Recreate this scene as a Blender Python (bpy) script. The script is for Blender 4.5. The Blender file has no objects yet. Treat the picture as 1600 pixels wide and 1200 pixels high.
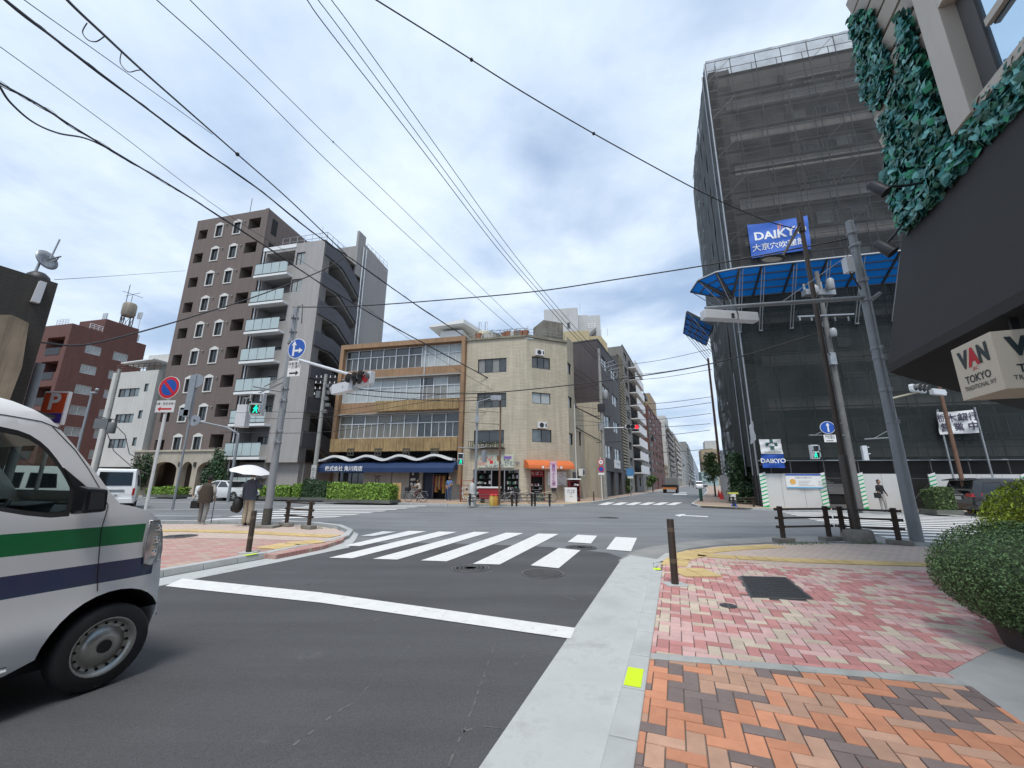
import bpy, bmesh, math, random
from mathutils import Vector, Matrix
random.seed(7)
S = bpy.context.scene
COL = S.collection
R = math.radians
PI = math.pi

# ---------------- camera ----------------
F_PX = 635.0; EYE = 1.5
PITCH = math.atan(152.5/F_PX); ROLL = R(.4)
_F = Vector((0, math.cos(PITCH), math.sin(PITCH)))
_R0 = Vector((1, 0, 0)); _U0 = _R0.cross(_F)
CR = _R0*math.cos(ROLL) + _U0*math.sin(ROLL)
CU = _U0*math.cos(ROLL) - _R0*math.sin(ROLL)
camd = bpy.data.cameras.new('camera'); cam = bpy.data.objects.new('camera', camd); COL.objects.link(cam)
camd.sensor_width = 36; camd.lens = F_PX/1600*36; camd.clip_end = 2000; camd.clip_start = .05
m = Matrix.Identity(4)
for i in range(3):
    m[i][0] = CR[i]; m[i][1] = CU[i]; m[i][2] = -_F[i]
m[2][3] = EYE
cam.matrix_world = m
S.camera = cam
C0 = Vector((0, 0, EYE))

# ---------------- light ----------------
SUN_EL, SUN_AZ = R(64), R(-172)      # azimuth measured from +Y towards +X
w = bpy.data.worlds.new('World'); S.world = w; w.use_nodes = True
nt = w.node_tree; nt.nodes.clear()
def N(nt, t, **k):
    n = nt.nodes.new(t)
    for a, b in k.items():
        if a.startswith('i_'):
            n.inputs[a[2:].replace('_', ' ')].default_value = b
        else:
            setattr(n, a, b)
    return n
L = lambda nt, a, b: nt.links.new(a, b)
out = N(nt, 'ShaderNodeOutputWorld'); bg = N(nt, 'ShaderNodeBackground'); bg.inputs[1].default_value = .12
sky = N(nt, 'ShaderNodeTexSky', sky_type='NISHITA', sun_disc=False, sun_elevation=SUN_EL, sun_rotation=SUN_AZ, air_density=1.2, dust_density=2.0)
tc = N(nt, 'ShaderNodeTexCoord'); sx = N(nt, 'ShaderNodeSeparateXYZ'); L(nt, tc.outputs['Generated'], sx.inputs[0])
def MA(nt, op, a, b=None, c=None, clamp=False):
    n = N(nt, 'ShaderNodeMath', operation=op, use_clamp=clamp)
    for i, v in enumerate((a, b, c)):
        if v is None: continue
        if isinstance(v, (int, float)): n.inputs[i].default_value = v
        else: L(nt, v, n.inputs[i])
    return n.outputs[0]
zc = MA(nt, 'MAXIMUM', MA(nt, 'ADD', sx.outputs[2], .12), .05)
cx = N(nt, 'ShaderNodeCombineXYZ')
L(nt, MA(nt, 'DIVIDE', sx.outputs[0], zc), cx.inputs[0]); L(nt, MA(nt, 'DIVIDE', sx.outputs[1], zc), cx.inputs[1]); cx.inputs[2].default_value = 3.1
n1 = N(nt, 'ShaderNodeTexNoise', i_Scale=1.05, i_Detail=9.0, i_Roughness=.52); L(nt, cx.outputs[0], n1.inputs['Vector'])
n1.inputs['Distortion'].default_value = .35
n2 = N(nt, 'ShaderNodeTexNoise', i_Scale=2.2, i_Detail=10.0, i_Roughness=.58); L(nt, cx.outputs[0], n2.inputs['Vector'])
r1 = N(nt, 'ShaderNodeValToRGB'); r1.color_ramp.elements[0].position = .33; r1.color_ramp.elements[1].position = .60
r1.color_ramp.interpolation = 'EASE'
L(nt, n1.outputs[0], r1.inputs[0])
# low in the sky the cloud sheet closes up
hz = N(nt, 'ShaderNodeMapRange'); hz.inputs['From Min'].default_value = .0; hz.inputs['From Max'].default_value = .55; hz.inputs['To Min'].default_value = .55; hz.inputs['To Max'].default_value = 0
L(nt, sx.outputs[2], hz.inputs[0])
cov = MA(nt, 'ADD', r1.outputs[0], hz.outputs[0], clamp=True)
cov = MA(nt, 'MULTIPLY_ADD', cov, .90, .10)
cr = N(nt, 'ShaderNodeMapRange'); cr.inputs['From Min'].default_value = .28; cr.inputs['From Max'].default_value = .74; L(nt, n2.outputs[0], cr.inputs[0])
cc = N(nt, 'ShaderNodeMix', data_type='RGBA'); L(nt, cr.outputs[0], cc.inputs[0])
cc.inputs[6].default_value = (3.9, 4.9, 6.4, 1); cc.inputs[7].default_value = (6.3, 7.1, 8.0, 1)
sk = N(nt, 'ShaderNodeMix', data_type='RGBA'); sk.inputs[0].default_value = .55
L(nt, sky.outputs[0], sk.inputs[6]); sk.inputs[7].default_value = (2.5, 3.7, 5.7, 1)
mx = N(nt, 'ShaderNodeMix', data_type='RGBA'); L(nt, cov, mx.inputs[0]); L(nt, sk.outputs[2], mx.inputs[6]); L(nt, cc.outputs[2], mx.inputs[7])
L(nt, mx.outputs[2], bg.inputs[0]); L(nt, bg.outputs[0], out.inputs[0])
sl = bpy.data.lights.new('sun', 'SUN'); sl.energy = 2.3; sl.angle = R(16); sl.color = (1, .96, .9)
so = bpy.data.objects.new('sun', sl); COL.objects.link(so)
sd = Vector((math.sin(SUN_AZ)*math.cos(SUN_EL), math.cos(SUN_AZ)*math.cos(SUN_EL), math.sin(SUN_EL)))
so.rotation_euler = sd.to_track_quat('Z', 'Y').to_euler(); so.location = (0, 0, 60)
S.view_settings.view_transform = 'Standard'; S.view_settings.look = 'None'
S.view_settings.exposure = 0.32; S.view_settings.gamma = 1
S.render.engine = 'CYCLES'; S.cycles.max_bounces = 5; S.cycles.transparent_max_bounces = 12; S.cycles.caustics_reflective = False; S.cycles.caustics_refractive = False

# ---------------- measuring rays from the eye ----------------
def ray(px, py): return _F + CR*((px-800)/F_PX) - CU*((py-600)/F_PX)
def G(px, py, z=0.0):
    d = ray(px, py); t = (z-EYE)/d.z; return C0 + d*t
def D(px, py, Y):
    d = ray(px, py); return C0 + d*(Y/d.y)
class Fr:
    def __init__(s, x, y, a):
        s.o = Vector((x, y, 0)); s.a = a; s.u = Vector((math.cos(R(a)), math.sin(R(a)), 0)); s.n = Vector((-math.sin(R(a)), math.cos(R(a)), 0))
    def px(s, px, py, d=0):
        r = ray(px, py); t = ((s.o+s.n*d-C0).dot(s.n))/r.dot(s.n); q = C0+r*t-s.o
        return (q.dot(s.u), q.z)
    def w(s, x, y, z=0): return s.o+s.u*x+s.n*y+Vector((0, 0, z))
    def loc(s, p): q = Vector(p)-s.o; return (q.dot(s.u), q.dot(s.n), q.z)

# ---------------- materials ----------------
MATS = {}
def mat(name, col, rough=.7, metal=0, var=.12, scale=1.5, bump=0, bscale=60, spec=.5, emit=0, coat=0, streak=0, alpha=1, island=0):
    if name in MATS: return MATS[name]
    m = bpy.data.materials.new(name); m.use_nodes = True; nt = m.node_tree
    b = nt.nodes['Principled BSDF']; MATS[name] = m
    col = tuple(col)+(1,)
    b.inputs['Roughness'].default_value = rough; b.inputs['Metallic'].default_value = metal; b.inputs['Specular IOR Level'].default_value = spec
    if coat: b.inputs['Coat Weight'].default_value = coat; b.inputs['Coat Roughness'].default_value = .06
    if emit: b.inputs['Emission Color'].default_value = col; b.inputs['Emission Strength'].default_value = emit
    if alpha < 1: b.inputs['Alpha'].default_value = alpha
    b.inputs['Base Color'].default_value = col
    tc = N(nt, 'ShaderNodeTexCoord')
    last = None
    if var:
        n = N(nt, 'ShaderNodeTexNoise', i_Scale=scale, i_Detail=7.0, i_Roughness=.6); L(nt, tc.outputs['Object'], n.inputs['Vector'])
        v = N(nt, 'ShaderNodeMapRange'); v.inputs['From Min'].default_value = .3; v.inputs['From Max'].default_value = .7
        v.inputs['To Min'].default_value = 1-var; v.inputs['To Max'].default_value = 1+var; L(nt, n.outputs[0], v.inputs[0]); last = v.outputs[0]
    if streak:
        mp = N(nt, 'ShaderNodeMapping'); mp.inputs['Scale'].default_value = (3.0, 3.0, .16); L(nt, tc.outputs['Object'], mp.inputs[0])
        n = N(nt, 'ShaderNodeTexNoise', i_Scale=1.6, i_Detail=6.0, i_Roughness=.65); L(nt, mp.outputs[0], n.inputs['Vector'])
        v = N(nt, 'ShaderNodeMapRange'); v.inputs['From Min'].default_value = .48; v.inputs['From Max'].default_value = .75
        v.inputs['To Min'].default_value = 1; v.inputs['To Max'].default_value = 1-streak; L(nt, n.outputs[0], v.inputs[0])
        last = MA(nt, 'MULTIPLY', last, v.outputs[0]) if last else v.outputs[0]
    if island:
        g = N(nt, 'ShaderNodeNewGeometry'); v = N(nt, 'ShaderNodeMapRange'); v.inputs['To Min'].default_value = 1-island; v.inputs['To Max'].default_value = 1+island
        L(nt, g.outputs['Random Per Island'], v.inputs[0]); last = MA(nt, 'MULTIPLY', last, v.outputs[0]) if last else v.outputs[0]
    if last:
        mc = N(nt, 'ShaderNodeVectorMath', operation='SCALE'); mc.inputs[0].default_value = col[:3]; L(nt, last, mc.inputs['Scale']); L(nt, mc.outputs[0], b.inputs['Base Color'])
    if bump:
        n = N(nt, 'ShaderNodeTexNoise', i_Scale=bscale, i_Detail=4.0); L(nt, tc.outputs['Object'], n.inputs['Vector'])
        bp = N(nt, 'ShaderNodeBump'); bp.inputs['Strength'].default_value = bump; bp.inputs['Distance'].default_value = .02
        L(nt, n.outputs[0], bp.inputs['Height']); L(nt, bp.outputs[0], b.inputs['Normal'])
    return m
def brickmat(name, c1, c2, mortar, bw, bh, msize=.03, rough=.75, bump=.3, streak=.25, off=.5, ms=.0, scale=1.0):
    if name in MATS: return MATS[name]
    m = mat(name, c1, rough, var=0); nt = m.node_tree; b = nt.nodes['Principled BSDF']
    tc = N(nt, 'ShaderNodeTexCoord'); s = N(nt, 'ShaderNodeSeparateXYZ'); L(nt, tc.outputs['Object'], s.inputs[0])
    c = N(nt, 'ShaderNodeCombineXYZ'); L(nt, MA(nt, 'ADD', s.outputs[0], s.outputs[1]), c.inputs[0]); L(nt, s.outputs[2], c.inputs[1])
    t = N(nt, 'ShaderNodeTexBrick'); t.inputs['Scale'].default_value = scale; t.offset = off
    t.inputs['Color1'].default_value = tuple(c1)+(1,); t.inputs['Color2'].default_value = tuple(c2)+(1,); t.inputs['Mortar'].default_value = tuple(mortar)+(1,)
    t.inputs['Brick Width'].default_value = bw; t.inputs['Row Height'].default_value = bh; t.inputs['Mortar Size'].default_value = msize*bh
    L(nt, c.outputs[0], t.inputs['Vector'])
    mp = N(nt, 'ShaderNodeMapping'); mp.inputs['Scale'].default_value = (1.2, 1.2, .12); L(nt, tc.outputs['Object'], mp.inputs[0])
    n = N(nt, 'ShaderNodeTexNoise', i_Scale=2.0, i_Detail=8.0, i_Roughness=.65); L(nt, mp.outputs[0], n.inputs['Vector'])
    v = N(nt, 'ShaderNodeMapRange'); v.inputs['From Min'].default_value = .35; v.inputs['From Max'].default_value = .72; v.inputs['To Min'].default_value = 1.06; v.inputs['To Max'].default_value = 1-streak
    L(nt, n.outputs[0], v.inputs[0])
    mc = N(nt, 'ShaderNodeVectorMath', operation='SCALE'); L(nt, t.outputs[0], mc.inputs[0]); L(nt, v.outputs[0], mc.inputs['Scale']); L(nt, mc.outputs[0], b.inputs['Base Color'])
    bp = N(nt, 'ShaderNodeBump', invert=True); bp.inputs['Strength'].default_value = bump; bp.inputs['Distance'].default_value = .01
    L(nt, t.outputs['Fac'], bp.inputs['Height']); L(nt, bp.outputs[0], b.inputs['Normal'])
    return m
def glassmat(name, tint=(.8, .86, .84), op=.25, rough=.02):
    if name in MATS: return MATS[name]
    m = bpy.data.materials.new(name); m.use_nodes = True; nt = m.node_tree; MATS[name] = m
    b = nt.nodes['Principled BSDF']; o = nt.nodes['Material Output']
    b.inputs['Base Color'].default_value = (.01, .012, .012, 1); b.inputs['Roughness'].default_value = rough
    t = N(nt, 'ShaderNodeBsdfTransparent'); t.inputs[0].default_value = tuple(tint)+(1,)
    fr = N(nt, 'ShaderNodeFresnel', i_IOR=1.5)
    mxn = N(nt, 'ShaderNodeMixShader'); L(nt, MA(nt, 'ADD', fr.outputs[0], op, clamp=True), mxn.inputs[0])
    L(nt, t.outputs[0], mxn.inputs[1]); L(nt, b.outputs[0], mxn.inputs[2]); L(nt, mxn.outputs[0], o.inputs[0])
    return m
def netmat(name, col, op):
    if name in MATS: return MATS[name]
    m = bpy.data.materials.new(name); m.use_nodes = True; nt = m.node_tree; MATS[name] = m
    b = nt.nodes['Principled BSDF']; o = nt.nodes['Material Output']
    b.inputs['Base Color'].default_value = tuple(col)+(1,); b.inputs['Roughness'].default_value = .7
    tc = N(nt, 'ShaderNodeTexCoord'); n = N(nt, 'ShaderNodeTexNoise', i_Scale=.8, i_Detail=6.0); L(nt, tc.outputs['Object'], n.inputs['Vector'])
    v = N(nt, 'ShaderNodeMapRange'); v.inputs['From Min'].default_value = .35; v.inputs['From Max'].default_value = .65; v.inputs['To Min'].default_value = op-.1; v.inputs['To Max'].default_value = op+.1
    L(nt, n.outputs[0], v.inputs[0])
    t = N(nt, 'ShaderNodeBsdfTransparent'); mxn = N(nt, 'ShaderNodeMixShader'); L(nt, v.outputs[0], mxn.inputs[0])
    L(nt, t.outputs[0], mxn.inputs[1]); L(nt, b.outputs[0], mxn.inputs[2]); L(nt, mxn.outputs[0], o.inputs[0])
    return m

# ---------------- mesh building ----------------
class MB:
    def __init__(s): s.v = []; s.f = []; s.mi = []; s.sm = []; s.m = Matrix.Identity(4)
    def add(s, vs, fs, mi=0, sm=False):
        k = len(s.v); s.v += [s.m @ Vector(v) for v in vs]
        s.f += [[i+k for i in f] for f in fs]; s.mi += [mi]*len(fs); s.sm += [sm]*len(fs); return s
    def hexa(s, p, mi=0): return s.add(p, [(0, 3, 2, 1), (4, 5, 6, 7), (0, 1, 5, 4), (1, 2, 6, 5), (2, 3, 7, 6), (3, 0, 4, 7)], mi)
    def box(s, x0, x1, y0, y1, z0, z1, mi=0):
        return s.hexa([(x0, y0, z0), (x1, y0, z0), (x1, y1, z0), (x0, y1, z0), (x0, y0, z1), (x1, y0, z1), (x1, y1, z1), (x0, y1, z1)], mi)
    def quad(s, a, b, c, d, mi=0): return s.add([a, b, c, d], [(0, 1, 2, 3)], mi)
    def bar(s, p, q, w, h=None, mi=0, up=(0, 0, 1)):
        p = Vector(p); q = Vector(q); h = h or w; d = (q-p).normalized(); u = Vector(up)
        if abs(d.dot(u)) > .99: u = Vector((0, 1, 0))
        a = d.cross(u).normalized(); b = a.cross(d); a = a*w/2; b = b*h/2
        return s.hexa([p-a-b, p+a-b, p+a+b, p-a+b, q-a-b, q+a-b, q+a+b, q-a+b], mi)
    def tube(s, pts, r, n=8, mi=0, closed=False):
        pts = [Vector(p) for p in pts]; K = len(pts); vs = []; fs = []
        rr = r if isinstance(r, (list, tuple)) else [r]*K
        u = None
        for i, p in enumerate(pts):
            d = (pts[min(i+1, K-1)]-pts[max(i-1, 0)])
            if closed: d = pts[(i+1) % K]-pts[i-1]
            d.normalize()
            if u is None:
                u = d.orthogonal().normalized()
            u = (u-d*u.dot(d)).normalized(); w_ = d.cross(u)
            vs += [p+(u*math.cos(2*PI*j/n)+w_*math.sin(2*PI*j/n))*rr[i] for j in range(n)]
        for i in range(K if closed else K-1):
            a = i*n; b = ((i+1) % K)*n
            fs += [(a+j, a+(j+1) % n, b+(j+1) % n, b+j) for j in range(n)]
        s.add(vs, fs, mi, n > 5)
        if not closed:
            s.add(vs[:n], [tuple(range(n))[::-1]], mi); s.add(vs[-n:], [tuple(range(n))], mi)
        return s
    def prism(s, poly, z0, z1, mi=0, mtop=None):
        n = len(poly); vs = [(x, y, z0) for x, y in poly]+[(x, y, z1) for x, y in poly]
        s.add(vs, [tuple(range(n))[::-1]]+[(i, (i+1) % n, n+(i+1) % n, n+i) for i in range(n)], mi)
        s.add([(x, y, z1) for x, y in poly], [tuple(range(n))], mi if mtop is None else mtop); return s
    def extr(s, poly, y0, y1, mi=0):
        n = len(poly); vs = [(x, y0, z) for x, z in poly]+[(x, y1, z) for x, z in poly]
        return s.add(vs, [tuple(range(n)), tuple(range(n, 2*n))[::-1]]+[(i, n+i, n+(i+1) % n, (i+1) % n) for i in range(n)], mi)
    def extrx(s, poly, x0, x1, mi=0):
        n = len(poly); vs = [(x0, y, z) for y, z in poly]+[(x1, y, z) for y, z in poly]
        return s.add(vs, [tuple(range(n))[::-1], tuple(range(n, 2*n))]+[(i, (i+1) % n, n+(i+1) % n, n+i) for i in range(n)], mi)
    def lathe(s, c, prof, n=16, mi=0, axis='z', sm=True, cap=True):
        vs = []
        for r, z in prof:
            for j in range(n):
                a = 2*PI*j/n; p = (r*math.cos(a), r*math.sin(a), z)
                if axis == 'y': p = (p[0], z, p[1])
                if axis == 'x': p = (z, p[0], p[1])
                vs.append((c[0]+p[0], c[1]+p[1], c[2]+p[2]))
        K = len(prof); fs = []
        for i in range(K-1): fs += [(i*n+j, i*n+(j+1) % n, (i+1)*n+(j+1) % n, (i+1)*n+j) for j in range(n)]
        s.add(vs, fs, mi, sm)
        if cap: s.add(vs[:n], [tuple(range(n))[::-1]], mi); s.add(vs[-n:], [tuple(range(n))], mi)
        return s
    def cyl(s, c, r, h, n=16, mi=0, axis='z'): return s.lathe(c, [(r, 0), (r, h)], n, mi, axis)
    def ell(s, c, rx, ry, rz, n=12, mi=0):
        vs = []; fs = []; k = n//2
        for i in range(1, k):
            t = PI*i/k
            vs += [(c[0]+rx*math.sin(t)*math.cos(2*PI*j/n), c[1]+ry*math.sin(t)*math.sin(2*PI*j/n), c[2]+rz*math.cos(t)) for j in range(n)]
        for i in range(k-2): fs += [(i*n+j, (i+1)*n+j, (i+1)*n+(j+1) % n, i*n+(j+1) % n) for j in range(n)]
        a = len(vs); vs += [(c[0], c[1], c[2]+rz), (c[0], c[1], c[2]-rz)]
        fs += [(a, j, (j+1) % n) for j in range(n)]+[(a+1, (k-2)*n+(j+1) % n, (k-2)*n+j) for j in range(n)]
        return s.add(vs, fs, mi, True)
    def text(s, body, o, u, v, size, mi=0, align='CENTER', sx=1, bold=0):
        vs, fs = textmesh(body, align, bold)
        o = Vector(o); u = Vector(u).normalized()*size*sx; v = Vector(v).normalized()*size
        return s.add([o+u*a+v*b for a, b in vs], fs, mi)
    def build(s, name, mats, parent=None, loc=None, bevel=0, rz=None, flip=False):
        me = bpy.data.meshes.new(name); me.from_pydata([tuple(v) for v in s.v], [], s.f)
        for m_ in (mats if isinstance(mats, (list, tuple)) else [mats]): me.materials.append(m_)
        me.polygons.foreach_set('material_index', s.mi); me.polygons.foreach_set('use_smooth', s.sm); me.update()
        o = bpy.data.objects.new(name, me); COL.objects.link(o)
        if parent: o.parent = parent
        if loc is not None: o.location = loc
        if rz is not None: o.rotation_euler.z = R(rz)
        if bevel:
            bm = bmesh.new(); bm.from_mesh(me); bmesh.ops.remove_doubles(bm, verts=bm.verts, dist=1e-5)
            bmesh.ops.bevel(bm, geom=[e for e in bm.edges if len(e.link_faces) == 2 and e.calc_face_angle() > .6], offset=bevel, segments=2, affect='EDGES', profile=.6, clamp_overlap=True)
            bm.to_mesh(me); bm.free()
        return o
_TX = {}
def textmesh(body, align, bold=0):
    k = (body, align, bold)
    if k not in _TX:
        cu = bpy.data.curves.new('t', 'FONT'); cu.body = body; cu.align_x = align; cu.align_y = 'CENTER'; cu.size = 1; cu.offset = bold; cu.resolution_u = 3; cu.space_line = .9
        o = bpy.data.objects.new('t', cu); COL.objects.link(o); dg = bpy.context.evaluated_depsgraph_get(); dg.update()
        me = o.evaluated_get(dg).to_mesh()
        _TX[k] = ([(v.co.x, v.co.y) for v in me.vertices], [tuple(p.vertices) for p in me.polygons])
        o.evaluated_get(dg).to_mesh_clear(); bpy.data.objects.remove(o); bpy.data.curves.remove(cu)
    return _TX[k]
def tag(o, label=None, cat=None, group=None, kind=None):
    if label: o['label'] = label
    if cat: o['category'] = cat
    if group: o['group'] = group
    if kind: o['kind'] = kind
    return o
def thing(name, label, cat, loc=(0, 0, 0), rz=0, group=None):
    o = bpy.data.objects.new(name, None); COL.objects.link(o); o.location = loc; o.rotation_euler.z = R(rz); o.empty_display_size = .2
    return tag(o, label, cat, group)
def cptree(o, parent=None, label=None, loc=None, rz=None):
    c = o.copy(); COL.objects.link(c); c.parent = parent
    if parent is not None: c.matrix_parent_inverse = o.matrix_parent_inverse
    if label: c['label'] = label
    if loc is not None: c.location = loc
    if rz is not None: c.rotation_euler.z = R(rz)
    for ch in list(o.children): cptree(ch, c)
    return c
def struct(o): o['kind'] = 'structure'; return o

# ---------------- common materials ----------------
ALU = mat('aluminium', (.38, .39, .4), .4, .6, .05)
GALV = mat('galvanised_steel', (.33, .35, .37), .45, .5, .15, 3, streak=.15)
GPAINT = mat('grey_pole_paint', (.25, .27, .29), .5, .1, .08, 3, streak=.15)
WHITE = mat('white_paint', (.72, .73, .73), .5, 0, .04)
WHITEM = mat('white_metal', (.62, .65, .68), .4, .1, .05)
BLACK = mat('black_rubber', (.018, .018, .019), .6, 0, .1)
DARK = mat('dark_metal', (.035, .036, .04), .5, .2, .1)
BROWNP = mat('brown_pole_paint', (.045, .032, .025), .5, 0, .2, 5)
CONC = mat('concrete', (.30, .30, .285), .85, 0, .14, 2.5, bump=.15, streak=.12)
WFRAME = mat('window_frame_dark', (.05, .05, .052), .4, .3, .05)
GD = mat('glass_dark', (.035, .042, .045), .06, 0, .25, .8, spec=.9)
GC = mat('glass_curtained', (.30, .32, .31), .12, 0, .22, 1.4, spec=.8, streak=.25)
GB = mat('glass_bluish', (.13, .17, .18), .07, 0, .3, .9, spec=.9)
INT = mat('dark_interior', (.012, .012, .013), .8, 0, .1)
GREENLAMP = mat('green_lamp', (.0, .9, .45), .4, emit=1.6, var=0)
REDLAMP = mat('red_lamp', (.95, .02, .03), .4, emit=1.6, var=0)
REDDULL = mat('red_lens', (.45, .03, .04), .3, emit=.06, var=0)
LENS = mat('unlit_lens', (.03, .035, .035), .25, var=0)
BLUE = mat('sign_blue', (.015, .09, .42), .45, var=.04)
RED = mat('sign_red', (.6, .02, .03), .45, var=.04)
WSIGN = mat('sign_white', (.75, .76, .76), .45, var=.04)
mat('signal_hood', (.10, .105, .11), .5)
INK = mat('ink_black', (.02, .02, .022), .6, var=0)
# ================= ROADS AND PAVEMENTS =================
D1 = 68.6                      # heading (math degrees) of the near road
d1 = Vector((math.cos(R(D1)), math.sin(R(D1)), 0)); p1 = Vector((math.sin(R(D1)), -math.cos(R(D1)), 0))   # along / to the right
A2 = -13.5
d2 = Vector((math.cos(R(A2)), math.sin(R(A2)), 0)); n2v = Vector((-math.sin(R(A2)), math.cos(R(A2)), 0))
FB = Fr(-4.9, 33.0, A2)        # facade line of the far block
def roadmat(name, c, var, crack=0, patch=0):
    m = mat(name, c, .88, 0, var, .35, bump=.35, bscale=170)
    nt = m.node_tree; b = nt.nodes['Principled BSDF']; src = b.inputs['Base Color'].links[0].from_socket
    tc = N(nt, 'ShaderNodeTexCoord')
    # fine aggregate speckle
    n = N(nt, 'ShaderNodeTexNoise', i_Scale=140.0, i_Detail=2.0); L(nt, tc.outputs['Object'], n.inputs['Vector'])
    v = N(nt, 'ShaderNodeMapRange'); v.inputs['From Min'].default_value = .35; v.inputs['From Max'].default_value = .75; v.inputs['To Min'].default_value = .82; v.inputs['To Max'].default_value = 1.35
    L(nt, n.outputs[0], v.inputs[0])
    # tyre tracks / dust along the travel direction
    mp = N(nt, 'ShaderNodeMapping'); mp.inputs['Rotation'].default_value = (0, 0, R(-(D1 if patch == 0 else A2))); mp.inputs['Scale'].default_value = (.12, 1.1, 1)
    L(nt, tc.outputs['Object'], mp.inputs[0])
    n3 = N(nt, 'ShaderNodeTexNoise', i_Scale=1.3, i_Detail=7.0, i_Roughness=.6); L(nt, mp.outputs[0], n3.inputs['Vector'])
    v3 = N(nt, 'ShaderNodeMapRange'); v3.inputs['From Min'].default_value = .35; v3.inputs['From Max'].default_value = .7; v3.inputs['To Min'].default_value = .9; v3.inputs['To Max'].default_value = 1.22
    L(nt, n3.outputs[0], v3.inputs[0])
    mc = N(nt, 'ShaderNodeVectorMath', operation='SCALE'); L(nt, src, mc.inputs[0]); L(nt, MA(nt, 'MULTIPLY', v.outputs[0], v3.outputs[0]), mc.inputs['Scale']); L(nt, mc.outputs[0], b.inputs['Base Color'])
    return m
ASPH_OLD = roadmat('old_asphalt', (.165, .172, .18), .12, patch=1)
ASPH_NEW = roadmat('fresh_asphalt', (.072, .073, .077), .14)
KERB = mat('kerb_concrete', (.44, .455, .45), .8, 0, .12, 3, bump=.15, bscale=90)
GUTTER = mat('gutter_concrete', (.46, .475, .47), .8, 0, .16, 1.3, bump=.12, bscale=60)
PAINT = mat('road_paint', (.72, .72, .71), .6, 0, .07, 6, bump=.2, bscale=120)
def worn(m, under, lo, hi, sc):
    nt = m.node_tree; b = nt.nodes['Principled BSDF']; src = b.inputs['Base Color'].links[0].from_socket; tc = N(nt, 'ShaderNodeTexCoord')
    n = N(nt, 'ShaderNodeTexNoise', i_Scale=sc, i_Detail=9.0, i_Roughness=.75); L(nt, tc.outputs['Object'], n.inputs['Vector'])
    v = N(nt, 'ShaderNodeMapRange'); v.inputs['From Min'].default_value = lo; v.inputs['From Max'].default_value = hi; L(nt, n.outputs[0], v.inputs[0])
    mx = N(nt, 'ShaderNodeMix', data_type='RGBA'); L(nt, v.outputs[0], mx.inputs[0]); L(nt, src, mx.inputs[6]); mx.inputs[7].default_value = tuple(under)+(1,); L(nt, mx.outputs[2], b.inputs['Base Color'])
worn(PAINT, (.30, .30, .30), .57, .74, 7.0)
worn(ASPH_NEW, (.13, .13, .13), .60, .74, .9); worn(ASPH_NEW, (.045, .045, .046), .62, .70, .55); worn(ASPH_OLD, (.12, .122, .125), .58, .70, .5); worn(GUTTER, (.27, .275, .27), .50, .72, 1.3)
def gpoly(pts, z=0): return [(G(x, y, z).x, G(x, y, z).y) for x, y in pts]
mb = MB(); mb.quad((-600, -300, 0), (700, -300, 0), (700, 900, 0), (-600, 900, 0)); struct(mb.build('ground', ASPH_OLD))
# fresh asphalt of the near road, its edge at the crossing is an arc
K0 = Vector((.81, 3.08, 0)); K1 = Vector((1.87, 5.77, 0))
def along(o, t, side=0): return o + d1*t + p1*side
kr = Vector((.70, 3.08, 0))           # road side of right kerb
kl = Vector((-4.64, 8.54, 0))         # near end of left kerb
edge_far = [(1010, 884), (975, 873), (950, 864), (860, 855), (740, 850), (640, 848), (560, 849)]
mb = MB()
poly = [tuple(along(kr, -16, -.55)[:2]), tuple(along(kr, 5.6, -.55)[:2])]+gpoly(edge_far[1:])+[tuple(along(kl, 1.2, .3)[:2]), tuple(along(kl, 0, .3)[:2]), tuple(along(kl, -22, .3)[:2])]
mb.add([(x, y, .004) for x, y in poly], [tuple(range(len(poly)))]); struct(mb.build('road', ASPH_NEW))
# gutters: right and left
mb = MB()
a = [along(kr, -16, -.585), along(kr, -16, .12), along(kr, 5.4, .14), along(kr, 6.0, .16), G(1012, 872), G(985, 868), G(970, 876)]
mb.add([(p.x, p.y, .008) for p in a], [tuple(range(len(a)))])
for t in [i*.9-8 for i in range(16)]: pass
struct(mb.build('gutter', GUTTER))
mb = MB()
a = [along(kl, -22, -.4), along(kl, -22, .36), along(kl, -.4, .42), G(545, 856), G(556, 843), G(560, 835), G(540, 824), G(500, 816), G(440, 813), G(440, 816), G(495, 819), G(530, 827), G(540, 836), G(520, 847), G(428, 864), along(kl, .2, -.1)]
mb.add([(p.x, p.y, .008) for p in a], [tuple(range(len(a)))]); struct(mb.build('gutter', GUTTER))
# grey strip round the near right corner
GSTRIP = mat('worn_concrete', (.26, .26, .25), .85, 0, .18, 1.5, bump=.3, bscale=130)
mb = MB()
a = [(966, 876), (985, 864), (1010, 856), (1060, 848), (1120, 843), (1200, 839), (1300, 838), (1440, 841), (1620, 846), (1620, 856), (1440, 851), (1300, 847), (1200, 848), (1120, 852), (1080, 857), (1045, 866), (1022, 884), (1012, 893), (1000, 893)]
mb.add([(x, y, .006) for x, y in gpoly(a)], [tuple(range(len(a)))]); struct(mb.build("corner_strip", GSTRIP))
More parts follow.
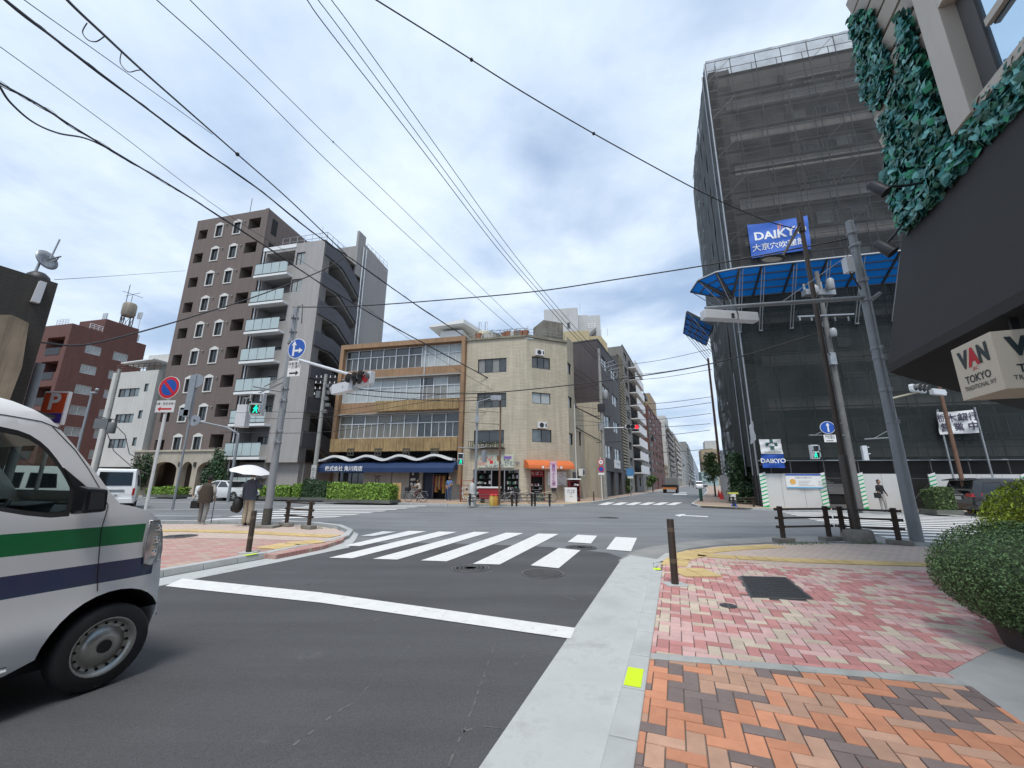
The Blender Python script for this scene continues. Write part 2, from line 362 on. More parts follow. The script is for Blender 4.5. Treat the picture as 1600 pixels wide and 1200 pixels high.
# pavement slab, near right
SLAB = mat('pavement_base', (.16, .14, .125), .9, 0, .1)
outl = [(1022, 893), (1028, 884), (1045, 869), (1080, 859), (1120, 853.5), (1200, 849.5), (1300, 848.5), (1440, 852), (1620, 860)]
kin = lambda t: along(Vector((.865, 3.08, 0)), t)
P_R = [tuple(kin(-14)[:2])]+[tuple((kin(14)+p1*14)[:2])]  # placeholder (unused)
slab = [tuple(kin(-14)[:2]), tuple(kin(3.35)[:2])]+gpoly(outl, .1)+[(26, 8.0), (26, -14)]
mb = MB(); mb.prism(slab[::-1], .0, .088); struct(mb.build('pavement', SLAB))
def inside(p, poly):
    x, y = p; c = False; j = len(poly)-1
    for i in range(len(poly)):
        (xi, yi), (xj, yj) = poly[i], poly[j]
        if (yi > y) != (yj > y) and x < (xj-xi)*(y-yi)/(yj-yi)+xi: c = not c
        j = i
    return c
def clipconv(poly, reg):
    # clip poly by the convex ccw region
    for i in range(len(reg)):
        a = reg[i]; b = reg[(i+1) % len(reg)]; outp = []
        for k in range(len(poly)):
            p = poly[k]; q = poly[(k+1) % len(poly)]
            sp = (b[0]-a[0])*(p[1]-a[1])-(b[1]-a[1])*(p[0]-a[0]); sq = (b[0]-a[0])*(q[1]-a[1])-(b[1]-a[1])*(q[0]-a[0])
            if sp >= 0: outp.append(p)
            if (sp >= 0) != (sq >= 0):
                t = sp/(sp-sq); outp.append((p[0]+(q[0]-p[0])*t, p[1]+(q[1]-p[1])*t))
        poly = outp
        if len(poly) < 3: return []
    return poly
def hash2(i, j, s=0): return random.Random(i*7919+j*104729+s*31).random()
def pavers(name, o, ang, L_, W_, reg, mats, wts, z, ztop, holes=(), clump=.55, gap=.0035, seed=0):
    """herringbone of 2:1 blocks inside region reg (world xy polygon list of allowed), colours drift in clumps"""
    mb = MB(); ca, sa = math.cos(R(ang)), math.sin(R(ang)); o = Vector(o)
    xs = [((p[0]-o.x)*ca+(p[1]-o.y)*sa)/W_ for p in reg]; ys = [(-(p[0]-o.x)*sa+(p[1]-o.y)*ca)/W_ for p in reg]
    x0, x1, y0, y1 = int(min(xs))-2, int(max(xs))+2, int(min(ys))-2, int(max(ys))+2
    for i in range(x0, x1):
        for j in range(y0, y1):
            k = (i-j) % 4
            if k == 0: r_ = (i, j, i+2, j+1)
            elif k == 3: r_ = (i, j, i+1, j+2)
            else: continue
            g = gap/W_
            a, b, c, d = r_[0]+g, r_[1]+g, r_[2]-g, r_[3]-g
            q = [(a, b), (c, b), (c, d), (a, d)]
            q = [(o.x+(x*ca-y*sa)*W_, o.y+(x*sa+y*ca)*W_) for x, y in q]
            cxy = (sum(p[0] for p in q)/4, sum(p[1] for p in q)/4)
            ins = [inside(p, reg) for p in q]
            if not any(ins) and not inside(cxy, reg): continue
            if not all(ins):
                q = clipconv(list(reg), q)
                if len(q) < 3 or abs(sum(q[k_][0]*q[(k_+1) % len(q)][1]-q[(k_+1) % len(q)][0]*q[k_][1] for k_ in range(len(q)))) < 4e-4: continue
                cxy = (sum(p[0] for p in q)/len(q), sum(p[1] for p in q)/len(q))
            if any(inside(cxy, h) for h in holes): continue
            # clumped colour choice
            h1 = hash2((i+j)//3, (i-j)//4, seed); h2 = hash2(i, j, seed+1)
            h = h1 if h2 < clump else hash2(i, j, seed+2)
            t = 0; mi = 0
            for mi, wv in enumerate(wts):
                t += wv
                if h < t: break
            dz = (hash2(i, j, 9)-.5)*.0025
            n = len(q); c0 = Vector((cxy[0], cxy[1]))
            top = [(p[0]*.97+sum(pp[0] for pp in q)/n*.03, p[1]*.97+sum(pp[1] for pp in q)/n*.03, ztop+dz) for p in q]
            mb.add([(p[0], p[1], z) for p in q]+[(p[0], p[1], ztop+dz-.003) for p in q]+top,
                   [tuple(range(2*n, 3*n))]+[(a_, (a_+1) % n, n+(a_+1) % n, n+a_) for a_ in range(n)]+[(n+a_, n+(a_+1) % n, 2*n+(a_+1) % n, 2*n+a_) for a_ in range(n)], mi)
    return mb.build(name, mats)
pv = lambda n, c: mat('paver_'+n, c, .82, 0, .10, 9, bump=.25, bscale=150, island=.13)
P_RED, P_PINK, P_CREAM = pv('red', (.50, .23, .215)), pv('pink', (.58, .375, .355)), pv('cream', (.56, .47, .375))
P_OR, P_TER, P_BRN = pv('orange', (.56, .25, .145)), pv('terracotta', (.48, .29, .205)), pv('brown', (.20, .155, .145))
P_YEL = mat('tactile_yellow', (.57, .42, .19), .75, 0, .12, 4, bump=.2, bscale=100, island=.08)
# band of concrete that splits the pink and the orange paving, and the oblique concrete strip at right
b0 = G(1022, 1030, .1); b1 = G(1300, 1054, .1); bd = (b1-b0).normalized(); bnn = Vector((-bd.y, bd.x, 0))
rgt0 = G(1500, 1060, .1); rgt1 = G(1600, 1130, .1)
bw = .13
kA = along(Vector((.875, 3.08, 0)), -6);
# where the band meets the kerb inner line
def isect(o, d, o2, dd):
    det = d.x*(-dd.y)+dd.x*d.y; e = o2-o
    t = (e.x*(-dd.y)+dd.x*e.y)/det; return o+d*t
kk = isect(b0, bd, Vector((.875, 3.08, 0)), d1)
sd_ = (rgt1-rgt0).normalized()
kr2 = isect(b0, bd, rgt0, sd_)
zt = .1
# orange region (towards the camera)
regO = [tuple(along(kk, -9)[:2]), tuple((kr2+sd_*9)[:2]), tuple(kr2[:2]), tuple(kk[:2])]
pavers('pavement', K0, D1+.0, .2, .104, regO, [P_OR, P_TER, P_BRN], [.38, .40, .22], .086, zt, clump=.62, seed=3)['kind'] = 'structure'
# pink region (beyond the band)
kkb = kk+bnn*bw; kr2b = kr2+bnn*bw
mh = gpoly([(1156, 900), (1228, 902), (1272, 937), (1172, 934)], .1)
edge2 = gpoly([(1480, 1050), (1546, 1016)], .1)
tile0 = isect(Vector((.875, 3.08, 0)), d1, G(1035, 915, .1), Vector((1, 0, 0)))
TACA, TACB = G(1130, 888, .1), G(1460, 890, .1)
regP = [tuple(kkb[:2]), tuple(kr2b[:2])]+edge2+[(8.4, 5.5), (9.6, 8.9), tuple(G(1560, 893, .1)[:2]), tuple(G(1250, 887, .1)[:2]), tuple(G(1060, 868, .1)[:2]), tuple(G(1032, 884, .1)[:2]), tuple(along(kk, 5.1)[:2])]
pv1 = pavers('pavement', K0, D1, .2, .104, regP, [P_RED, P_PINK, P_CREAM], [.36, .38, .26], .086, zt, holes=[mh], clump=.55, seed=11)
pv1['kind'] = 'structure'
# far part of the same pavement: small pale bond, plus yellow guide path
P_FAR = brickmat('pavement_far_bond', (.58, .44, .38), (.55, .47, .39), (.22, .18, .16), .2, .1, .05, .85, .1, .12)
def flatbrick(m):
    nt = m.node_tree
    for n in nt.nodes:
        if n.bl_idname == 'ShaderNodeCombineXYZ':
            s = [k for k in nt.nodes if k.bl_idname == 'ShaderNodeSeparateXYZ'][0]
            for l in list(n.inputs[0].links)+list(n.inputs[1].links): nt.links.remove(l)
            L(nt, s.outputs[0], n.inputs[0]); L(nt, s.outputs[1], n.inputs[1])
    return m
flatbrick(P_FAR)
mb = MB()
a = gpoly(outl, .1)+[(26, 8.0), (26, 3.2), (8.4, 3.2), (8.4, 5.5), (9.6, 8.9)]+[tuple(G(1560, 893, .1)[:2]), tuple(G(1250, 887, .1)[:2]), tuple(G(1060, 868, .1)[:2])]
mb.add([(x, y, .094) for x, y in a], [tuple(range(len(a)))]); struct(mb.build('pavement', P_FAR))
def tactile(pts, wdt, z, name='tactile_path'):
    mb = MB()
    for k in range(len(pts)-1):
        a, b = Vector(pts[k]), Vector(pts[k+1]); ln = (b-a).length; n = max(1, round(ln/.3)); u = (b-a)/n; v = Vector((-u.y, u.x, 0)).normalized()
        for i in range(n):
            o = a+u*i; e = u.normalized()*.006
            for s_ in (-1, 0):
                q0 = o+e+v*(s_*wdt/2+.004); q1 = o+u-e+v*(s_*wdt/2+.004); q2 = q1+v*(wdt/2-.008); q3 = q0+v*(wdt/2-.008)
                mb.hexa([(*q[:2], z) for q in (q0, q1, q2, q3)]+[(*q[:2], z+.012) for q in (q0, q1, q2, q3)])
    return struct(mb.build(name, P_YEL))
tp = [G(x, y, .1) for x, y in [(1062, 862.5), (1105, 857), (1180, 858.5)]]
tactile([G(1052, 884, .1), G(1060, 873, .1), G(1090, 866.5, .1), G(1150, 871, .1), G(1250, 876, .1), G(1350, 879.5, .1), G(1520, 884, .1)], .42, .096)
tactile([G(1060, 870, .1), G(1090, 862, .1), G(1150, 856.5, .1), G(1215, 853, .1)], .45, .093)
tactile([G(1056, 895, .1), G(1114, 895, .1)], .62, .101)
# concrete band and edge strip
BAND = mat('band_concrete', (.36, .37, .355), .85, 0, .2, 4, bump=.2, bscale=80)
mb = MB()
o = kk+Vector((0, 0, 0)); ln = (kr2-kk).length; n = int(ln/.6)+1
for i in range(n):
    a = kk+bd*(ln*i/n+.004); b = kk+bd*(ln*(i+1)/n-.004)
    q = [a+bnn*.006, b+bnn*.006, b+bnn*(bw-.006), a+bnn*(bw-.006)]
    mb.hexa([(*p[:2], .085) for p in q]+[(*p[:2], .102) for p in q])
struct(mb.build('kerb_band', BAND, bevel=.003))
mb = MB()
q = [kr2+sd_*9, Vector((26, -14, 0)), Vector((26, 3.2, 0)), Vector((8.4, 3.2, 0)), Vector((8.4, 5.5, 0)), Vector((*edge2[1], 0)), Vector((*edge2[0], 0)), kr2b, kr2]
mb.add([(p.x, p.y, .0965) for p in q], [tuple(range(len(q)))]); struct(mb.build('pavement', mat('pale_apron', (.37, .37, .36), .85, 0, .2, 1.2, bump=.2, bscale=70)))
# kerb blocks right
mb = MB(); kb = Vector((.70, 3.08, 0))
for i in range(-20, 7):
    t0, t1 = i*.6+.2, i*.6+.8-.008
    if t1 > 5.0: t1 = min(t1, 5.6)
    h0 = .10 if t0 < 4.6 else max(.02, .10-(t0-4.6)*.1); h1 = .10 if t1 < 4.6 else max(.02, .10-(t1-4.6)*.1)
    a, b = along(kb, t0), along(kb, t1)
    x0, x1 = -.0, .168
    mb.hexa([a+p1*(x0-.02), a+p1*x1, b+p1*x1, b+p1*(x0-.02), a+p1*(x0+.01)+Vector((0, 0, h0+.012)), a+p1*x1+Vector((0, 0, h0+.012)), b+p1*x1+Vector((0, 0, h1+.012)), b+p1*(x0+.01)+Vector((0, 0, h1+.012))])
struct(mb.build('kerb', KERB, bevel=.012))
# curved low kerb fillets at corner
mb = MB()
for off, hh in ((0, .03), (.07, .05), (.14, .07)):
    pts = [along(kb, 5.0, .02+off), along(kb, 5.35, .03+off)]+[G(1023+off*70, 884+off*25), G(1043+off*60, 869+off*25)]
    pts = [Vector((p.x, p.y, hh)) for p in pts]
    for a, b in zip(pts, pts[1:]): mb.bar(a, b, .06, .06)
struct(mb.build('kerb', KERB))
# yellow-green squares painted on the kerb
FLUO = mat('fluorescent_sheet', (.62, .86, .0), .5, var=.03)
for t, ln_, lb_ in ((.22, .31, 'large bright yellow green sheet on the right kerb near us'), (4.42, .16, 'small yellow green sheet at the far end of the right kerb')):
    mb = MB(); a = along(kb, t, .022); b = along(kb, t+ln_, .022)
    mb.quad(*[(*p[:2], .1145) for p in (a, a+p1*.115, b+p1*.115, b)]); tag(mb.build('reflective_sheet', FLUO), lb_, 'kerb marker')
# ---- left pavement ----
P_LB = flatbrick(brickmat('left_pavement_blocks', (.46, .22, .205), (.46, .37, .30), (.25, .17, .15), .2, .1, .05, .85, .1, .12))
lp = [along(kl, -22, -.32), along(kl, -.1, -.32), G(432, 866, .1), G(505, 852, .1), G(536, 842, .1), G(542, 833, .1), G(525, 825.5, .1), G(480, 820, .1), G(400, 819, .1), G(230, 818, .1), G(-400, 822, .1), G(-900, 840, .1)]
mb = MB(); mb.prism([tuple(p[:2]) for p in lp], 0, .088, 0); struct(mb.build('pavement', [P_LB]))
# pale far part + tactile
mb = MB(); a = [G(x, y, .1) for x, y in [(545, 836), (525, 825.5), (480, 820), (400, 819), (230, 818), (-400, 822), (-400, 836), (230, 838), (400, 842), (520, 845)]]
mb.add([(p.x, p.y, .092) for p in a], [tuple(range(len(a)))]); struct(mb.build('pavement', P_FAR))
tactile([G(x, y, .1) for x, y in [(140, 829), (300, 829), (400, 832), (470, 836), (525, 838)]], .45, .096)
tactile([G(x, y, .1) for x, y in [(415, 857), (455, 850), (500, 845)]], .6, .094)
mb = MB()
ln = 22.
for i in range(-36, 0):
    a, b = along(kl, i*.6, -.33), along(kl, i*.6+.592, -.33)
    mb.hexa([a+p1*-.0, a+p1*.17, b+p1*.17, b+p1*-.0, a+Vector((0, 0, .112)), a+p1*.145+Vector((0, 0, .112)), b+p1*.145+Vector((0, 0, .112)), b+Vector((0, 0, .112))])
cv = [along(kl, 0, -.24), G(436, 866), G(505, 852), G(540, 842), G(547, 833), G(530, 825), G(480, 819.5), G(400, 818.5), G(230, 817.5), G(-300, 821)]
for k, (a, b) in enumerate(zip(cv, cv[1:])):
    n = max(1, int((b-a).length/.6))
    for i in range(n):
        p, q = a.lerp(b, i/n), a.lerp(b, (i+.985)/n); p.z = q.z = .045
        mb.bar(p, q, .16, .11)
struct(mb.build('kerb', KERB, bevel=.01))
mb = MB(); a = along(kl, -.45, -.27); b = along(kl, -.2, -.27); mb.quad(*[(*p[:2], .1145) for p in (a, a+p1*.1, b+p1*.1, b)])
tag(mb.build('reflective_sheet', FLUO), 'small yellow green sheet stuck on the end of the left kerb', 'kerb marker')
# ---- markings ----
def marks(quads, z=.012, name='road_marking'):
    mb = MB()
    for q in quads:
        g = [G(x, y) for x, y in q]; mb.quad(*[(p.x, p.y, z) for p in g])
    return struct(mb.build(name, PAINT))
c6 = lambda *pts: [(500+x/2.857, 780+y/2.857) for x, y in pts]
marks([c6((180, 166), (240, 166), (340, 147), (280, 145)), c6((105, 210), (178, 211), (475, 145), (395, 143)), c6((40, 264), (145, 266), (612, 148), (530, 146)),
       c6((235, 269), (345, 272), (757, 149), (688, 147)), c6((450, 276), (565, 280), (908, 153), (830, 151)), c6((682, 291), (802, 294), (1065, 157), (975, 155)),
       c6((940, 298), (1065, 311), (1163, 230), (1065, 220)), c6((1105, 193), (1210, 200), (1237, 165), (1150, 160)), c6((1277, 226), (1388, 235), (1415, 175), (1320, 170)),
       [(258, 917), (500, 943), (892, 1000), (899, 983), (500, 927), (285, 905)][0:1]+[(500, 943), (500, 927), (285, 905)], [(500, 943), (892, 1000), (899, 983), (500, 927)]])
def zebra(l0, l1, r0, r1, n, z=.012, frac=.5, skew=None):
    """n bars; left ends run l0->l1, right ends r0->r1 (ground points)"""
    mb = MB()
    for i in range(n):
        a = i/n; b = (i+frac)/n
        q = [l0.lerp(l1, a), r0.lerp(r1, a), r0.lerp(r1, b), l0.lerp(l1, b)]
        mb.quad(*[(p.x, p.y, z) for p in q])
    return struct(mb.build('road_marking', PAINT))
# big-road crossing on the left: bars run along the big road (d2)
la = G(320, 813); lb = G(500, 788)
zebra(la, lb, G(525, 808.5), G(675, 789.5), 8, frac=.46)
ra = G(1412, 847.5); rb = G(1215, 799)
zebra(ra, rb, ra+d2*9, rb+d2*9, 14)
# far crossing over the side street
mb = MB()
for i in range(7):
    x0 = 934+i*21.2; q = [(x0, 789), (x0+13.5, 789.5), (x0+27, 785.3), (x0+15, 785.0)]
    if i == 6: continue
    g = [G(*p) for p in q]; mb.quad(*[(p.x, p.y, .012) for p in g])
g = [G(*p) for p in [(1050, 773), (1072, 773.2), (1074, 771.8), (1053, 771.7)]]; mb.quad(*[(p.x, p.y, .012) for p in g])
g = [G(*p) for p in [(1058, 770.3), (1071, 770.4), (1073, 769.6), (1060, 769.5)]]; mb.quad(*[(p.x, p.y, .012) for p in g])
g = [G(*p) for p in [(1054, 805.3), (1062, 807.5), (1072, 804), (1066, 803.5)]]; mb.quad(*[(p.x, p.y, .012) for p in g])
g = [G(*p) for p in [(1066, 806.3), (1106, 808.3), (1107, 807), (1066, 805.2)]]; mb.quad(*[(p.x, p.y, .012) for p in g])
# lane lines of the big road
for (x0, y0, x1, y1) in ((120, 796, 560, 796.5), (120, 806, 345, 807)):
    a, b = G(x0, y0), G(x1, y1); v = Vector((0, .075, 0)); mb.quad(*[(p.x, p.y, .0115) for p in (a-v, b-v, b+v, a+v)])
a, b = G(230, 785), G(520, 789); v = Vector((0, .07, 0)); mb.quad(*[(p.x, p.y, .0115) for p in (a-v, b-v, b+v, a+v)])
struct(mb.build('road_marking', PAINT))
# pale scuffs and old crack fill on the fresh asphalt
SCUFF = mat('scuffed_asphalt', (.125, .125, .127), .9, 0, .2, 12); mb = MB(); random.seed(15)
def scuff(pts, w0):
    P = [G(x, y) for x, y in pts]
    for a, b in zip(P, P[1:]):
        n = max(2, int((b-a).length/.05)); d = (b-a)/n; v = Vector((-d.y, d.x, 0)).normalized()
        for i in range(n):
            if random.random() < .3: continue
            w_ = w0*random.uniform(.2, 1); o = a+d*i+v*random.uniform(-.006, .006); mb.quad(*[(*p[:2], .0062) for p in (o-v*w_, o+d-v*w_, o+d+v*w_, o+v*w_)])
scuff([(425, 1195), (480, 1150), (535, 1108), (552, 1100)], .011); scuff([(700, 1200), (730, 1130), (755, 1060), (772, 1010)], .007); scuff([(722, 1146), (755, 1136), (790, 1140), (800, 1148)], .010)
scuff([(805, 1040), (820, 1022), (850, 1014), (880, 1018)], .008); scuff([(330, 1010), (420, 985), (470, 975)], .006); scuff([(560, 980), (610, 960)], .008); scuff([(860, 925), (905, 940)], .012); scuff([(640, 1010), (560, 1090)], .004)
struct(mb.build('road_scuff', SCUFF))
# ---- manhole covers ----
IRON = mat('cast_iron', (.06, .06, .062), .6, .5, .2, 8, bump=.2)
IRONL = mat('worn_iron', (.15, .15, .15), .55, .5, .2, 8)
def manhole(px, py, r, z, label, pat):
    c = G(px, py, z); t = thing('manhole_cover', label, 'manhole cover', (c.x, c.y, z), D1, 'manhole covers')
    mb = MB(); mb.lathe((0, 0, 0), [(r*1.12, .0042), (r*1.12, .008), (r*1.04, .0085), (r*1.03, .006)], 40); mb.build('rim', IRONL, t)
    mb = MB(); mb.lathe((0, 0, 0), [(r, .002), (r, .0085)], 40)
    if pat == 0:
        k = int(r/.028)
        for i in range(-k, k+1):
            for j in range(-k, k+1):
                if math.hypot(i*.055, j*.055) < r-.03 and -r < i*.055 < r: mb.box(i*.055-.017, i*.055+.017, j*.055-.017, j*.055+.017, .0085, .013, 1)
    else:
        for rr in (.35, .6, .82): mb.lathe((0, 0, 0), [(r*rr, .0085), (r*rr+.008, .0125), (r*rr+.02, .0125), (r*rr+.028, .0085)], 32, 1)
        for j in range(12): a = 2*PI*j/12; mb.bar((r*.38*math.cos(a), r*.38*math.sin(a), .01), (r*.8*math.cos(a), r*.8*math.sin(a), .01), .02, .006, 1)
    mb.build('cover', [IRON, IRONL], t)
manhole(735, 888, .31, .004, 'round iron manhole cover left of the grid patterned one before the crossing', 1)
manhole(848, 896, .33, .004, 'round manhole cover with a raised grid pattern below the crossing bars', 0)
manhole(908, 855.5, .33, .004, 'manhole cover lying between the short bars of the crossing', 1)
manhole(951, 809, .4, .0, 'manhole cover far out in the grey junction', 1)
manhole(280, 838, .35, .092, 'dark round cover in the left pavement behind the van nose', 1)
manhole(1138, 947, .085, .1, 'tiny round iron cap set in the pink paving', 0)
q = [Vector((x, y, .09)) for x, y in mh]
t = thing('hatch_cover', 'large dark rectangular iron hatch in the pink paving', 'hatch cover', (0, 0, 0))
mb = MB(); mb.hexa([(*p[:2], .08) for p in q]+[(*p[:2], .104) for p in q]); mb.build('rim', IRONL, t)
c = sum(q, Vector())/4; qq = [c+(p-c)*.95 for p in q]
mb = MB(); mb.hexa([(*p[:2], .1) for p in qq]+[(*p[:2], .1065) for p in qq])
for i in range(1, 14):
    for j in range(1, 12):
        p = qq[0].lerp(qq[1], i/14).lerp(qq[3].lerp(qq[2], i/14), j/12); mb.box(p.x-.014, p.x+.014, p.y-.01, p.y+.01, .1065, .110, 1)
mb.build('cover', [IRON, IRON], t)
# ---- far pavements ----
P_F2 = flatbrick(brickmat('far_pavement', (.35, .25, .20), (.38, .30, .24), (.2, .16, .14), .3, .15, .04, .85, .05, .1))
def fkerb(p, name='kerb'):
    mb = MB()
    for a, b in zip(p, p[1:]):
        n = max(1, int((b-a).length/1.2))
        for i in range(n):
            x, y = a.lerp(b, i/n), a.lerp(b, (i+.99)/n); x = x.copy(); y = y.copy(); x.z = y.z = .06; mb.bar(x, y, .16, .13)
    return struct(mb.build(name, KERB))
d3 = Vector((math.sin(R(24.8)), math.cos(R(24.8)), 0))   # the side street's heading
fk = [G(-900, 795), G(0, 777), G(232, 777.5), G(507, 784.5), G(640, 789), G(700, 790.8), G(880, 791), G(925, 787)]
fk += [G(975, 778)]; fk.append(fk[-1]+d3*200)
far_l = fk+[fk[-1]+Vector((-200, 100, 0)), Vector((-150, 160, 0)), Vector((-150, 50, 0))]
mb = MB(); mb.prism([tuple(p[:2]) for p in far_l], .0, .11); struct(mb.build('pavement', P_F2)); fkerb(fk)
fr = [G(1106, 768)+d3*160, G(1106, 768), G(1096, 779), G(1082, 789.5), G(1092, 792.6), G(1150, 795.4), G(1230, 798.5), G(1480, 804.5), G(1620, 808.5), G(2300, 822)]
mb = MB(); mb.prism([tuple(p[:2]) for p in fr+[Vector((130, 40, 0)), Vector((130, 160, 0))]], .0, .11); struct(mb.build('pavement', P_F2)); fkerb(fr)
tactile([G(x, y, .11) for x, y in [(700, 786), (800, 787.5), (880, 786.5), (925, 783.5)]], .5, .112)
tactile([G(x, y, .11) for x, y in [(1095, 790), (1150, 792.5), (1250, 795), (1400, 797.5)]], .5, .112)
# ================= BUILDINGS =================
def wall(mb, x0, x1, z0, z1, holes=(), y=0, rev=.14, mi=0, mr=None):
    """front wall in the plane y, rectangular openings with reveals"""
    mr = mi if mr is None else mr
    xs = sorted({x0, x1, *[min(max(h[0], x0), x1) for h in holes], *[min(max(h[1], x0), x1) for h in holes]})
    zs = sorted({z0, z1, *[min(max(h[2], z0), z1) for h in holes], *[min(max(h[3], z0), z1) for h in holes]})
    for a, b in zip(xs, xs[1:]):
        run = None
        for c, d in zip(zs, zs[1:]):
            cx, cz = (a+b)/2, (c+d)/2
            solid = not any(h[0] < cx < h[1] and h[2] < cz < h[3] for h in holes)
            if solid: run = (run[0], d) if run else (c, d)
            if (not solid or d == zs[-1]) and run:
                mb.quad((a, y, run[0]), (b, y, run[0]), (b, y, run[1]), (a, y, run[1]), mi); run = None
    for h in holes:
        a, b, c, d = h[:4]; r_ = h[4] if len(h) > 4 else rev
        mb.quad((a, y, c), (a, y+r_, c), (b, y+r_, c), (b, y, c), mr); mb.quad((a, y, d), (b, y, d), (b, y+r_, d), (a, y+r_, d), mr)
        mb.quad((a, y, c), (a, y, d), (a, y+r_, d), (a, y+r_, c), mr); mb.quad((b, y, c), (b, y+r_, c), (b, y+r_, d), (b, y, d), mr)
_WC = {}
def window(root, h, y=.1, nx=2, nz=1, fm=None, gm=None, fw=.045, sill=None, label=None, gl2=None):
    fm = fm or WFRAME; gm = gm or GD; x0, x1, z0, z1 = h[:4]; w_, hh = x1-x0, z1-z0
    key = (round(w_, 3), round(hh, 3), nx, nz, fm.name, gm.name, fw, gl2.name if gl2 else 0)
    if key in _WC:
        src = _WC[key]; c = src.copy(); COL.objects.link(c); c.parent = root; c.location = (x0, y, z0); c.rotation_euler = (0, 0, 0)
        for ch in src.children: d = ch.copy(); COL.objects.link(d); d.parent = c
        return c
    mb = MB(); f2 = fw
    mb.box(0, w_, -.03, .05, 0, f2); mb.box(0, w_, -.03, .05, hh-f2, hh); mb.box(0, f2, -.03, .05, f2, hh-f2); mb.box(w_-f2, w_, -.03, .05, f2, hh-f2)
    for i in range(1, nx): xx = w_*i/nx; mb.box(xx-f2*.45, xx+f2*.45, -.02, .045, f2, hh-f2)
    for i in range(1, nz): zz = hh*i/nz; mb.box(f2, w_-f2, -.018, .04, zz-f2*.4, zz+f2*.4)
    if sill: mb.box(-.04, w_+.04, -y-.05, -.03, -.05, 0)
    o = mb.build('window', fm, root, (x0, y, z0))
    mb = MB()
    for i in range(nx):
        yy = .012 if i % 2 else .03
        mb.box(w_*i/nx+.002, w_*(i+1)/nx-.002, yy, yy+.006, .01, hh-.01, 1 if (gl2 and i % 2) else 0)
    mb.build('pane', [gm, gl2] if gl2 else gm, o); _WC[key] = o
    return o
def acunit(mb, x, y, z, w_=.75, h=.55, d=.3, mi=0, md=1):
    mb.box(x, x+w_, y-d, y, z, z+h, mi); mb.lathe((x+w_*.38, y-d-.012, z+h/2), [(h*.4, 0), (h*.4, .01)], 14, md, 'y')
    mb.box(x+w_*.8, x+w_*.95, y-d-.004, y-d, z+.1, z+h-.1, md)
def rail(mb, pts, z0, h, post=1.2, r=.02, mids=1, mi=0):
    for a, b in zip(pts, pts[1:]):
        a = Vector((*a, 0)); b = Vector((*b, 0)); ln = (b-a).length; n = max(1, round(ln/post))
        for i in range(n+1):
            p = a.lerp(b, i/n); mb.tube([(p.x, p.y, z0), (p.x, p.y, z0+h)], r, 5, mi)
        for k in range(mids+1):
            z = z0+h*(k+1)/(mids+1); mb.tube([(a.x, a.y, z), (b.x, b.y, z)], r, 5, mi)
av = lambda *v: sum(v)/len(v)
X = lambda F, x, y, d=0: F.px(x, y, d)[0]
Z = lambda F, x, y, d=0: F.px(x, y, d)[1]
def froot(name, label, cat, F, group=None): return thing(name, label, cat, F.o, F.a, group)
def shell(mb, x0, x1, y0, y1, z0, z1, front=False, mi=0, mr=None, sides=(1, 1)):
    """side, back and roof faces of a block, the front left to wall()"""
    mr = mi if mr is None else mr
    if sides[0]: mb.quad((x0, y0, z0), (x0, y0, z1), (x0, y1, z1), (x0, y1, z0), mi)
    if sides[1]: mb.quad((x1, y0, z0), (x1, y1, z0), (x1, y1, z1), (x1, y0, z1), mi)
    mb.quad((x0, y1, z0), (x0, y1, z1), (x1, y1, z1), (x1, y1, z0), mi); mb.quad((x0, y0, z1), (x1, y0, z1), (x1, y1, z1), (x0, y1, z1), mr)

# ---------- office building with window bands over the blue awning shop ----------
ORG = mat('ochre_painted_concrete', (.30, .185, .105), .75, 0, .12, .8, bump=.1, streak=.4)
def woodmat():
    m = mat('weathered_boards', (.34, .235, .11), .8, 0, .25, 1.2)
    nt = m.node_tree; b = nt.nodes['Principled BSDF']; src = b.inputs['Base Color'].links[0].from_socket
    tc = N(nt, 'ShaderNodeTexCoord'); mp = N(nt, 'ShaderNodeMapping'); mp.inputs['Scale'].default_value = (9, 9, .35); L(nt, tc.outputs['Object'], mp.inputs[0])
    n = N(nt, 'ShaderNodeTexNoise', i_Scale=1.2, i_Detail=6.0, i_Roughness=.7); L(nt, mp.outputs[0], n.inputs['Vector'])
    v = N(nt, 'ShaderNodeMapRange'); v.inputs['From Min'].default_value = .35; v.inputs['From Max'].default_value = .7; v.inputs['To Min'].default_value = 1.25; v.inputs['To Max'].default_value = .35
    L(nt, n.outputs[0], v.inputs[0]); mc = N(nt, 'ShaderNodeVectorMath', operation='SCALE'); L(nt, src, mc.inputs[0]); L(nt, v.outputs[0], mc.inputs['Scale']); L(nt, mc.outputs[0], b.inputs['Base Color'])
    return m
WOOD = woodmat()
gx0 = av(X(FB, 536, 547), X(FB, 521, 700)); gx1 = av(X(FB, 729.3, 528), X(FB, 723.5, 690))
t = froot('office_building', 'four storey building with ochre frame, long window bands and weathered board balconies', 'building', FB)
zt_ = av(Z(FB, 538, 545), Z(FB, 733, 526))
c5 = lambda x, y: (500+x/3.75, 480+y/3.75)
zA1, zA0 = Z(FB, *c5(600, 226)), Z(FB, *c5(600, 350)); zB1, zB0 = Z(FB, *c5(600, 408)), Z(FB, *c5(600, 545)); zC1, zC0 = Z(FB, *c5(600, 622)), Z(FB, *c5(600, 762))
zD = Z(FB, *c5(500, 845)); fx0, fx1 = gx0+.35, gx1-.35
holes = [(fx0, fx1, zA0, zA1, .3), (fx0, fx1, zB0, zB1, .3), (fx0, fx1, zC0, zC1, .3)]
mb = MB(); wall(mb, gx0, gx1, zD, zt_, holes, 0, .3); shell(mb, gx0, gx1, 0, 11, 0, zt_, mr=1)
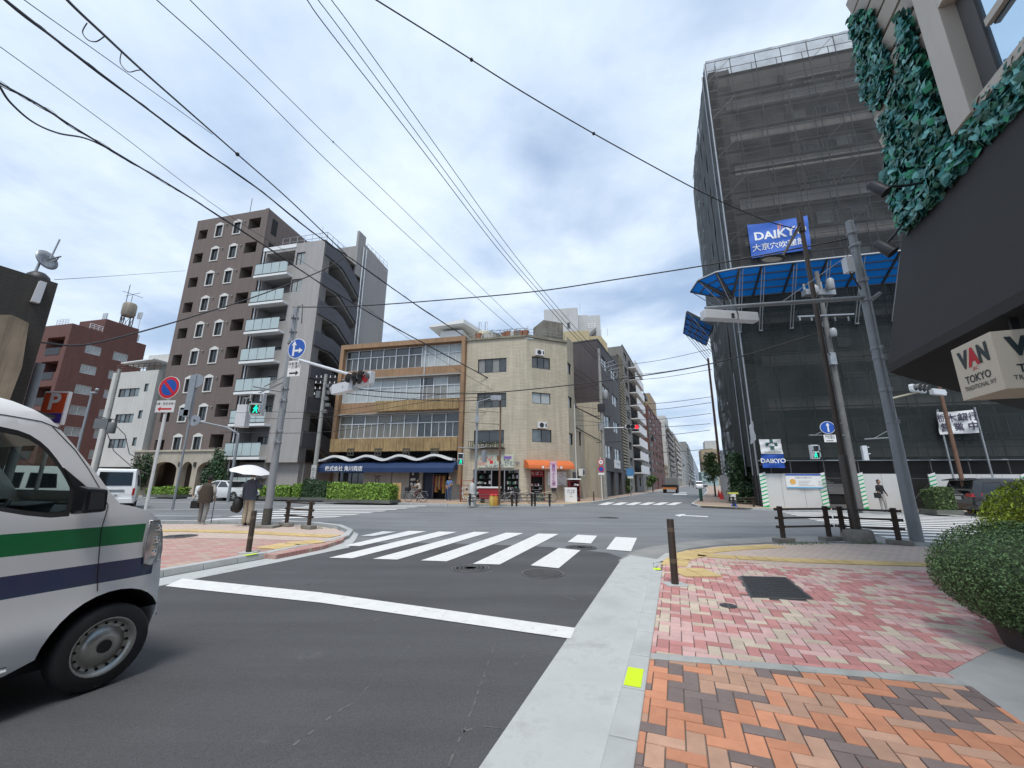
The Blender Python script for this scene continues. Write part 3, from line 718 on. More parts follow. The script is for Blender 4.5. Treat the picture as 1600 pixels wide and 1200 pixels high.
mb.box(gx0-.02, gx0+.32, -.35, -.003, zD, zt_+.1, 0); mb.box(gx1-.30, gx1+.02, -.35, -.003, zD-2.6, zt_+.1, 0); mb.box(gx0+.32, gx1-.3, -.35, -.003, zt_-.32, zt_+.1, 0)
mb.box(gx0+.33, gx1-.31, -.22, -.003, zB1+.02, zB1+.14, 1); mb.box(gx0+.33, gx1-.31, -.22, -.003, zC1+.02, zC1+.12, 1)
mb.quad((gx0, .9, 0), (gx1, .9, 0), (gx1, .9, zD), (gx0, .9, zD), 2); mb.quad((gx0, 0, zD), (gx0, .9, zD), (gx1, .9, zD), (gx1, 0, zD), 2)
mb.build('wall', [ORG, CONC, INT], t)
def bandwin(z0, z1, mats):
    n = 9; w_ = (fx1-fx0)/n
    for i in range(n):
        mb = MB(); f = .05; x0, x1 = i*w_, (i+1)*w_; h = z1-z0; zt2 = h*.62
        mb.box(0, w_, -.04, .05, 0, f); mb.box(0, w_, -.04, .05, h-f, h); mb.box(0, f*.7, -.07, .05, f, h-f); mb.box(w_-f*.7, w_, -.07, .05, f, h-f)
        mb.box(f, w_-f, -.045, .05, zt2-.03, zt2+.03); mb.box(w_/2-.02, w_/2+.02, -.03, .045, f, zt2-.03)
        o = mb.build('window', WHITEM, t, (fx0+x0, .16, z0)); g, g2 = mats[i]
        mb = MB(); mb.box(.02, w_/2, .02, .03, .02, zt2, 0); mb.box(w_/2, w_-.02, .005, .015, .02, zt2, 0); mb.box(.02, w_-.02, .02, .03, zt2, h-.02, 1); mb.build('pane', [g, g2], o)
def curtain(n, c, w1, dark=.5):
    m = mat(n, c, .3, 0, .1, 2, spec=.7)
    nt = m.node_tree; b = nt.nodes['Principled BSDF']; src = b.inputs['Base Color'].links[0].from_socket
    tc = N(nt, 'ShaderNodeTexCoord'); wv = N(nt, 'ShaderNodeTexWave', wave_type='BANDS', bands_direction=w1[0]); wv.inputs['Scale'].default_value = w1[1]; wv.inputs['Distortion'].default_value = w1[2]; L(nt, tc.outputs['Object'], wv.inputs[0])
    v = N(nt, 'ShaderNodeMapRange'); v.inputs['To Min'].default_value = 1-dark; v.inputs['To Max'].default_value = 1.05; L(nt, wv.outputs['Fac'], v.inputs[0])
    mc = N(nt, 'ShaderNodeVectorMath', operation='SCALE'); L(nt, src, mc.inputs[0]); L(nt, v.outputs[0], mc.inputs['Scale']); L(nt, mc.outputs[0], b.inputs['Base Color']); return m
CW = curtain('white_curtain', (.46, .50, .50), ('X', 4.0, 1.5), .3); CG = curtain('grey_curtain', (.27, .27, .255), ('X', 5.0, 2.0), .4)
BL = curtain('blind', (.42, .46, .46), ('Z', 3.0, .2), .22); BT = curtain('tan_screen', (.17, .165, .14), ('X', 1.0, 1.0), .15)
GD2 = mat('glass_dim', (.07, .075, .075), .08, 0, .4, 1.6, spec=.8)
bandwin(zA0, zA1, [(GD2, GD), (GD, GD), (GD, GD2), (GD2, GD), (GD, GD), (GD2, GD), (CW, CW), (CW, BL), (CW, CW)])
bandwin(zB0, zB1, [(CW, BL), (BL, BL), (BL, CW), (BL, BL), (BL, BL), (CW, BL), (CG, GD2), (CG, BL), (BL, CG)])
bandwin(zC0, zC1, [(BT, BT), (BT, GD2), (BT, BT), (BT, BT), (BT, BT), (BT, GD2), (GD, GD), (GD2, GD), (GD, GD)])
def boards(x0, x1, z0, z1, y):
    mb = MB(); n = int((x1-x0)/.17)
    for i in range(n):
        a = x0+(x1-x0)*i/n; b = x0+(x1-x0)*(i+1)/n-.008; dy = random.uniform(0, .025)
        mb.box(a, b, y-.03-dy, y, z0+random.uniform(-.03, .01), z1+random.uniform(-.01, .01))
    mb.box(x0, x1, y, y+.05, z0+.05, z1-.05)
    return mb
boards(gx0+.02, gx1-.33, zD+.02, zC0-.06, -.42).build('board_balcony', WOOD, t)
bx0 = X(FB, *c5(338, 580)); boards(bx0, gx1-.33, Z(FB, *c5(600, 605)), zB0-.02, -.42).build('board_balcony', WOOD, t)
mb = MB(); xx = X(FB, *c5(605, 500)); mb.tube([(xx, -.05, zC1+.3), (xx, -.05, zt_-.3)], .04, 6); mb.build('downpipe', WHITEM, t)
# penthouse with butterfly roof
mb = MB(); a0, a1 = X(FB, 688, 525, 4), X(FB, 722, 525, 4); zr = Z(FB, 700, 517, 4); zr2 = Z(FB, 700, 510, 4)
mb.box(a0, a1, 4, 8, zt_-.2, zr); mb.hexa([(a0-.9, 3.2, zr+.2), (a1+.4, 3.2, zr+.35), (a1+1.8, 8.6, zr+.35), (a0-.9, 8.6, zr+.2), (a0-.9, 3.2, zr+.38), (a1+.4, 3.2, zr+.75), (a1+1.8, 8.6, zr+.75), (a0-.9, 8.6, zr+.38)])
acunit(mb, a0-1.6, 4, zt_+.02, 1.0, .55, .5, 0, 1); mb.build('roof_house', [WHITE, DARK], t)
# wavy white band
zW = Z(FB, *c5(400, 885), -.6); mb = MB(); n = 90; xa, xb = gx0-.8, gx1-.5
for i in range(n):
    f = lambda q: zW+.17*math.sin(q*(4.1)*2*PI/1.0-2.1)+.05*q
    q0, q1 = i/n, (i+1)/n; x0_, x1_ = xa+(xb-xa)*q0, xa+(xb-xa)*q1; z0_, z1_ = f(q0), f(q1)
    mb.hexa([(x0_, -.95, z0_-.09), (x1_, -.95, z1_-.09), (x1_, .5, z1_-.09), (x0_, .5, z0_-.09), (x0_, -.95, z0_+.09), (x1_, -.95, z1_+.09), (x1_, .5, z1_+.09), (x0_, .5, z0_+.09)])
mb.build('wavy_canopy', WHITE, t)
for px_ in (180, 340, 505, 672):
    mb = MB(); xx = X(FB, *c5(px_, 850), -.45); zz = Z(FB, *c5(px_, 850), -.45)
    for dz in (-.28, -.02, .24): mb.box(xx-.32, xx+.32, -.5, -.44, zz+dz, zz+dz+.07)
    for dx in (-.3, -.03, .24): mb.box(xx+dx, xx+dx+.07, -.5, -.44, zz-.28, zz+.3)
    mb.build('lattice_emblem', mat('bronze_grey', (.07, .07, .06), .6, .2), t)
# shopfront: cream panels, dark shop window, door, clothes
zS = 2.62; CREAM = mat('cream_panel', (.40, .38, .34), .6, 0, .08, 1, streak=.15); NAVY = mat('navy_canvas', (.008, .03, .095), .75, 0, .12, 1, bump=.1, bscale=30)
sxs = lambda px_: X(FB, *c5(px_, 1050), .3)
mb = MB()
hl = [(sxs(100), sxs(250), .85, 2.35, .3), (sxs(520), sxs(578), .95, 2.25, .08), (sxs(598), sxs(752), .12, 2.6, .9)]
wall(mb, gx0+.05, gx1-.1, .1, zS, hl, .3); mb.box(gx0+.05, gx1, .3, .9, zS, zS+.02, 1); mb.box(sxs(415), sxs(418), .28, .3, .1, zS, 1)
mb.build('shopfront', [CREAM, DARK], t)
window(t, hl[0], .42, 4, 1, DARK, GD)
mb = MB(); mb.box(hl[1][0], hl[1][1], .33, .36, hl[1][2], hl[1][3], 0)
for i in range(7):
    x_ = random.uniform(hl[1][0]+.1, hl[1][1]-.35); z_ = random.uniform(1.1, 2.0); mb.box(x_, x_+random.uniform(.1, .3), .318, .33, z_, z_+random.uniform(.08, .2), 1)
mb.build('notice_board', [DARK, WSIGN], t)
mb = MB(); mb.box(hl[2][0]+.05, sxs(662), .5, .56, .12, 2.45); mb.build('door', mat('navy_door', (.01, .018, .05), .4), t)
mb = MB(); mb.lathe((sxs(333), .28, 1.55), [(.20, 0), (.20, .02)], 14, 0, 'y'); mb.lathe((sxs(333), .275, 1.55), [(.13, 0), (.13, .02)], 14, 1, 'y'); mb.box(sxs(333)-.28, sxs(333)+.28, .27, .3, 1.82, 1.88, 0)
mb.text('■ ■ ■ ■', (sxs(320), .27, 2.42), (1, 0, 0), (0, 0, 1), .18, 0)
mb.build('emblem', [INK, CREAM], t)
# blue awning with white lettering
mb = MB(); ax0, ax1 = gx0-.3, X(FB, *c5(785, 940), -1.2); za1, za0 = Z(FB, *c5(450, 912), -.9), Z(FB, *c5(450, 968), -1.4)
prof = [(.3, za1+.12), (-.3, za1+.12), (-.75, za1), (-1.1, za1-.22), (-1.3, za0+.35), (-1.32, za0), (-1.25, za0-.0), (-1.22, za0+.3), (.3, za0+.3)]
mb.extrx([(y, z) for y, z in prof], ax0, ax1); mb.text('株式会社 角川商店', ((X(FB, *c5(137, 950), -1.33)), -1.335, (za0+.28)), (1, 0, 0), (0, 0, 1), .42, 1, bold=.02)
mb.build('awning', [NAVY, WSIGN], t)

# ---------- beige tiled corner building ----------
BEIGE = brickmat('beige_tile', (.55, .49, .375), (.48, .425, .32), (.36, .32, .25), .6, .12, .09, .7, .25, .22, ms=.1)
BEIGE2 = mat('beige_render', (.50, .45, .35), .85, 0, .12, .6, bump=.1, streak=.3)
c6b = lambda x, y: (700+x/3.635, 480+y/3.635)
bx0 = gx1+.05; bx1 = av(X(FB, 822.4, 526.8), X(FB, 823.2, 777))
t = froot('corner_building', 'beige tiled corner building of four storeys with orange awning', 'building', FB)
bz = av(Z(FB, *c6b(140, 190)), Z(FB, *c6b(440, 170)))
q1 = FB.w(bx1, 0); FM = Fr(q1.x, q1.y, 22.0); mL = X(FM, 888.5, 650)
q2 = FM.w(mL, 0); FR_ = Fr(q2.x, q2.y, 65.2); rL = X(FR_, 897, 600)
def loc2(F, x, y, z): return FB.loc(F.w(x, y, z))
w1 = [(X(FB, *c6b(170, 330)), X(FB, *c6b(332, 330)), Z(FB, *c6b(250, 372)), Z(FB, *c6b(250, 292))),
      (X(FB, *c6b(165, 530)), X(FB, *c6b(331, 530)), Z(FB, *c6b(250, 570)), Z(FB, *c6b(250, 488))),
      (X(FB, *c6b(147, 740)), X(FB, *c6b(318, 740)), Z(FB, *c6b(250, 778)), Z(FB, *c6b(250, 698)))]
so_ = (X(FB, *c6b(140, 990)), X(FB, *c6b(405, 990)), .12, Z(FB, *c6b(270, 921)), 1.4)
mb = MB(); wall(mb, bx0, bx1, 0, bz, w1+[so_], 0, .16)
# middle and right faces
mb.m = FB_to = Matrix.Identity(4)
def frmat(F):   # matrix from frame F to the local space of FB
    a = R(F.a-FB.a); o = Vector(FB.loc(F.o)); mm = Matrix.Rotation(a, 4, 'Z'); mm.translation = o; return mm
w2 = [(X(FM, *c6b(476, 320)), X(FM, *c6b(580, 320)), Z(FM, *c6b(528, 350)), Z(FM, *c6b(528, 284))),
      (X(FM, *c6b(477, 520)), X(FM, *c6b(582, 520)), Z(FM, *c6b(528, 549)), Z(FM, *c6b(528, 486))),
      (X(FM, *c6b(478, 730)), X(FM, *c6b(588, 730)), Z(FM, *c6b(528, 767)), Z(FM, *c6b(528, 694)))]
od = (X(FM, *c6b(470, 1000)), X(FM, *c6b(550, 1000)), .12, Z(FM, *c6b(510, 925)), .5)
zmb = bz-.1
mb.m = frmat(FM); wall(mb, 0, mL, 0, zmb, w2+[od], 0, .16)
w3 = [(X(FR_, *c6b(677, 345)), X(FR_, *c6b(699, 345)), Z(FR_, *c6b(688, 380)), Z(FR_, *c6b(688, 318))),
      (X(FR_, *c6b(683, 540)), X(FR_, *c6b(705, 540)), Z(FR_, *c6b(694, 572)), Z(FR_, *c6b(694, 510))),
      (X(FR_, *c6b(688, 745)), X(FR_, *c6b(711, 745)), Z(FR_, *c6b(700, 782)), Z(FR_, *c6b(700, 716)))]
rLL = rL; mb.m = frmat(FR_); wall(mb, 0, rLL, 0, zmb+.7, w3, 0, .16, 1)
mb.m = Matrix.Identity(4)
pA, pB, pC, pD = (bx0, 0), (bx1, 0), loc2(FM, mL, 0, 0)[:2], loc2(FR_, rLL, 0, 0)[:2]
pE = (bx0, 12)
foot = [pA, pB, pC, pD, (pD[0]-1, 12), pE]
mb.add([(x, y, bz-.12) for x, y in foot], [tuple(range(6))], 1)
mb.quad((*pD, 0), (pD[0]-1, 12, 0), (pD[0]-1, 12, bz), (*pD, bz), 1); mb.quad((bx0, 0, 0), (bx0, 0, bz), (bx0, 12, bz), (bx0, 12, 0), 1)
mb.build('wall', [BEIGE, BEIGE2], t)
for k, h in enumerate(w1): window(t, h, .09, 4 if k < 2 else 2, 1, WFRAME, [CG, GD2, GD][k], gl2=[GD, GD, GD][k])
def win_in(F, h, nx, fm, g, g2=None, y=.09):
    o = window(t, h, y, nx, 1, fm, g, gl2=g2); p = FB.loc(F.w(h[0], y, h[2])); o.location = p; o.rotation_euler.z = R(F.a-FB.a); return o
win_in(FM, w2[0], 3, WFRAME, GD2, GD); win_in(FM, w2[1], 2, WFRAME, BL); win_in(FM, w2[2], 2, WFRAME, GB, GD)
for h in w3: win_in(FR_, h, 1, WFRAME, GD)
# parapet, roof clutter, railing
mb = MB(); mb.box(bx0, bx1, -.12, .1, bz, bz+.16); mb.m = frmat(FM); mb.box(0, mL, -.12, .1, bz-.02, bz+.14); mb.m = Matrix.Identity(4); mb.build('parapet', mat('stained_coping', (.24, .22, .17), .85, 0, .3, 1.2, streak=.3), t)
mb = MB(); rail(mb, [(bx0+.1, .35), (bx1, .35)], bz+.1, .8, 1.0, .02, 2); mb.m = frmat(FM); rail(mb, [(0.1, .35), (mL, .35)], bz+.1, .75, 1.0, .02, 2); mb.m = Matrix.Identity(4); mb.build('roof_railing', mat('old_rail', (.26, .27, .25), .6, .2), t)
mb = MB(); random.seed(5)
for i in range(34):
    x_ = random.uniform(bx0+.6, bx1+.2); s_ = random.uniform(.2, .42); mb.lathe((x_, random.uniform(.15, .3), bz+.1), [(s_*.6, 0), (s_*.8, s_*1.3)], 8, random.choice([0, 1, 2]))
    if i % 2:
        for k in range(14): a_ = Vector((random.gauss(0, .16), random.gauss(0, .12), random.uniform(.25, .75))); p_ = Vector((x_, .25, bz+.15))+a_; q_ = Vector((random.uniform(-1, 1), random.uniform(-1, 1), random.uniform(-.3, 1)))*.09; mb.add([p_, p_+q_, p_+Vector((-q_.y, q_.x, .05))], [(0, 1, 2)], 3)
mb.build('roof_planter', [mat('pot_white', (.5, .5, .45)), mat('pot_terracotta', (.3, .14, .08)), mat('pot_grey', (.2, .2, .18)), mat('roof_leaf', (.10, .14, .035), .7, island=.4)], t)
tx = X(FB, *c6b(205, 140), 3); mb = MB(); tz = Z(FB, *c6b(205, 165), 3); mb.lathe((tx, 3, bz), [(.75, 0), (.8, .5), (.8, tz-bz), (.6, tz-bz+.35), (.2, tz-bz+.5)], 14)
mb.tube([(tx-.5, 3, tz), (tx-.5, 3, tz+1.4), (tx-.3, 3, tz+1.4), (tx-.3, 3, tz+.3)], .03, 6, 1); mb.tube([(tx+.1, 3, tz), (tx+.1, 3, tz+1.4), (tx+.3, 3, tz+1.4), (tx+.3, 3, tz+.3)], .03, 6, 1)
mb.build('water_tank', [mat('cream_tank', (.52, .48, .34), .6, 0, .1, 2), ALU], t)
# stained stair head box on the roof at right
mb = MB(); mb.m = frmat(FM); zz1 = Z(FM, *c6b(680, 98), .6); zb1 = Z(FM, *c6b(560, 150), .6); xa_ = X(FM, *c6b(546, 120), .8); mb.box(xa_-.2, mL-.05, .5, 2.6, bz-.1, zz1)
mb.m = Matrix.Identity(4); mb.build('stair_head', mat('stained_concrete', (.21, .20, .17), .9, 0, .35, 1.5, streak=.45), t)
# air conditioners on the middle face
for (px_, py_) in ((492, 275), (505, 688)):
    mb = MB(); mb.m = frmat(FM); acunit(mb, X(FM, *c6b(px_, py_)), -.02, Z(FM, *c6b(px_, py_)), .75, .48, .28); mb.build('air_conditioner', [WHITE, DARK], t)
# flower box balcony
mb = MB(); h = w1[2]; z0_ = h[2]-.32; mb.box(h[0]-.3, h[1]+.1, -.45, -.40, z0_, z0_+.04)
for k in range(16): x_ = h[0]-.3+(h[1]-h[0]+.4)*k/15; mb.box(x_-.015, x_+.015, -.45, -.42, z0_, z0_+.5)
mb.box(h[0]-.3, h[1]+.1, -.46, -.41, z0_+.5, z0_+.54); mb.box(h[0]-.3, h[1]+.1, -.42, -.01, z0_-.04, z0_)
for k in range(240):
    p_ = Vector((random.uniform(h[0]-.25, h[1]), random.uniform(-.4, -.1), z0_+random.uniform(.05, .5))); q_ = Vector((random.uniform(-1, 1), random.uniform(-1, 1), random.uniform(-1, 1)))*.09
    mb.add([p_, p_+q_, p_+Vector((-q_.y, q_.x, .05))], [(0, 1, 2)], 1 if k % 6 else 2)
mb.build('flower_balcony', [DARK, MATS['roof_leaf'], WHITE], t)
# shop signboard
s0, s1_ = X(FB, *c6b(172, 870), -.06), X(FB, *c6b(375, 870), -.06); sz0, sz1 = Z(FB, *c6b(270, 911), -.06), Z(FB, *c6b(270, 838), -.06)
mb = MB(); mb.box(s0, s1_, -.08, -.003, sz0, sz1); w_ = s1_-s0; h_ = sz1-sz0
SG = mat('sign_pale_green', (.50, .54, .44), .6, var=.08)
tt = lambda s, fx, fz, sz, mi: mb.text(s, (s0+w_*fx, -.084, sz0+h_*fz), (1, 0, 0), (0, 0, 1), sz, mi)
tt('SEIKI', .12, .28, .34, 1); tt('しんかむや', .80, .28, .42, 2); tt('制服', .80, .55, .26, 2); tt('TEL 03-3861-1558', .45, .08, .2, 2)
for i in range(6): tt('人', .08+i*.06, .62+.08*(i % 2), .36, 1)
mb.box(s0+w_*.33, s0+w_*.42, -.088, -.08, sz0+h_*.3, sz0+h_*.55, 1); mb.box(s0+w_*.53, s0+w_*.62, -.088, -.08, sz0+h_*.5, sz0+h_*.95, 3); mb.box(s0+w_*.72, s0+w_*.93, -.088, -.08, sz0+h_*.68, sz0+h_*.88, 4)
mb.build('signboard', [SG, RED, mat('ink_navy', (.02, .03, .12)), mat('sign_brown', (.25, .12, .05)), mat('sign_violet', (.22, .12, .4))], t)
# shop window with wares
mb = MB(); mb.box(so_[0], so_[1], 1.38, 1.4, .12, so_[3])
mb.build('shop_interior', INT, t)
mb = MB()
for x_ in (so_[0], X(FB, *c6b(243, 990)), X(FB, *c6b(317, 990)), so_[1]-.06): mb.box(x_, x_+.07, .05, .12, .12, so_[3])
mb.box(so_[0], so_[1], .05, .12, so_[3]-.08, so_[3]); mb.box(so_[0], so_[1], .05, .12, .12, .2); mb.build('shop_window_frame', ALU, t)
random.seed(3)
for (a_, b_) in ((150, 240), (325, 400)):
    mb = MB()
    xa_, xb_ = X(FB, *c6b(a_, 990)), X(FB, *c6b(b_, 990))
    for k in range(5): mb.box(xa_, xb_, .4, .7, .45+k*.42, .47+k*.42, 3)
    for k in range(34):
        x_ = random.uniform(xa_, xb_-.2); z_ = .47+.42*random.randrange(5); w__ = random.uniform(.06, .2); mb.box(x_, x_+w__, .42, .42+random.uniform(.03, .2), z_, z_+random.uniform(.1, .33), random.choice([0, 0, 1, 2, 3]))
    mb.build('shop_wares', [mat('ware_white', (.5, .5, .5)), mat('ware_grey', (.15, .15, .16)), mat('ware_green', (.08, .2, .14)), DARK], t)
# red doorway, map, orange awning on the corner face
mb = MB(); mb.m = frmat(FM); mb.box(od[0], od[1], .45, .5, .12, od[3], 0); mb.box(od[0]+.05, od[1]-.05, .1, .14, od[3]-.5, od[3]-.02, 1); mb.box(od[0]+.05, od[1]-.05, .2, .4, .12, .55, 2)
for k in range(3): mb.box(od[0]+.08, od[1]-.08, .2, .4, .62+k*.28, .64+k*.28, 3)
for k in range(16): x_ = random.uniform(od[0]+.1, od[1]-.3); z_ = .64+.28*random.randrange(3); mb.box(x_, x_+.14, .22, .3, z_, z_+.16, random.choice([3, 2, 1]))
for x_ in (od[0], od[1]-.06): mb.box(x_, x_+.06, .02, .1, .12, od[3], 1)
mb.text('た ば こ', ((od[0]+od[1])/2, .09, od[3]-.26), (1, 0, 0), (0, 0, 1), .3, 3); mb.build('shop_doorway', [INT, mat('dark_red_board', (.25, .015, .025)), mat('counter_green', (.16, .25, .2)), WSIGN], t)
mb = MB(); mb.m = frmat(FM); ma0, ma1 = X(FM, *c6b(566, 970)), X(FM, *c6b(670, 970)); mb.box(ma0, ma1, -.05, -.003, Z(FM, *c6b(620, 1012)), Z(FM, *c6b(620, 935)))
random.seed(4)
for k in range(22): x_ = random.uniform(ma0+.1, ma1-.4); z_ = random.uniform(1.15, 2.4); mb.bar((x_, -.056, z_), (x_+random.uniform(.1, .5), -.056, z_+random.uniform(-.25, .25)), .012, .025, 1)
mb.build('wall_map', [WSIGN, mat('map_line', (.3, .3, .32))], t)
ORANGE = mat('orange_canvas', (.62, .15, .04), .7, 0, .08, 1, bump=.08, bscale=30)
oa0, oa1 = X(FM, *c6b(452, 900), -.7), X(FM, *c6b(712, 900), -.7); oz1, oz0 = Z(FM, *c6b(570, 876), -.5), Z(FM, *c6b(570, 918), -.9)
mb = MB(); mb.m = frmat(FM); pr = [(0, oz1+.05)]+[(-.9*math.sin(a_*PI/10), oz0+.1+(oz1-oz0)*math.cos(a_*PI/10)) for a_ in range(6)]+[(-.9, oz0), (-.85, oz0), (0, oz0+.1)]
mb.extrx(pr, oa0, oa1); mb.text('■ しんかむや ■', ((oa0+oa1)/2, -.906, oz0+.1), (1, 0, 0), (0, 0, 1), .24, 1); mb.build('awning', [ORANGE, WSIGN], t)
mb = MB(); mb.m = frmat(FR_); x_ = X(FR_, *c6b(713, 930)); mb.box(.7, 1.5, -.06, .0, .1, 2.3, 1); acunit(mb, 2.4, -.02, 2.0, .8, .6, .35); mb.box(1.7, 1.75, -.05, 0, .1, 8, 0); mb.build('side_fittings', [WHITE, DARK], t)

# ---------- buildings along the left of the side street ----------
SL = Fr(q2.x, q2.y, 65.2)
def streetblock(name, label, xa, xb, ytop, mat_, py_ref=None, rows=5, cols=3, set_=0, z=None, fr_w=True, gl=None, s0=None, s1=None, depth=9, gm=None, win=True, extra=None, group='buildings lining the left of the side street', w_h=.5):
    """block with its street face on SL from image column xa to xb (top edge at the near corner ytop)"""
    s0 = X(SL, xa, 700, -set_) if s0 is None else s0; s1 = X(SL, xb, 700, -set_) if s1 is None else s1
    z = Z(SL, xa, ytop, -set_) if z is None else z
    o = SL.w(s0, -set_); t = thing(name, label, 'building', o, SL.a, group); ln = s1-s0
    mb = MB(); holes = []
    if win:
        fh = (z-3.2)/rows; cw = ln/cols
        for r_ in range(rows):
            for c_ in range(cols): holes.append((c_*cw+cw*.22, c_*cw+cw*.78, 3.2+r_*fh+fh*.25, 3.2+r_*fh+fh*(.25+w_h)))
        dw = min(ln*.35, 2.5); holes.append((ln*.3, ln*.3+dw, .12, 2.5, .4)); holes.append((ln*.7, ln*.7+dw*.6, .9, 2.3, .2))
    wall(mb, 0, ln, 0, z, holes, 0, .15); shell(mb, 0, ln, 0, depth, 0, z, mr=0)
    mb.box(-.05, ln+.05, -.06, .12, z, z+.18); mb.build('wall', mat_, t)
    for h in holes[:rows*cols] if win else []: window(t, h, .1, 2, 1, gm or WFRAME, gl or random.choice([GD, GB, GD2, GC]), fw=.05)
    if win:
        mb = MB(); h = holes[-2]; mb.box(h[0], h[1], .3, .36, h[2], h[3]); mb.build('door', DARK, t); window(t, holes[-1], .1, 2, 1, WFRAME, GD)
    return t, ln, z
DG = brickmat('dark_siding', (.075, .062, .066), (.068, .056, .06), (.05, .045, .048), 3.0, .12, .08, .7, .2, .15)
GREYC = mat('grey_concrete_wall', (.22, .22, .21), .85, 0, .15, .5, bump=.1, streak=.3)
PALE = mat('pale_wall', (.46, .46, .44), .85, 0, .12, .4, streak=.25)
CREAMW = mat('cream_wall', (.50, .455, .36), .85, 0, .12, .5, streak=.3)
TAN = mat('tan_wall', (.33, .26, .17), .85, 0, .12, .5, streak=.2)
DGREY = mat('dark_grey_wall', (.10, .10, .105), .8, 0, .15, .5, streak=.2)
RB = brickmat('red_brick_wall', (.145, .06, .048), (.125, .05, .042), (.10, .06, .05), .3, .1, .08, .8, .2, .2)
# low annex behind the corner building
s_a = rLL+.05; s_b = X(SL, 915, 700); z_a = Z(SL, 905, 640)
t = thing('annex_building', 'low beige annex beside the corner building with two narrow windows', 'building', SL.w(s_a, .1), SL.a)
mb = MB(); hs = [((s_b-s_a)*.45, (s_b-s_a)*.7, z_a-3.2, z_a-1.9), ((s_b-s_a)*.2, (s_b-s_a)*.6, .12, 2.4, .3)]; wall(mb, 0, s_b-s_a, 0, z_a, hs, 0, .15); shell(mb, 0, s_b-s_a, 0, 6, 0, z_a)
mb.hexa([(1, .5, z_a), (3.2, .5, z_a), (3.2, 4, z_a), (1, 4, z_a), (2.0, .5, z_a+1.4), (2.1, .5, z_a+1.4), (2.1, 4, z_a+1.4), (2.0, 4, z_a+1.4)], 1); mb.build('wall', [BEIGE2, GREYC], t)
window(t, hs[0], .1, 1, 1, WFRAME, GD); mb = MB(); mb.box(hs[1][0], hs[1][1], .25, .3, .12, 2.4); mb.build('door', DARK, t)
# dark sided house: flank wall faces us above a cream wall
s2a = X(SL, 941, 700, -.9); zt2 = Z(SL, 944, 545, -.9); zmid = Z(SL, 940, 630, -.9); s2b = X(SL, 972, 700, -.9)
t = thing('terrace_house', 'dark sided block with cream lower flank wall behind the corner building', 'building', SL.w(s2a, -.9), SL.a, 'buildings lining the left of the side street')
ln = s2b-s2a; mb = MB(); hs = []
for r_ in range(4):
    for c_ in range(2): hs.append((ln*(.12+c_*.45), ln*(.42+c_*.45), 3.3+r_*(zt2-3.3)/4+.6, 3.3+r_*(zt2-3.3)/4+1.9))
hs.append((ln*.1, ln*.5, .12, 2.6, .4)); hs.append((ln*.6, ln*.9, .12, 2.6, .4))
wall(mb, 0, ln, 0, zt2, hs, 0, .15, 2); mb.quad((0, 0, zmid), (0, 0, zt2), (0, 6.5, zt2), (0, 6.5, zmid), 0); mb.box(-.25, 0, .2, 6.5, 0, zmid, 1)
mb.quad((0, 0, 0), (0, 0, zmid), (0, .2, zmid), (0, .2, 0), 1)
mb.quad((ln, 0, 0), (ln, 6.5, 0), (ln, 6.5, zt2), (ln, 0, zt2), 2); mb.quad((0, 0, zt2), (ln, 0, zt2), (ln, 6.5, zt2), (0, 6.5, zt2), 2); mb.box(-.04, ln, -.04, .1, zt2, zt2+.12, 2); mb.box(-.04, .1, .1, 6.5, zt2, zt2+.12, 2)
mb.build('wall', [DG, CREAMW, DGREY], t)
for h in hs[:8]: window(t, h, .1, 2, 1, ALU, GB)
mb = MB(); mb.box(hs[8][0], hs[9][1], .3, .35, .12, 2.6); mb.build('door', DARK, t)
mb = MB(); mb.box(ln*.5, ln*.78, -.12, -.02, 3.0, 3.9); mb.text('テナント募集', (ln*.64, -.125, 3.45), (1, 0, 0), (0, 0, 1), .3, 1); mb.build('signboard', [WSIGN, INK], t)
# yellowish stepped building and the white tower behind
YEL = brickmat('yellow_tile', (.52, .44, .27), (.50, .42, .25), (.38, .32, .2), .3, .1, .06, .7, .15, .1)
FY = Fr(*SL.w(s2a+4, 6).to_2d(), A2+3)
def bgblock(F, xl, xr, yt, depth, mat_, root=None, z0=0, name='wall', yref=700, zz=None):
    a, b = X(F, xl, yref), X(F, xr, yref); z = Z(F, (xl+xr)/2, yt) if zz is None else zz
    mb = MB(); mb.box(a, b, 0, depth, z0, z); o = mb.build(name, mat_, root); return a, b, z, o
oy = Vector((9.5, 50, 0)); FY = Fr(oy.x, oy.y, A2+4); t = froot('apartment_building', 'pale yellow tiled block stepping down behind the dark sided house', 'building', FY)
a = X(FY, 893, 530); b = X(FY, 921, 530); z1 = Z(FY, 905, 517); z2 = Z(FY, 905, 545)
mb = MB(); mb.box(a-3, b, 0, 9, 0, z1); mb.box(b, b+1.6, .6, 9, 0, z1-.6); mb.extr([(b+1.6, 0), (b+2.3, 0), (b+2.3, z1-1.6), (b+1.6, z1-.6)], 1.0, 10); mb.build('wall', YEL, t)
mb = MB(); mb.box(a-.2, b-1.9, -.9, -.003, z1-2.3, z1-2.0, 0); mb.build('balcony_slab', GREYC, t)
window(t, (a+.1, a+1.5, z1-4.2, z1-2.4), -.05, 2, 1, ALU, GB); window(t, (b-.9, b-.25, z1-3.0, z1-1.7), -.05, 1, 1, ALU, GB)
mb = MB(); rail(mb, [(b+1.6, .9), (b+2.4, .9)], z1-.6, 1, .6, .02, 1); mb.build('roof_railing', ALU, t)
FW = Fr(9.5, 74, A2+3); t = froot('tower_building', 'white tower with an outside stair rising behind the corner building', 'building', FW)
a, b, c_ = X(FW, 850, 500), X(FW, 903, 500), X(FW, 918, 500); z1 = Z(FW, 880, 482); z2 = Z(FW, 910, 487)
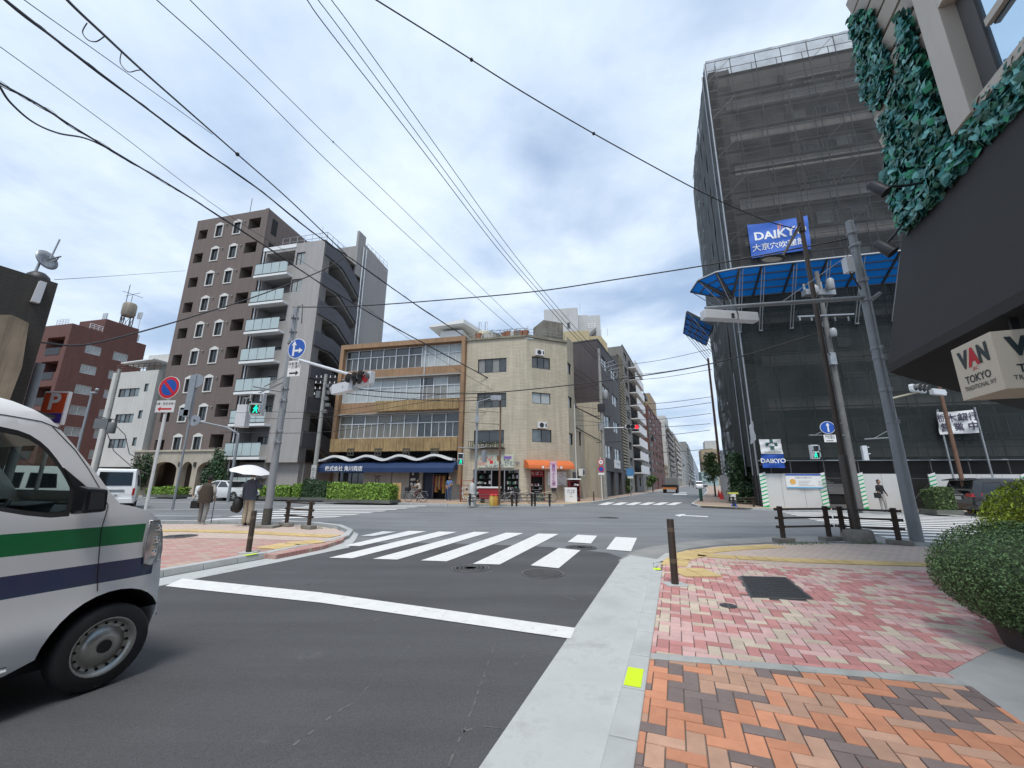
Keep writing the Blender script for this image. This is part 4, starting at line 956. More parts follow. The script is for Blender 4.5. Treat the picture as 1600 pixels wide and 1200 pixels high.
mb = MB(); mb.box(a, b, 0, 9, 0, z1); mb.box(b, c_, 2.5, 9, 0, z1-.6); mb.extrx([(2.5, 0), (14, 0), (14, z1-7), (9, z1-1.6), (2.5, z1-.8)], c_, c_+2.5); mb.build('wall', mat('white_wall', (.50, .51, .51), .8, 0, .08, .4, streak=.15), t)
window(t, (X(FW, 886, 500), X(FW, 890.5, 500), z1-4.2, z1-3.0), -.05, 1, 1, ALU, GD)
mb = MB()
for k in range(3): mb.box(b, b+1.8, 1.0, 2.5, z1-5.6-k*4, z1-4.6-k*4); mb.hexa([(b+1.8, 1, z1-6-k*4), (b+3.4, 1, z1-4.6-k*4), (b+3.4, 2.4, z1-4.6-k*4), (b+1.8, 2.4, z1-6-k*4), (b+1.8, 1, z1-5.3-k*4), (b+3.4, 1, z1-3.9-k*4), (b+3.4, 2.4, z1-3.9-k*4), (b+1.8, 2.4, z1-5.3-k*4)])
mb.build('outside_stair', GREYC, t)
mb = MB(); rail(mb, [(b+1.8, 1.0), (b+3.4, 1.0)], z1-4.2, 1.0, .5, .03, 2); mb.tube([(a+7, 3, z1), (a+7, 3, z1+2.2)], .03, 5); mb.build('stair_railing', ALU, t)
# striped stair tower + grey block with white balconies
t, ln, z = streetblock('terrace_house', 'narrow block with a dark latticed front next to the dark sided house', 972.5, 981, 567, DGREY, rows=6, cols=1, set_=.7)
mb = MB()
for k in range(40): mb.box(ln*.05, ln*.95, -.12, -.02, 3.0+k*.38, 3.2+k*.38)
mb.build('lattice', mat('old_cream_slats', (.30, .27, .2), .8, streak=.2), t)
t, ln, z = streetblock('apartment_building', 'grey concrete block with dark recesses and white balcony fronts', 981.5, 1001, 556, GREYC, rows=8, cols=3, set_=.7, gl=GD)
mb = MB()
for k in range(9): zz = z-1.2-k*(z-3)/9-1.0; mb.box(ln*.35, ln+.3, -1.1, -.95, zz, zz+1.15); mb.box(ln*.35, ln+.3, -.95, -.003, zz, zz+.15)
mb.build('balcony', WHITE, t)
mb = MB(); mb.quad((ln*.36, -.012, 3), (ln*.98, -.012, 3), (ln*.98, -.012, z-1), (ln*.36, -.012, z-1)); mb.build('recess_shade', INT, t)  # flat dark sheet on the wall, its colour stands for the balcony shade
specs = [('terrace_house', 'grey low house before the red brick block in the side street', 1001.5, 1016, 700, GREYC, 3, 3, .3, None),
         ('apartment_building', 'red brick block with a tan stair head on its roof', 1016.5, 1036, 640, RB, 8, 4, .3, None),
         ('terrace_house', 'tan low building just past the red brick block', 1036.2, 1041, 726, TAN, 2, 2, .3, None),
         ('apartment_building', 'pale grey block with stepped top beyond the red brick block', 1041.2, 1052, 664, PALE, 9, 4, .3, None),
         ('apartment_building', 'cream block with side balconies down the side street', 1052.3, 1062, 678, mat('cream_wall_far', (.45, .43, .36), .85, 0, .1), 9, 5, .3, None),
         ('apartment_building', 'white plain block in the middle distance of the side street', 1062.3, 1072, 700, PALE, 8, 5, .3, None),
         ('apartment_building', 'grey block with a tall lift head far down the side street', 1072.2, 1081, 692, GREYC, 9, 6, .3, None),
         ('apartment_building', 'bluish grey block next to the last one of the side street', 1081.2, 1088, 712, mat('bluish_wall', (.33, .36, .40), .8), 8, 5, .3, None),
         ('apartment_building', 'last grey block visible at the left end of the side street', 1088.2, 1092, 733, PALE, 6, 5, .3, None)]
for k, (nm, lb, xa, xb, yt, m_, rr, cc_, st, _) in enumerate(specs):
    t, ln, z = streetblock(nm, lb, xa, xb, yt, m_, rows=rr, cols=cc_, set_=st, depth=14)
    if m_ is RB:
        mb = MB(); mb.box(ln*.3, ln*.75, .3, 6, z, z+ (Z(SL, 1025, 641)-z if False else 4.5)); mb.build('stair_head', TAN, t)
        mb = MB()
        for q in (.1, .16): mb.tube([(ln*q, 1, z), (ln*q, 1, z+7-q*20)], .06, 5)
        mb.box(ln*.08, ln*.2, .5, 2, z+2, z+3); mb.build('roof_mast', DARK, t)
    if k in (3, 6): mb = MB(); mb.box(ln*.3, ln*.7, .4, 6, z, z+3.4); mb.build('lift_head', m_, t)
    mb = MB()
    for q in range(rr): zz = 3.2+q*(z-3.2)/rr; mb.box(ln*.1, ln*.9, -.7, -.62, zz-.1, zz+.9); mb.box(ln*.1, ln*.9, -.62, -.003, zz-.1, zz)
    if k in (3, 4, 6, 8): mb.build('balcony', [PALE, GREYC][k % 2], t)
# end of the street: tan tower and a pale teal office
FE = Fr(118, 262, -20)
t = froot('tower_building', 'tan tower with a paler top closing the side street', 'building', FE)
a, b = X(FE, 1095, 700), X(FE, 1124, 700); z1 = Z(FE, 1100, 702); mb = MB(); mb.box(a, b, 0, 20, 0, z1); mb.box(a+3, b, 3, 18, z1, Z(FE, 1105, 688), 1)
for k in range(12):
    for j in range(3):
        if 7.6+k*2.6 < z1: mb.box(a+2+j*4, a+3.6+j*4, -.05, 0, 6+k*2.6, 7.4+k*2.6, 2)
mb.build('wall', [TAN, PALE, GD], t)
FE2 = Fr(100, 232, -20); t = froot('office_building', 'pale teal office block at the far end of the side street', 'building', FE2)
a, b = X(FE2, 1096, 740), X(FE2, 1122, 740); z1 = Z(FE2, 1105, 737); mb = MB(); mb.box(a, b, 0, 20, 0, z1)
for k in range(3): mb.box(a+1, b-1, -.08, 0, 3.5+k*2.6, 4.9+k*2.6, 1)
mb.build('wall', [mat('teal_wall', (.33, .43, .43), .7), GB], t)

# ---------- grey apartment building with glass balconies ----------
def lgroot(name, label, cat, F): return froot(name, label, cat, F)
c3 = lambda x, y: (220+x/3.75, 320+y/3.75)
GT = brickmat('grey_tile', (.36, .345, .335), (.34, .325, .318), (.29, .28, .27), .2, .1, .05, .75, .1, .12)
GT2 = mat('grey_side_wall', (.30, .29, .285), .8, 0, .06, .3, streak=.1)
CHAR = mat('charcoal_wall', (.075, .077, .09), .75, 0, .1, .6)
FG = Fr(*FB.w(0, -1.2).to_2d(), A2)
t = froot('apartment_building', 'grey apartment block with glass balconies and charcoal zigzag stair', 'building', FG)
x1 = av(X(FG, *c3(1075, 190)), X(FG, *c3(975, 1130))); x0 = av(X(FG, *c3(735, 245)), X(FG, *c3(622, 1000))); xm = av(X(FG, *c3(905, 240)), X(FG, *c3(822, 900)))
z1 = Z(FG, *c3(1000, 215)); FS = Fr(*FG.w(x1, 0).to_2d(), A2+90)
ds0 = .1; ds1 = X(FS, *c3(1290, 500)); ds2 = X(FS, *c3(1430, 600)); zside = Z(FS, *c3(1445, 378)); zside0 = Z(FS, *c3(1325, 240))
zg = Z(FG, *(220+800/4, 560+650/4))
# balcony floor levels from the glass panel tops
tops = [Z(FG, *c3(880, 350)), Z(FG, *c3(862, 505)), Z(FG, *c3(840, 672)), Z(FG, *c3(815, 845))]
step = (tops[0]-tops[3])/3
mb = MB(); hs = []
for k in range(8):
    zt3 = tops[0]-step*k; hs.append((x0+.12, xm, zt3-.1, zt3+step-1.35, 1.5))
hs = [h for h in hs if h[2] > zg-1.5]
sw = []
for (px_, py_, w_, h_) in ((942, 313, .62, .95), (920, 470, .75, .95), (875, 0, 0, 0)):
    if w_: xx, zz = FG.px(*c3(px_, py_)); sw.append((xx-w_, xx+w_*.6, zz-h_*.7, zz+h_*.7))
for (qx, qy) in ((892, 305), (862, 505)): xx, zz = FG.px(220+qx/4, 560+qy/4); sw.append((xx-.3, xx+.3, zz-.75, zz+.75))
wall(mb, x0, x1, zg, z1, hs+sw, 0, .12); mb.quad((x0, 0, zg), (x0, 0, z1), (x0, ds2, z1), (x0, ds2, zg)); mb.quad((x0, 0, z1), (x1, 0, z1), (x1, ds2, z1), (x0, ds2, z1)); mb.quad((x0, 0, zg), (x0, 4, zg), (x1, 4, zg), (x1, 0, zg))
mb.box(x0-.3, xm+.05, -.05, -.003, z1-.4, z1, 2)
for h in hs: mb.quad((h[0], 1.5, h[2]), (h[1], 1.5, h[2]), (h[1], 1.5, h[3]), (h[0], 1.5, h[3]), 1); mb.quad((x1, 0, zg), (x1, .9, zg), (x1, .9, z1), (x1, 0, z1))
mb.box(x0+.3, x1-.2, .5, 6, 0, zg-.003, 1)
# side: plain wall behind the stair
mb.m = frs = Matrix.Rotation(R(90), 4, 'Z'); frs.translation = (x1, 0, 0); mb.m = frs
mb.quad((ds1, 0, 0), (ds2, 0, 0), (ds2, 0, zside), (ds1, 0, zside0), 1); mb.quad((ds1, 0, 0), (ds1, 0, zside0), (ds1, 4, zside0), (ds1, 4, 0), 1); mb.quad((ds2, 0, 0), (ds2, 8, 0), (ds2, 8, zside), (ds2, 0, zside), 1); mb.quad((ds1, 0, zside0), (ds2, 0, zside), (ds2, 8, zside), (ds1, 8, zside0), 1)
mb.quad((.9, 2.2, 0), (ds1, 2.2, 0), (ds1, 2.2, z1), (.9, 2.2, z1), 1); mb.quad((.9, 0, 0), (.9, 2.2, 0), (.9, 2.2, z1), (.9, 0, z1), 1)
mb.box(ds1-1.3, ds1-.0, .0, .25, z1-1, zside0+.9, 1)
mb.m = Matrix.Identity(4); mb.build('wall', [GT, GT2, WHITE], t)
mb = MB()
for h in sw: pass
for h in sw: window(t, h, .08, 2 if h[1]-h[0] > .8 else 1, 1, WFRAME, GC if h[1]-h[0] > .8 else GD)
for k, h in enumerate(hs):
    zt3 = h[2]+.1
    mb = MB(); mb.box(x0-.25, xm+.1, -.75, -.003, zt3-1.42, zt3-1.2); b_ = mb.build('balcony', WHITE, t)
    mb = MB()
    n = 4
    for i in range(n): a_ = x0-.2+(xm-x0+.25)*i/n; mb.box(a_+.03, a_+(xm-x0+.25)/n-.03, -.74, -.72, zt3-1.1, zt3-.02, 0)
    mb.box(x0-.2, xm+.05, -.75, -.71, zt3-.02, zt3+.04, 1); mb.box(x0-.2, xm+.05, -.75, -.71, zt3-1.18, zt3-1.1, 1); mb.build('glass_railing', [mat('frosted_glass', (.40, .48, .48), .2, 0, .06, spec=.7), DARK], b_)
    window(t, (x0+1.0, xm-.3, zt3-1.15, zt3+.75), 1.42, 2, 1, DARK, GC if k % 3 == 1 else GD)
    mb = MB(); mb.tube([(x0+.1, -.3, zt3+.02), (x0+.1, -.3, h[3])], .06, 6); mb.build('downpipe', WHITEM, t)
# zigzag stair
stp = 3.05; mb = MB(); mb.m = frs; L1 = ds1-.3
nfl = int((z1-.5)/stp)
for k in range(nfl):
    zt3 = z1-.2-k*stp
    mb.box(.1, L1*.42, -.12, .04, zt3-1.35, zt3, 0)                       # landing parapet
    mb.extr([(L1*.42, zt3), (L1*.42, zt3-1.35), (L1*.5, zt3-1.5), (L1, zt3-3.2), (L1, zt3-1.8), (L1*.62, zt3-.35)], -.12, .04, 0)
    mb.extr([(L1*.42, zt3-1.35), (L1*.5, zt3-1.5), (L1, zt3-3.2), (L1, zt3-3.4), (L1*.5, zt3-1.75), (L1*.42, zt3-1.6)], .04, 1.6, 1)
    mb.box(.12, L1*.5, .04, 1.9, zt3-1.5, zt3-1.3, 1)
    mb.box(L1*.15, L1*.34, 2.12, 2.19, zt3-3.1, zt3-1.6, 2)
mb.m = Matrix.Identity(4); mb.build('stair', [CHAR, GREYC, INT], t)
mb = MB(); mb.m = frs
for dd in (ds1-.35, ds1+.15): mb.tube([(dd, -.1, 4), (dd, -.1, zside0-.6)], .07, 6)
mb.m = Matrix.Identity(4); mb.build('downpipe', WHITEM, t)
mb = MB(); rail(mb, [(xm-2, .3), (x1-.1, .3), (x1-.1, 3.5)], z1, 1.0, .9, .025, 1); mb.m = frs; rail(mb, [(ds1+.5, .1), (ds2-.1, .1)], zside, .9, .9, .02, 1); mb.m = Matrix.Identity(4); mb.tube([(x1-1.0, .6, z1), (x1-1.0, .6, z1+2.0)], .02, 5); mb.build('roof_railing', GALV, t)

# ---------- brown apartment building ----------
BRT = brickmat('brown_tile', (.165, .13, .115), (.155, .12, .107), (.12, .095, .085), .2, .1, .06, .75, .12, .15)
FN = FG
t = froot('apartment_building', 'tall brown tiled block with white arched windows and square recesses', 'building', FN)
x0 = av(X(FN, 309.3, 348), X(FN, 264, 554.7)); x1 = av(X(FN, 421.3, 322.7), X(FN, 374, 606)); z1 = av(Z(FN, 309, 348), Z(FN, 421, 323)); zb = av(Z(FN, 227, 707), Z(FN, 356, 705))
r0 = Z(FN, *c3(465, 148)); r8 = Z(FN, 220+225/4, 560+530/4); st = (r0-r8)/8
la_ = [av(X(FN, *c3(465, 148)), X(FN, 276, 692)), av(X(FN, *c3(571, 122)), X(FN, 220+350/4, 560+525/4))]
lo = av(X(FN, *c3(380, 160)), X(FN, *c3(290, 450))); ro = av(X(FN, *c3(672, 95)), X(FN, 220+465/4, 560+535/4))
mb = MB(); hs = []; ws = []
for k in range(9):
    z = r0-st*k; hs.append((lo-.55, lo+.6, z-.75, z+.35, 2.0)); hs.append((ro-.75, ro+.75, z-.45, z+.75, 2.0))
    for xx in la_: ws.append((xx-.42, xx+.42, z-.75, z+.55, .15))
wall(mb, x0, x1, zb, z1, hs+ws, 0, .15)
# recess backs, light where the left corner is open to the sky
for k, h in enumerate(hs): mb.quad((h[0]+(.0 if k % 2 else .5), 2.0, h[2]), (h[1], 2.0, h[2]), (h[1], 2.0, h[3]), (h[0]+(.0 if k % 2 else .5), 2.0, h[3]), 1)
dep = 6.5; FNs = Fr(*FN.w(x1, 0).to_2d(), A2+90); dep = X(FNs, *c3(970, 180)); dep = max(6, min(dep, 14))
for k in range(9):
    pass
mb.quad((x1, 0, 0), (x1, dep, 0), (x1, dep, z1-.3), (x1, 0, z1)); mb.quad((x0, 2.02, zb), (x0, 2.02, z1), (x0, dep, z1), (x0, dep, zb)); mb.quad((x0, 0, z1), (x1, 0, z1), (x1, dep, z1-.3), (x0, dep, z1)); mb.quad((x0, dep, 0), (x0, dep, z1), (x1, dep, z1), (x1, dep, 0))
# left flank of the recess zone, open at the recesses
for a_, b_ in zip([zb]+[r0-st*k+.35 for k in range(8, -1, -1)], [r0-st*k-.75 for k in range(8, -1, -1)]+[z1]): mb.quad((x0, 0, a_), (x0, 0, b_), (x0, 2.02, b_), (x0, 2.02, a_))
mb.box(x1-.35, x1+.06, -.08, -.003, zb, z1, 0)
mb.build('wall', [BRT, INT], t)
WF2 = mat('white_surround', (.62, .61, .58), .6, 0, .06)
surr = None
for i, h in enumerate(ws):
    o = window(t, h, .08, 2, 1, DARK, GD)
    if surr is None:
        mb = MB(); w_ = .84; hh = 1.3; f = .1
        mb.box(-f, 0, -.14, -.083, -f, hh); mb.box(w_, w_+f, -.14, -.083, -f, hh); mb.box(0, w_, -.14, -.083, -f, 0); mb.extr([(-f-.03, hh), (w_+f+.03, hh), (w_+f, hh+.12), (w_/2+.08, hh+.33), (w_/2-.08, hh+.33), (-f, hh+.12)], -.16, -.083)
        surr = mb.build('surround', WF2, o)
    elif not any(c.name.startswith('surround') for c in o.children):
        c = surr.copy(); COL.objects.link(c); c.parent = o
mb = MB(); mb.ell((0, 0, 0), .09, .09, .07, 8); vc = mb.build('vent_cap', GALV, t)
for k in range(8):
    for xx in (la_[0]+.95, la_[1]+.95): vc = cptree(vc, t) if k+xx != la_[0]+.95 else vc; vc.location = (xx, -.08, r0-st*k+.5)
# side windows
wn = (x1, )
for k in range(2):
    z = r0-st*k*1.0
    o = window(t, (0, 1.15, 0, 1.15), 0, 2, 1, WFRAME, GC); o.rotation_euler.z = R(90); o.location = (x1-.03, dep*.35, z-.5)
    mb = MB(); mb.box(0, .03, dep*.1, dep*.22, -.9, .9); mb.build('stair_opening', INT, t, (x1-.02, 0, z))
# ground storey: pale stone with arches
STN = mat('pale_stone', (.42, .38, .31), .8, 0, .12, .8, streak=.25); mb = MB()
aL = [(X(FN, 220+75/4, 750), X(FN, 220+232/4, 750), 2.3), (X(FN, 220+262/4, 750), X(FN, 220+327/4, 750), 2.45), (X(FN, 220+360/4, 750), X(FN, 220+500/4, 750), 2.3)]
def archwall(mb, x0, x1, z0, z1, arches, y, d):
    cur = x0
    for a, b, s_ in arches:
        mb.box(cur, a, y, y+d, z0, z1); r_ = min((b-a)/2, .75); n = 10; pts = []
        for i in range(n+1):
            an = PI*i/n; pts.append(((a+b)/2-(b-a)/2*math.cos(an), s_+r_*math.sin(an)))
        for p, q in zip(pts, pts[1:]): mb.hexa([(p[0], y, p[1]), (q[0], y, q[1]), (q[0], y+d, q[1]), (p[0], y+d, p[1]), (p[0], y, z1), (q[0], y, z1), (q[0], y+d, z1), (p[0], y+d, z1)])
        cur = b
    mb.box(cur, x1, y, y+d, z0, z1)
archwall(mb, x0-1.2, x1-.2, 0, zb-.003, aL, -.3, .5); mb.box(x0-1.3, x1-.1, -.42, .3, zb, zb+.16); mb.quad((x0-1, 1.6, 0), (x1, 1.6, 0), (x1, 1.6, zb), (x0-1, 1.6, zb), 1)
mb.build('arcade', [STN, mat('brown_interior', (.06, .04, .03))], t)
mb = MB()
for q in (aL[0][1]+.3, aL[1][1]+.3): mb.box(q-.1, q+.1, -.42, -.303, 2.6, 3.0)
mb.tube([(av(x0, x1)+1, 1, z1), (av(x0, x1)+1, 1, z1+2.6)], .03, 5); mb.build('lantern', DARK, t)

# ---------- white small block ----------
c4z = lambda x, y: (x/4, 400+y/4)
FWb = Fr(*FG.w(0, -.3).to_2d(), A2)
t = froot('apartment_building', 'small white block with dark strip windows left of the brown block', 'building', FWb)
x0 = av(X(FWb, *c4z(705, 735)), X(FWb, *c4z(600, 1190))); x1 = av(X(FWb, *c4z(975, 705)), X(FWb, *c4z(922, 1140))); z1 = Z(FWb, *c4z(840, 722))
hs = []
for (a, b, c, d) in ((735, 862, 880, 828), (712, 825, 1043, 988), (672, 782, 1200, 1143)):
    hs.append((X(FWb, *c4z(a, c)), X(FWb, *c4z(b, c)), Z(FWb, *c4z((a+b)/2, c)), Z(FWb, *c4z((a+b)/2, d))))
for (px_, py_) in ((914, 822), (876, 990), (840, 1160)): xx, zz = FWb.px(*c4z(px_, py_)); hs.append((xx-.25, xx+.25, zz-.4, zz+.4))
hs.append((x0+1, x1-.8, .12, 2.6, .4))
mb = MB(); wall(mb, x0, x1, 0, z1, hs, 0, .15); shell(mb, x0, x1, 0, 9, 0, z1); mb.box(x0+2.0, x1, 1.5, 8, z1, Z(FWb, *c4z(900, 625), 1.5)); mb.build('wall', mat('white_render', (.50, .50, .475), .8, 0, .08, .5, streak=.15), t)
for h in hs[:3]: window(t, h, .08, 4, 1, DARK, GD2, gl2=GB)
for h in hs[3:6]: window(t, h, .08, 1, 1, DARK, GB)
mb = MB(); mb.box(hs[6][0], hs[6][1], .3, .36, .12, 2.6); mb.build('door', DARK, t)
mb = MB(); rail(mb, [(x0+.2, .1), (x1-.1, .1)], z1, .8, .7, .03, 2); mb.build('roof_railing', mat('rust_rail', (.14, .08, .06)), t)
mb = MB(); zz = Z(FWb, *c4z(860, 665)); mb.hexa([(x0+1.2, -.3, zz-.1), (x1-.6, -.3, zz+.1), (x1-.6, 1.5, zz+.1), (x0+1.2, 1.5, zz-.1), (x0+1.2, -.3, zz), (x1-.6, -.3, zz+.2), (x1-.6, 1.5, zz+.2), (x0+1.2, 1.5, zz)]); mb.build('roof_canopy', WHITE, t)

# ---------- red brick block ----------
FQ = Fr(*FG.w(0, 2.5).to_2d(), A2)
t = froot('apartment_building', 'red brick block with corner balconies and a water tank on top', 'building', FQ)
xc = X(FQ, *c4z(455, 420)); xl = X(FQ, -60, 560); z1 = Z(FQ, *c4z(450, 421)); FQs = Fr(*FQ.w(xc, 0).to_2d(), A2+90); dq = X(FQs, *c4z(915, 555)); dq = min(max(dq, 8), 16)
mb = MB(); fr90 = Matrix.Rotation(R(90), 4, 'Z'); fr90.translation = (xc, 0, 0)
bh = []
for k in range(6): zt3 = z1-1.6-k*3.05; bh.append((X(FQ, 72, 540), xc-.6, zt3-1.35, zt3, 1.6))
wall(mb, xl, xc, 0, z1, bh, 0, .15)
for h in bh: mb.quad((h[0], 1.6, h[2]), (h[1], 1.6, h[2]), (h[1], 1.6, h[3]), (h[0], 1.6, h[3]), 1)
wz = [(590, 555), (552, 705), (520, 830), (487, 962), (450, 1100)]; hs = []
mb.m = fr90
ca_ = X(FQs, *c4z(582, 585)); cb_ = X(FQs, *c4z(752, 620)); wst = (Z(FQs, *c4z(582, 585))-Z(FQs, *c4z(487, 962)))/3
for k in range(6):
    z = Z(FQs, *c4z(582, 585))-k*wst
    hs.append((ca_-.75, ca_+.85, z-.6, z+.5)); hs.append((cb_-.75, cb_+.9, z-.6, z+.5))
hs = [h for h in hs if h[2] > .5]
wall(mb, 0, dq, 0, z1, hs, 0, .15); mb.m = Matrix.Identity(4); mb.quad((xl, 0, z1), (xc, 0, z1), (xc, dq, z1), (xl, dq, z1)); mb.quad((xl, dq, 0), (xl, dq, z1), (xc, dq, z1), (xc, dq, 0))
ph = X(FQs, *c4z(660, 460)); ph2 = X(FQs, *c4z(880, 460)); phz = Z(FQs, *c4z(760, 418)); mb.box(xc-5, xc-.3, ph, min(ph2, dq), z1, phz); mb.build('wall', [RB, INT], t)
for h in hs:
    o = window(t, h, 0, 2, 1, WHITEM, GC); o.rotation_euler.z = R(90); o.location = (xc-.09, h[0], h[2])
for h in bh: mb = MB(); mb.box(h[0]+.2, h[0]+2.6, -.04, -.003, h[2]-.9, h[2]-.003); mb.build('balcony_railing', DARK, t)
mb = MB(); rail(mb, [(X(FQ, 84, 515), X(FQ, 84, 515)*0+.1), (X(FQ, 104, 508), .1)], z1, .7, .5, .03, 2); mb.build('roof_railing', WHITEM, t); mb = MB(); mb.m = fr90; rail(mb, [(X(FQs, *c4z(560, 460)), .1), (X(FQs, *c4z(640, 480)), .1)], z1, .7, .5, .03, 2); mb.m = Matrix.Identity(4); mb.build('roof_railing', WHITEM, t)
pc = FQs.w(X(FQs, *c4z(790, 410), 2), 2); lx = FQ.loc(pc); tz0 = Z(FQs, *c4z(790, 375), 2); tz1 = Z(FQs, *c4z(795, 290), 2); mb = MB(); rr = .78
mb.lathe((lx[0], lx[1], tz0), [(rr*.85, 0), (rr, .3), (rr, tz1-tz0-.3), (rr*.8, tz1-tz0)], 16)
for i in range(6): a_ = i*PI/3; mb.tube([(lx[0]+rr*.8*math.cos(a_), lx[1]+rr*.8*math.sin(a_), phz), (lx[0]+rr*.8*math.cos(a_), lx[1]+rr*.8*math.sin(a_), tz0+.1)], .06, 5, 1); mb.tube([(lx[0]+rr*.8*math.cos(a_), lx[1]+rr*.8*math.sin(a_), phz), (lx[0]+rr*.8*math.cos(a_+PI/3), lx[1]+rr*.8*math.sin(a_+PI/3), tz0)], .03, 5, 1)
mb.tube([(lx[0]-rr-.2, lx[1], phz), (lx[0]-rr-.2, lx[1], tz1+3)], .04, 5, 1); mb.tube([(lx[0], lx[1], tz1), (lx[0], lx[1], tz1+1.4)], .03, 5, 1)
for a_ in (0, 1.6): mb.tube([(lx[0]-1.3*math.cos(a_), lx[1]-1.3*math.sin(a_), tz1+1.3), (lx[0]+1.3*math.cos(a_), lx[1]+1.3*math.sin(a_), tz1+1.5)], .03, 5, 1)
mb.build('water_tank', [mat('rusty_tank', (.26, .23, .18), .6, .2, .2, 1, streak=.4), DARK], t)
mb = MB()
for (px_, py0, py1) in ((650, 495, 350), (868, 430, 345), (880, 530, 495)):
    p = FQ.loc(FQs.w(X(FQs, *c4z(px_, 430), 1.0), 1.0)); zz = Z(FQs, *c4z(px_, py1), 1.0); mb.tube([(p[0], p[1], z1), (p[0], p[1], zz)], .05, 5)
    for k in range(3): mb.box(p[0]-.35+k*.25, p[0]-.2+k*.25, p[1]-.2, p[1], zz-1.0, zz-.1)
mb.build('roof_antenna', WHITEM, t)

# ---------- dark old house, far left ----------
FO = Fr(-11.6, 10.9, 66)
t = froot('old_house', 'dark tiled old building with stained flank at the far left', 'building', FO)
xr = av(X(FO, *c4z(370, 170)), X(FO, *c4z(250, 540))); z1 = Z(FO, *c4z(365, 172))
mb = MB(); mb.box(-26, xr, 0, 7, 0, z1); mb.build('wall', [brickmat('black_tile', (.045, .042, .035), (.05, .046, .04), (.03, .028, .026), .3, .1, .06, .7, .2, .3)], t)
xe = X(FO, *c4z(215, 420), -.3); ze = Z(FO, *c4z(215, 405), -.3); ze2 = Z(FO, *c4z(60, 385), -.3)
mb = MB(); mb.extr([(-26, 0), (xe-.2, 0), (xe, ze-1.2), (xe-.1, ze-.1), (xe-.4, ze), (xe-1.0, ze-.25), (xe-1.2, ze2-.2), (-26, ze2)], -.35, -.003); mb.build('stained_flank', mat('stained_beige', (.26, .22, .16), .9, 0, .35, .9, bump=.2, streak=.55), t)
mb = MB(); mb.extr([(-26, ze2+.1), (xe-2.0, ze2+.1), (xe-1.5, ze2-.5), (xe-2.0, ze2+.45), (-26, ze2+.8)], -.6, -.003); mb.build('eaves', mat('rusty_sheet', (.06, .045, .035), .8, .1, .3, 2, streak=.4), t)
mb = MB(); xs_ = X(FO, *c4z(262, 220), -.1); mb.hexa([(xs_-.12, -.12, Z(FO, *c4z(243, 295), -.1)), (xs_+.02, -.12, Z(FO, *c4z(243, 295), -.1)), (xs_+.02, -.003, Z(FO, *c4z(243, 295), -.1)), (xs_-.12, -.003, Z(FO, *c4z(243, 295), -.1)), (xs_-.08, -.12, Z(FO, *c4z(270, 160), -.1)), (xs_+.04, -.12, Z(FO, *c4z(270, 160), -.1)), (xs_+.04, -.003, Z(FO, *c4z(270, 160), -.1)), (xs_-.08, -.003, Z(FO, *c4z(270, 160), -.1))]); mb.build('gutter_pipe', WHITEM, t)
mb = MB(); dx, dz = FO.px(*c4z(250, 100), .6); mb.ell((dx, .6, z1+.1), .25, .25, .26, 12, 1)
sx_, sz_ = FO.px(*c4z(292, 25), .6); pd = Vector((sx_, .6, sz_)); mb.tube([(sx_-.15, .6, z1), (sx_-.1, .6, sz_)], .03, 6)
mt = Matrix.Translation(pd) @ Matrix.Rotation(R(75), 4, 'X') @ Matrix.Rotation(R(20), 4, 'Y'); mb.m = mt; mb.lathe((0, 0, 0), [(.02, -.06), (.15, -.04), (.26, .0), (.27, .01), (.15, -.02), (.02, -.04)], 18); mb.tube([(0, 0, 0), (0, 0, .4)], .02, 5); mb.tube([(0, 0, .35), (.2, .1, 0)], .015, 5); mb.m = Matrix.Identity(4); mb.tube([(sx_+.05, .6, sz_), (sx_+.12, .6, sz_+.7)], .02, 5)
mb.build('satellite_dish', [GALV, DARK], t)
# ================= NETTED BUILDING UNDER CONSTRUCTION =================
q = D(1193, 792, 26.2); FC = Fr(q.x, q.y, -14.0)
CA = 84.3                                    # side wall turns by this much
FCs = Fr(q.x, q.y, -14+CA)
c1 = lambda x, y: (1060+x/2.963, y/2.963)
c8 = lambda x, y: (1060+x/4, 300+y/4)
t = froot('scaffolded_building', 'tall building wrapped in black mesh scaffolding at the junction corner', 'building', FC)
ztop = Z(FC, 1103, 98, -.1); zroof = Z(FC, 1123, 129, 1.2)+.9; dS = X(FCs, 1079, 262, .1); dS = max(8, min(dS, 40)); WID = 22.0
frS = Matrix.Rotation(R(CA), 4, 'Z')
rows_py = [145, 194, 246, 297]; za_, zb_ = Z(FC, 1155, 145, 1.2), Z(FC, 1175, 297, 1.2); stp = (za_-zb_)/3
BW = mat('old_building_render', (.10, .095, .09), .85, 0, .15, .4, streak=.3); BW2 = mat('balcony_front_render', (.50, .47, .44), .85, 0, .15, .5, streak=.3)
mb = MB(); mb.box(.9, WID, 1.6, 6, .1, zroof, 0); mb.box(.9, 2.0, 1.0, 1.6, .1, zroof, 0)
nf = int((za_-2)/stp)+1; winh = []
for k in range(nf+1):
    z = za_-k*stp
    if z < 2.5: break
    mb.box(1.4, WID, .95, 1.6, z-1.75, z-.75, 1); mb.box(1.4, WID, .75, 1.6, z-.85, z-.75, 0)
    for xx in (2.6, 7.8, 13.5, 18.5):
        mb.box(xx+2.9, xx+3.2, 1.0, 1.6, z-.75, z+.95, 0)
mb.m = frS; mb.box(1.8, dS-.4, -6, -.9, .1, zroof-.3, 0); mb.m = Matrix.Identity(4); mb.build('wall', [BW, BW2], t)
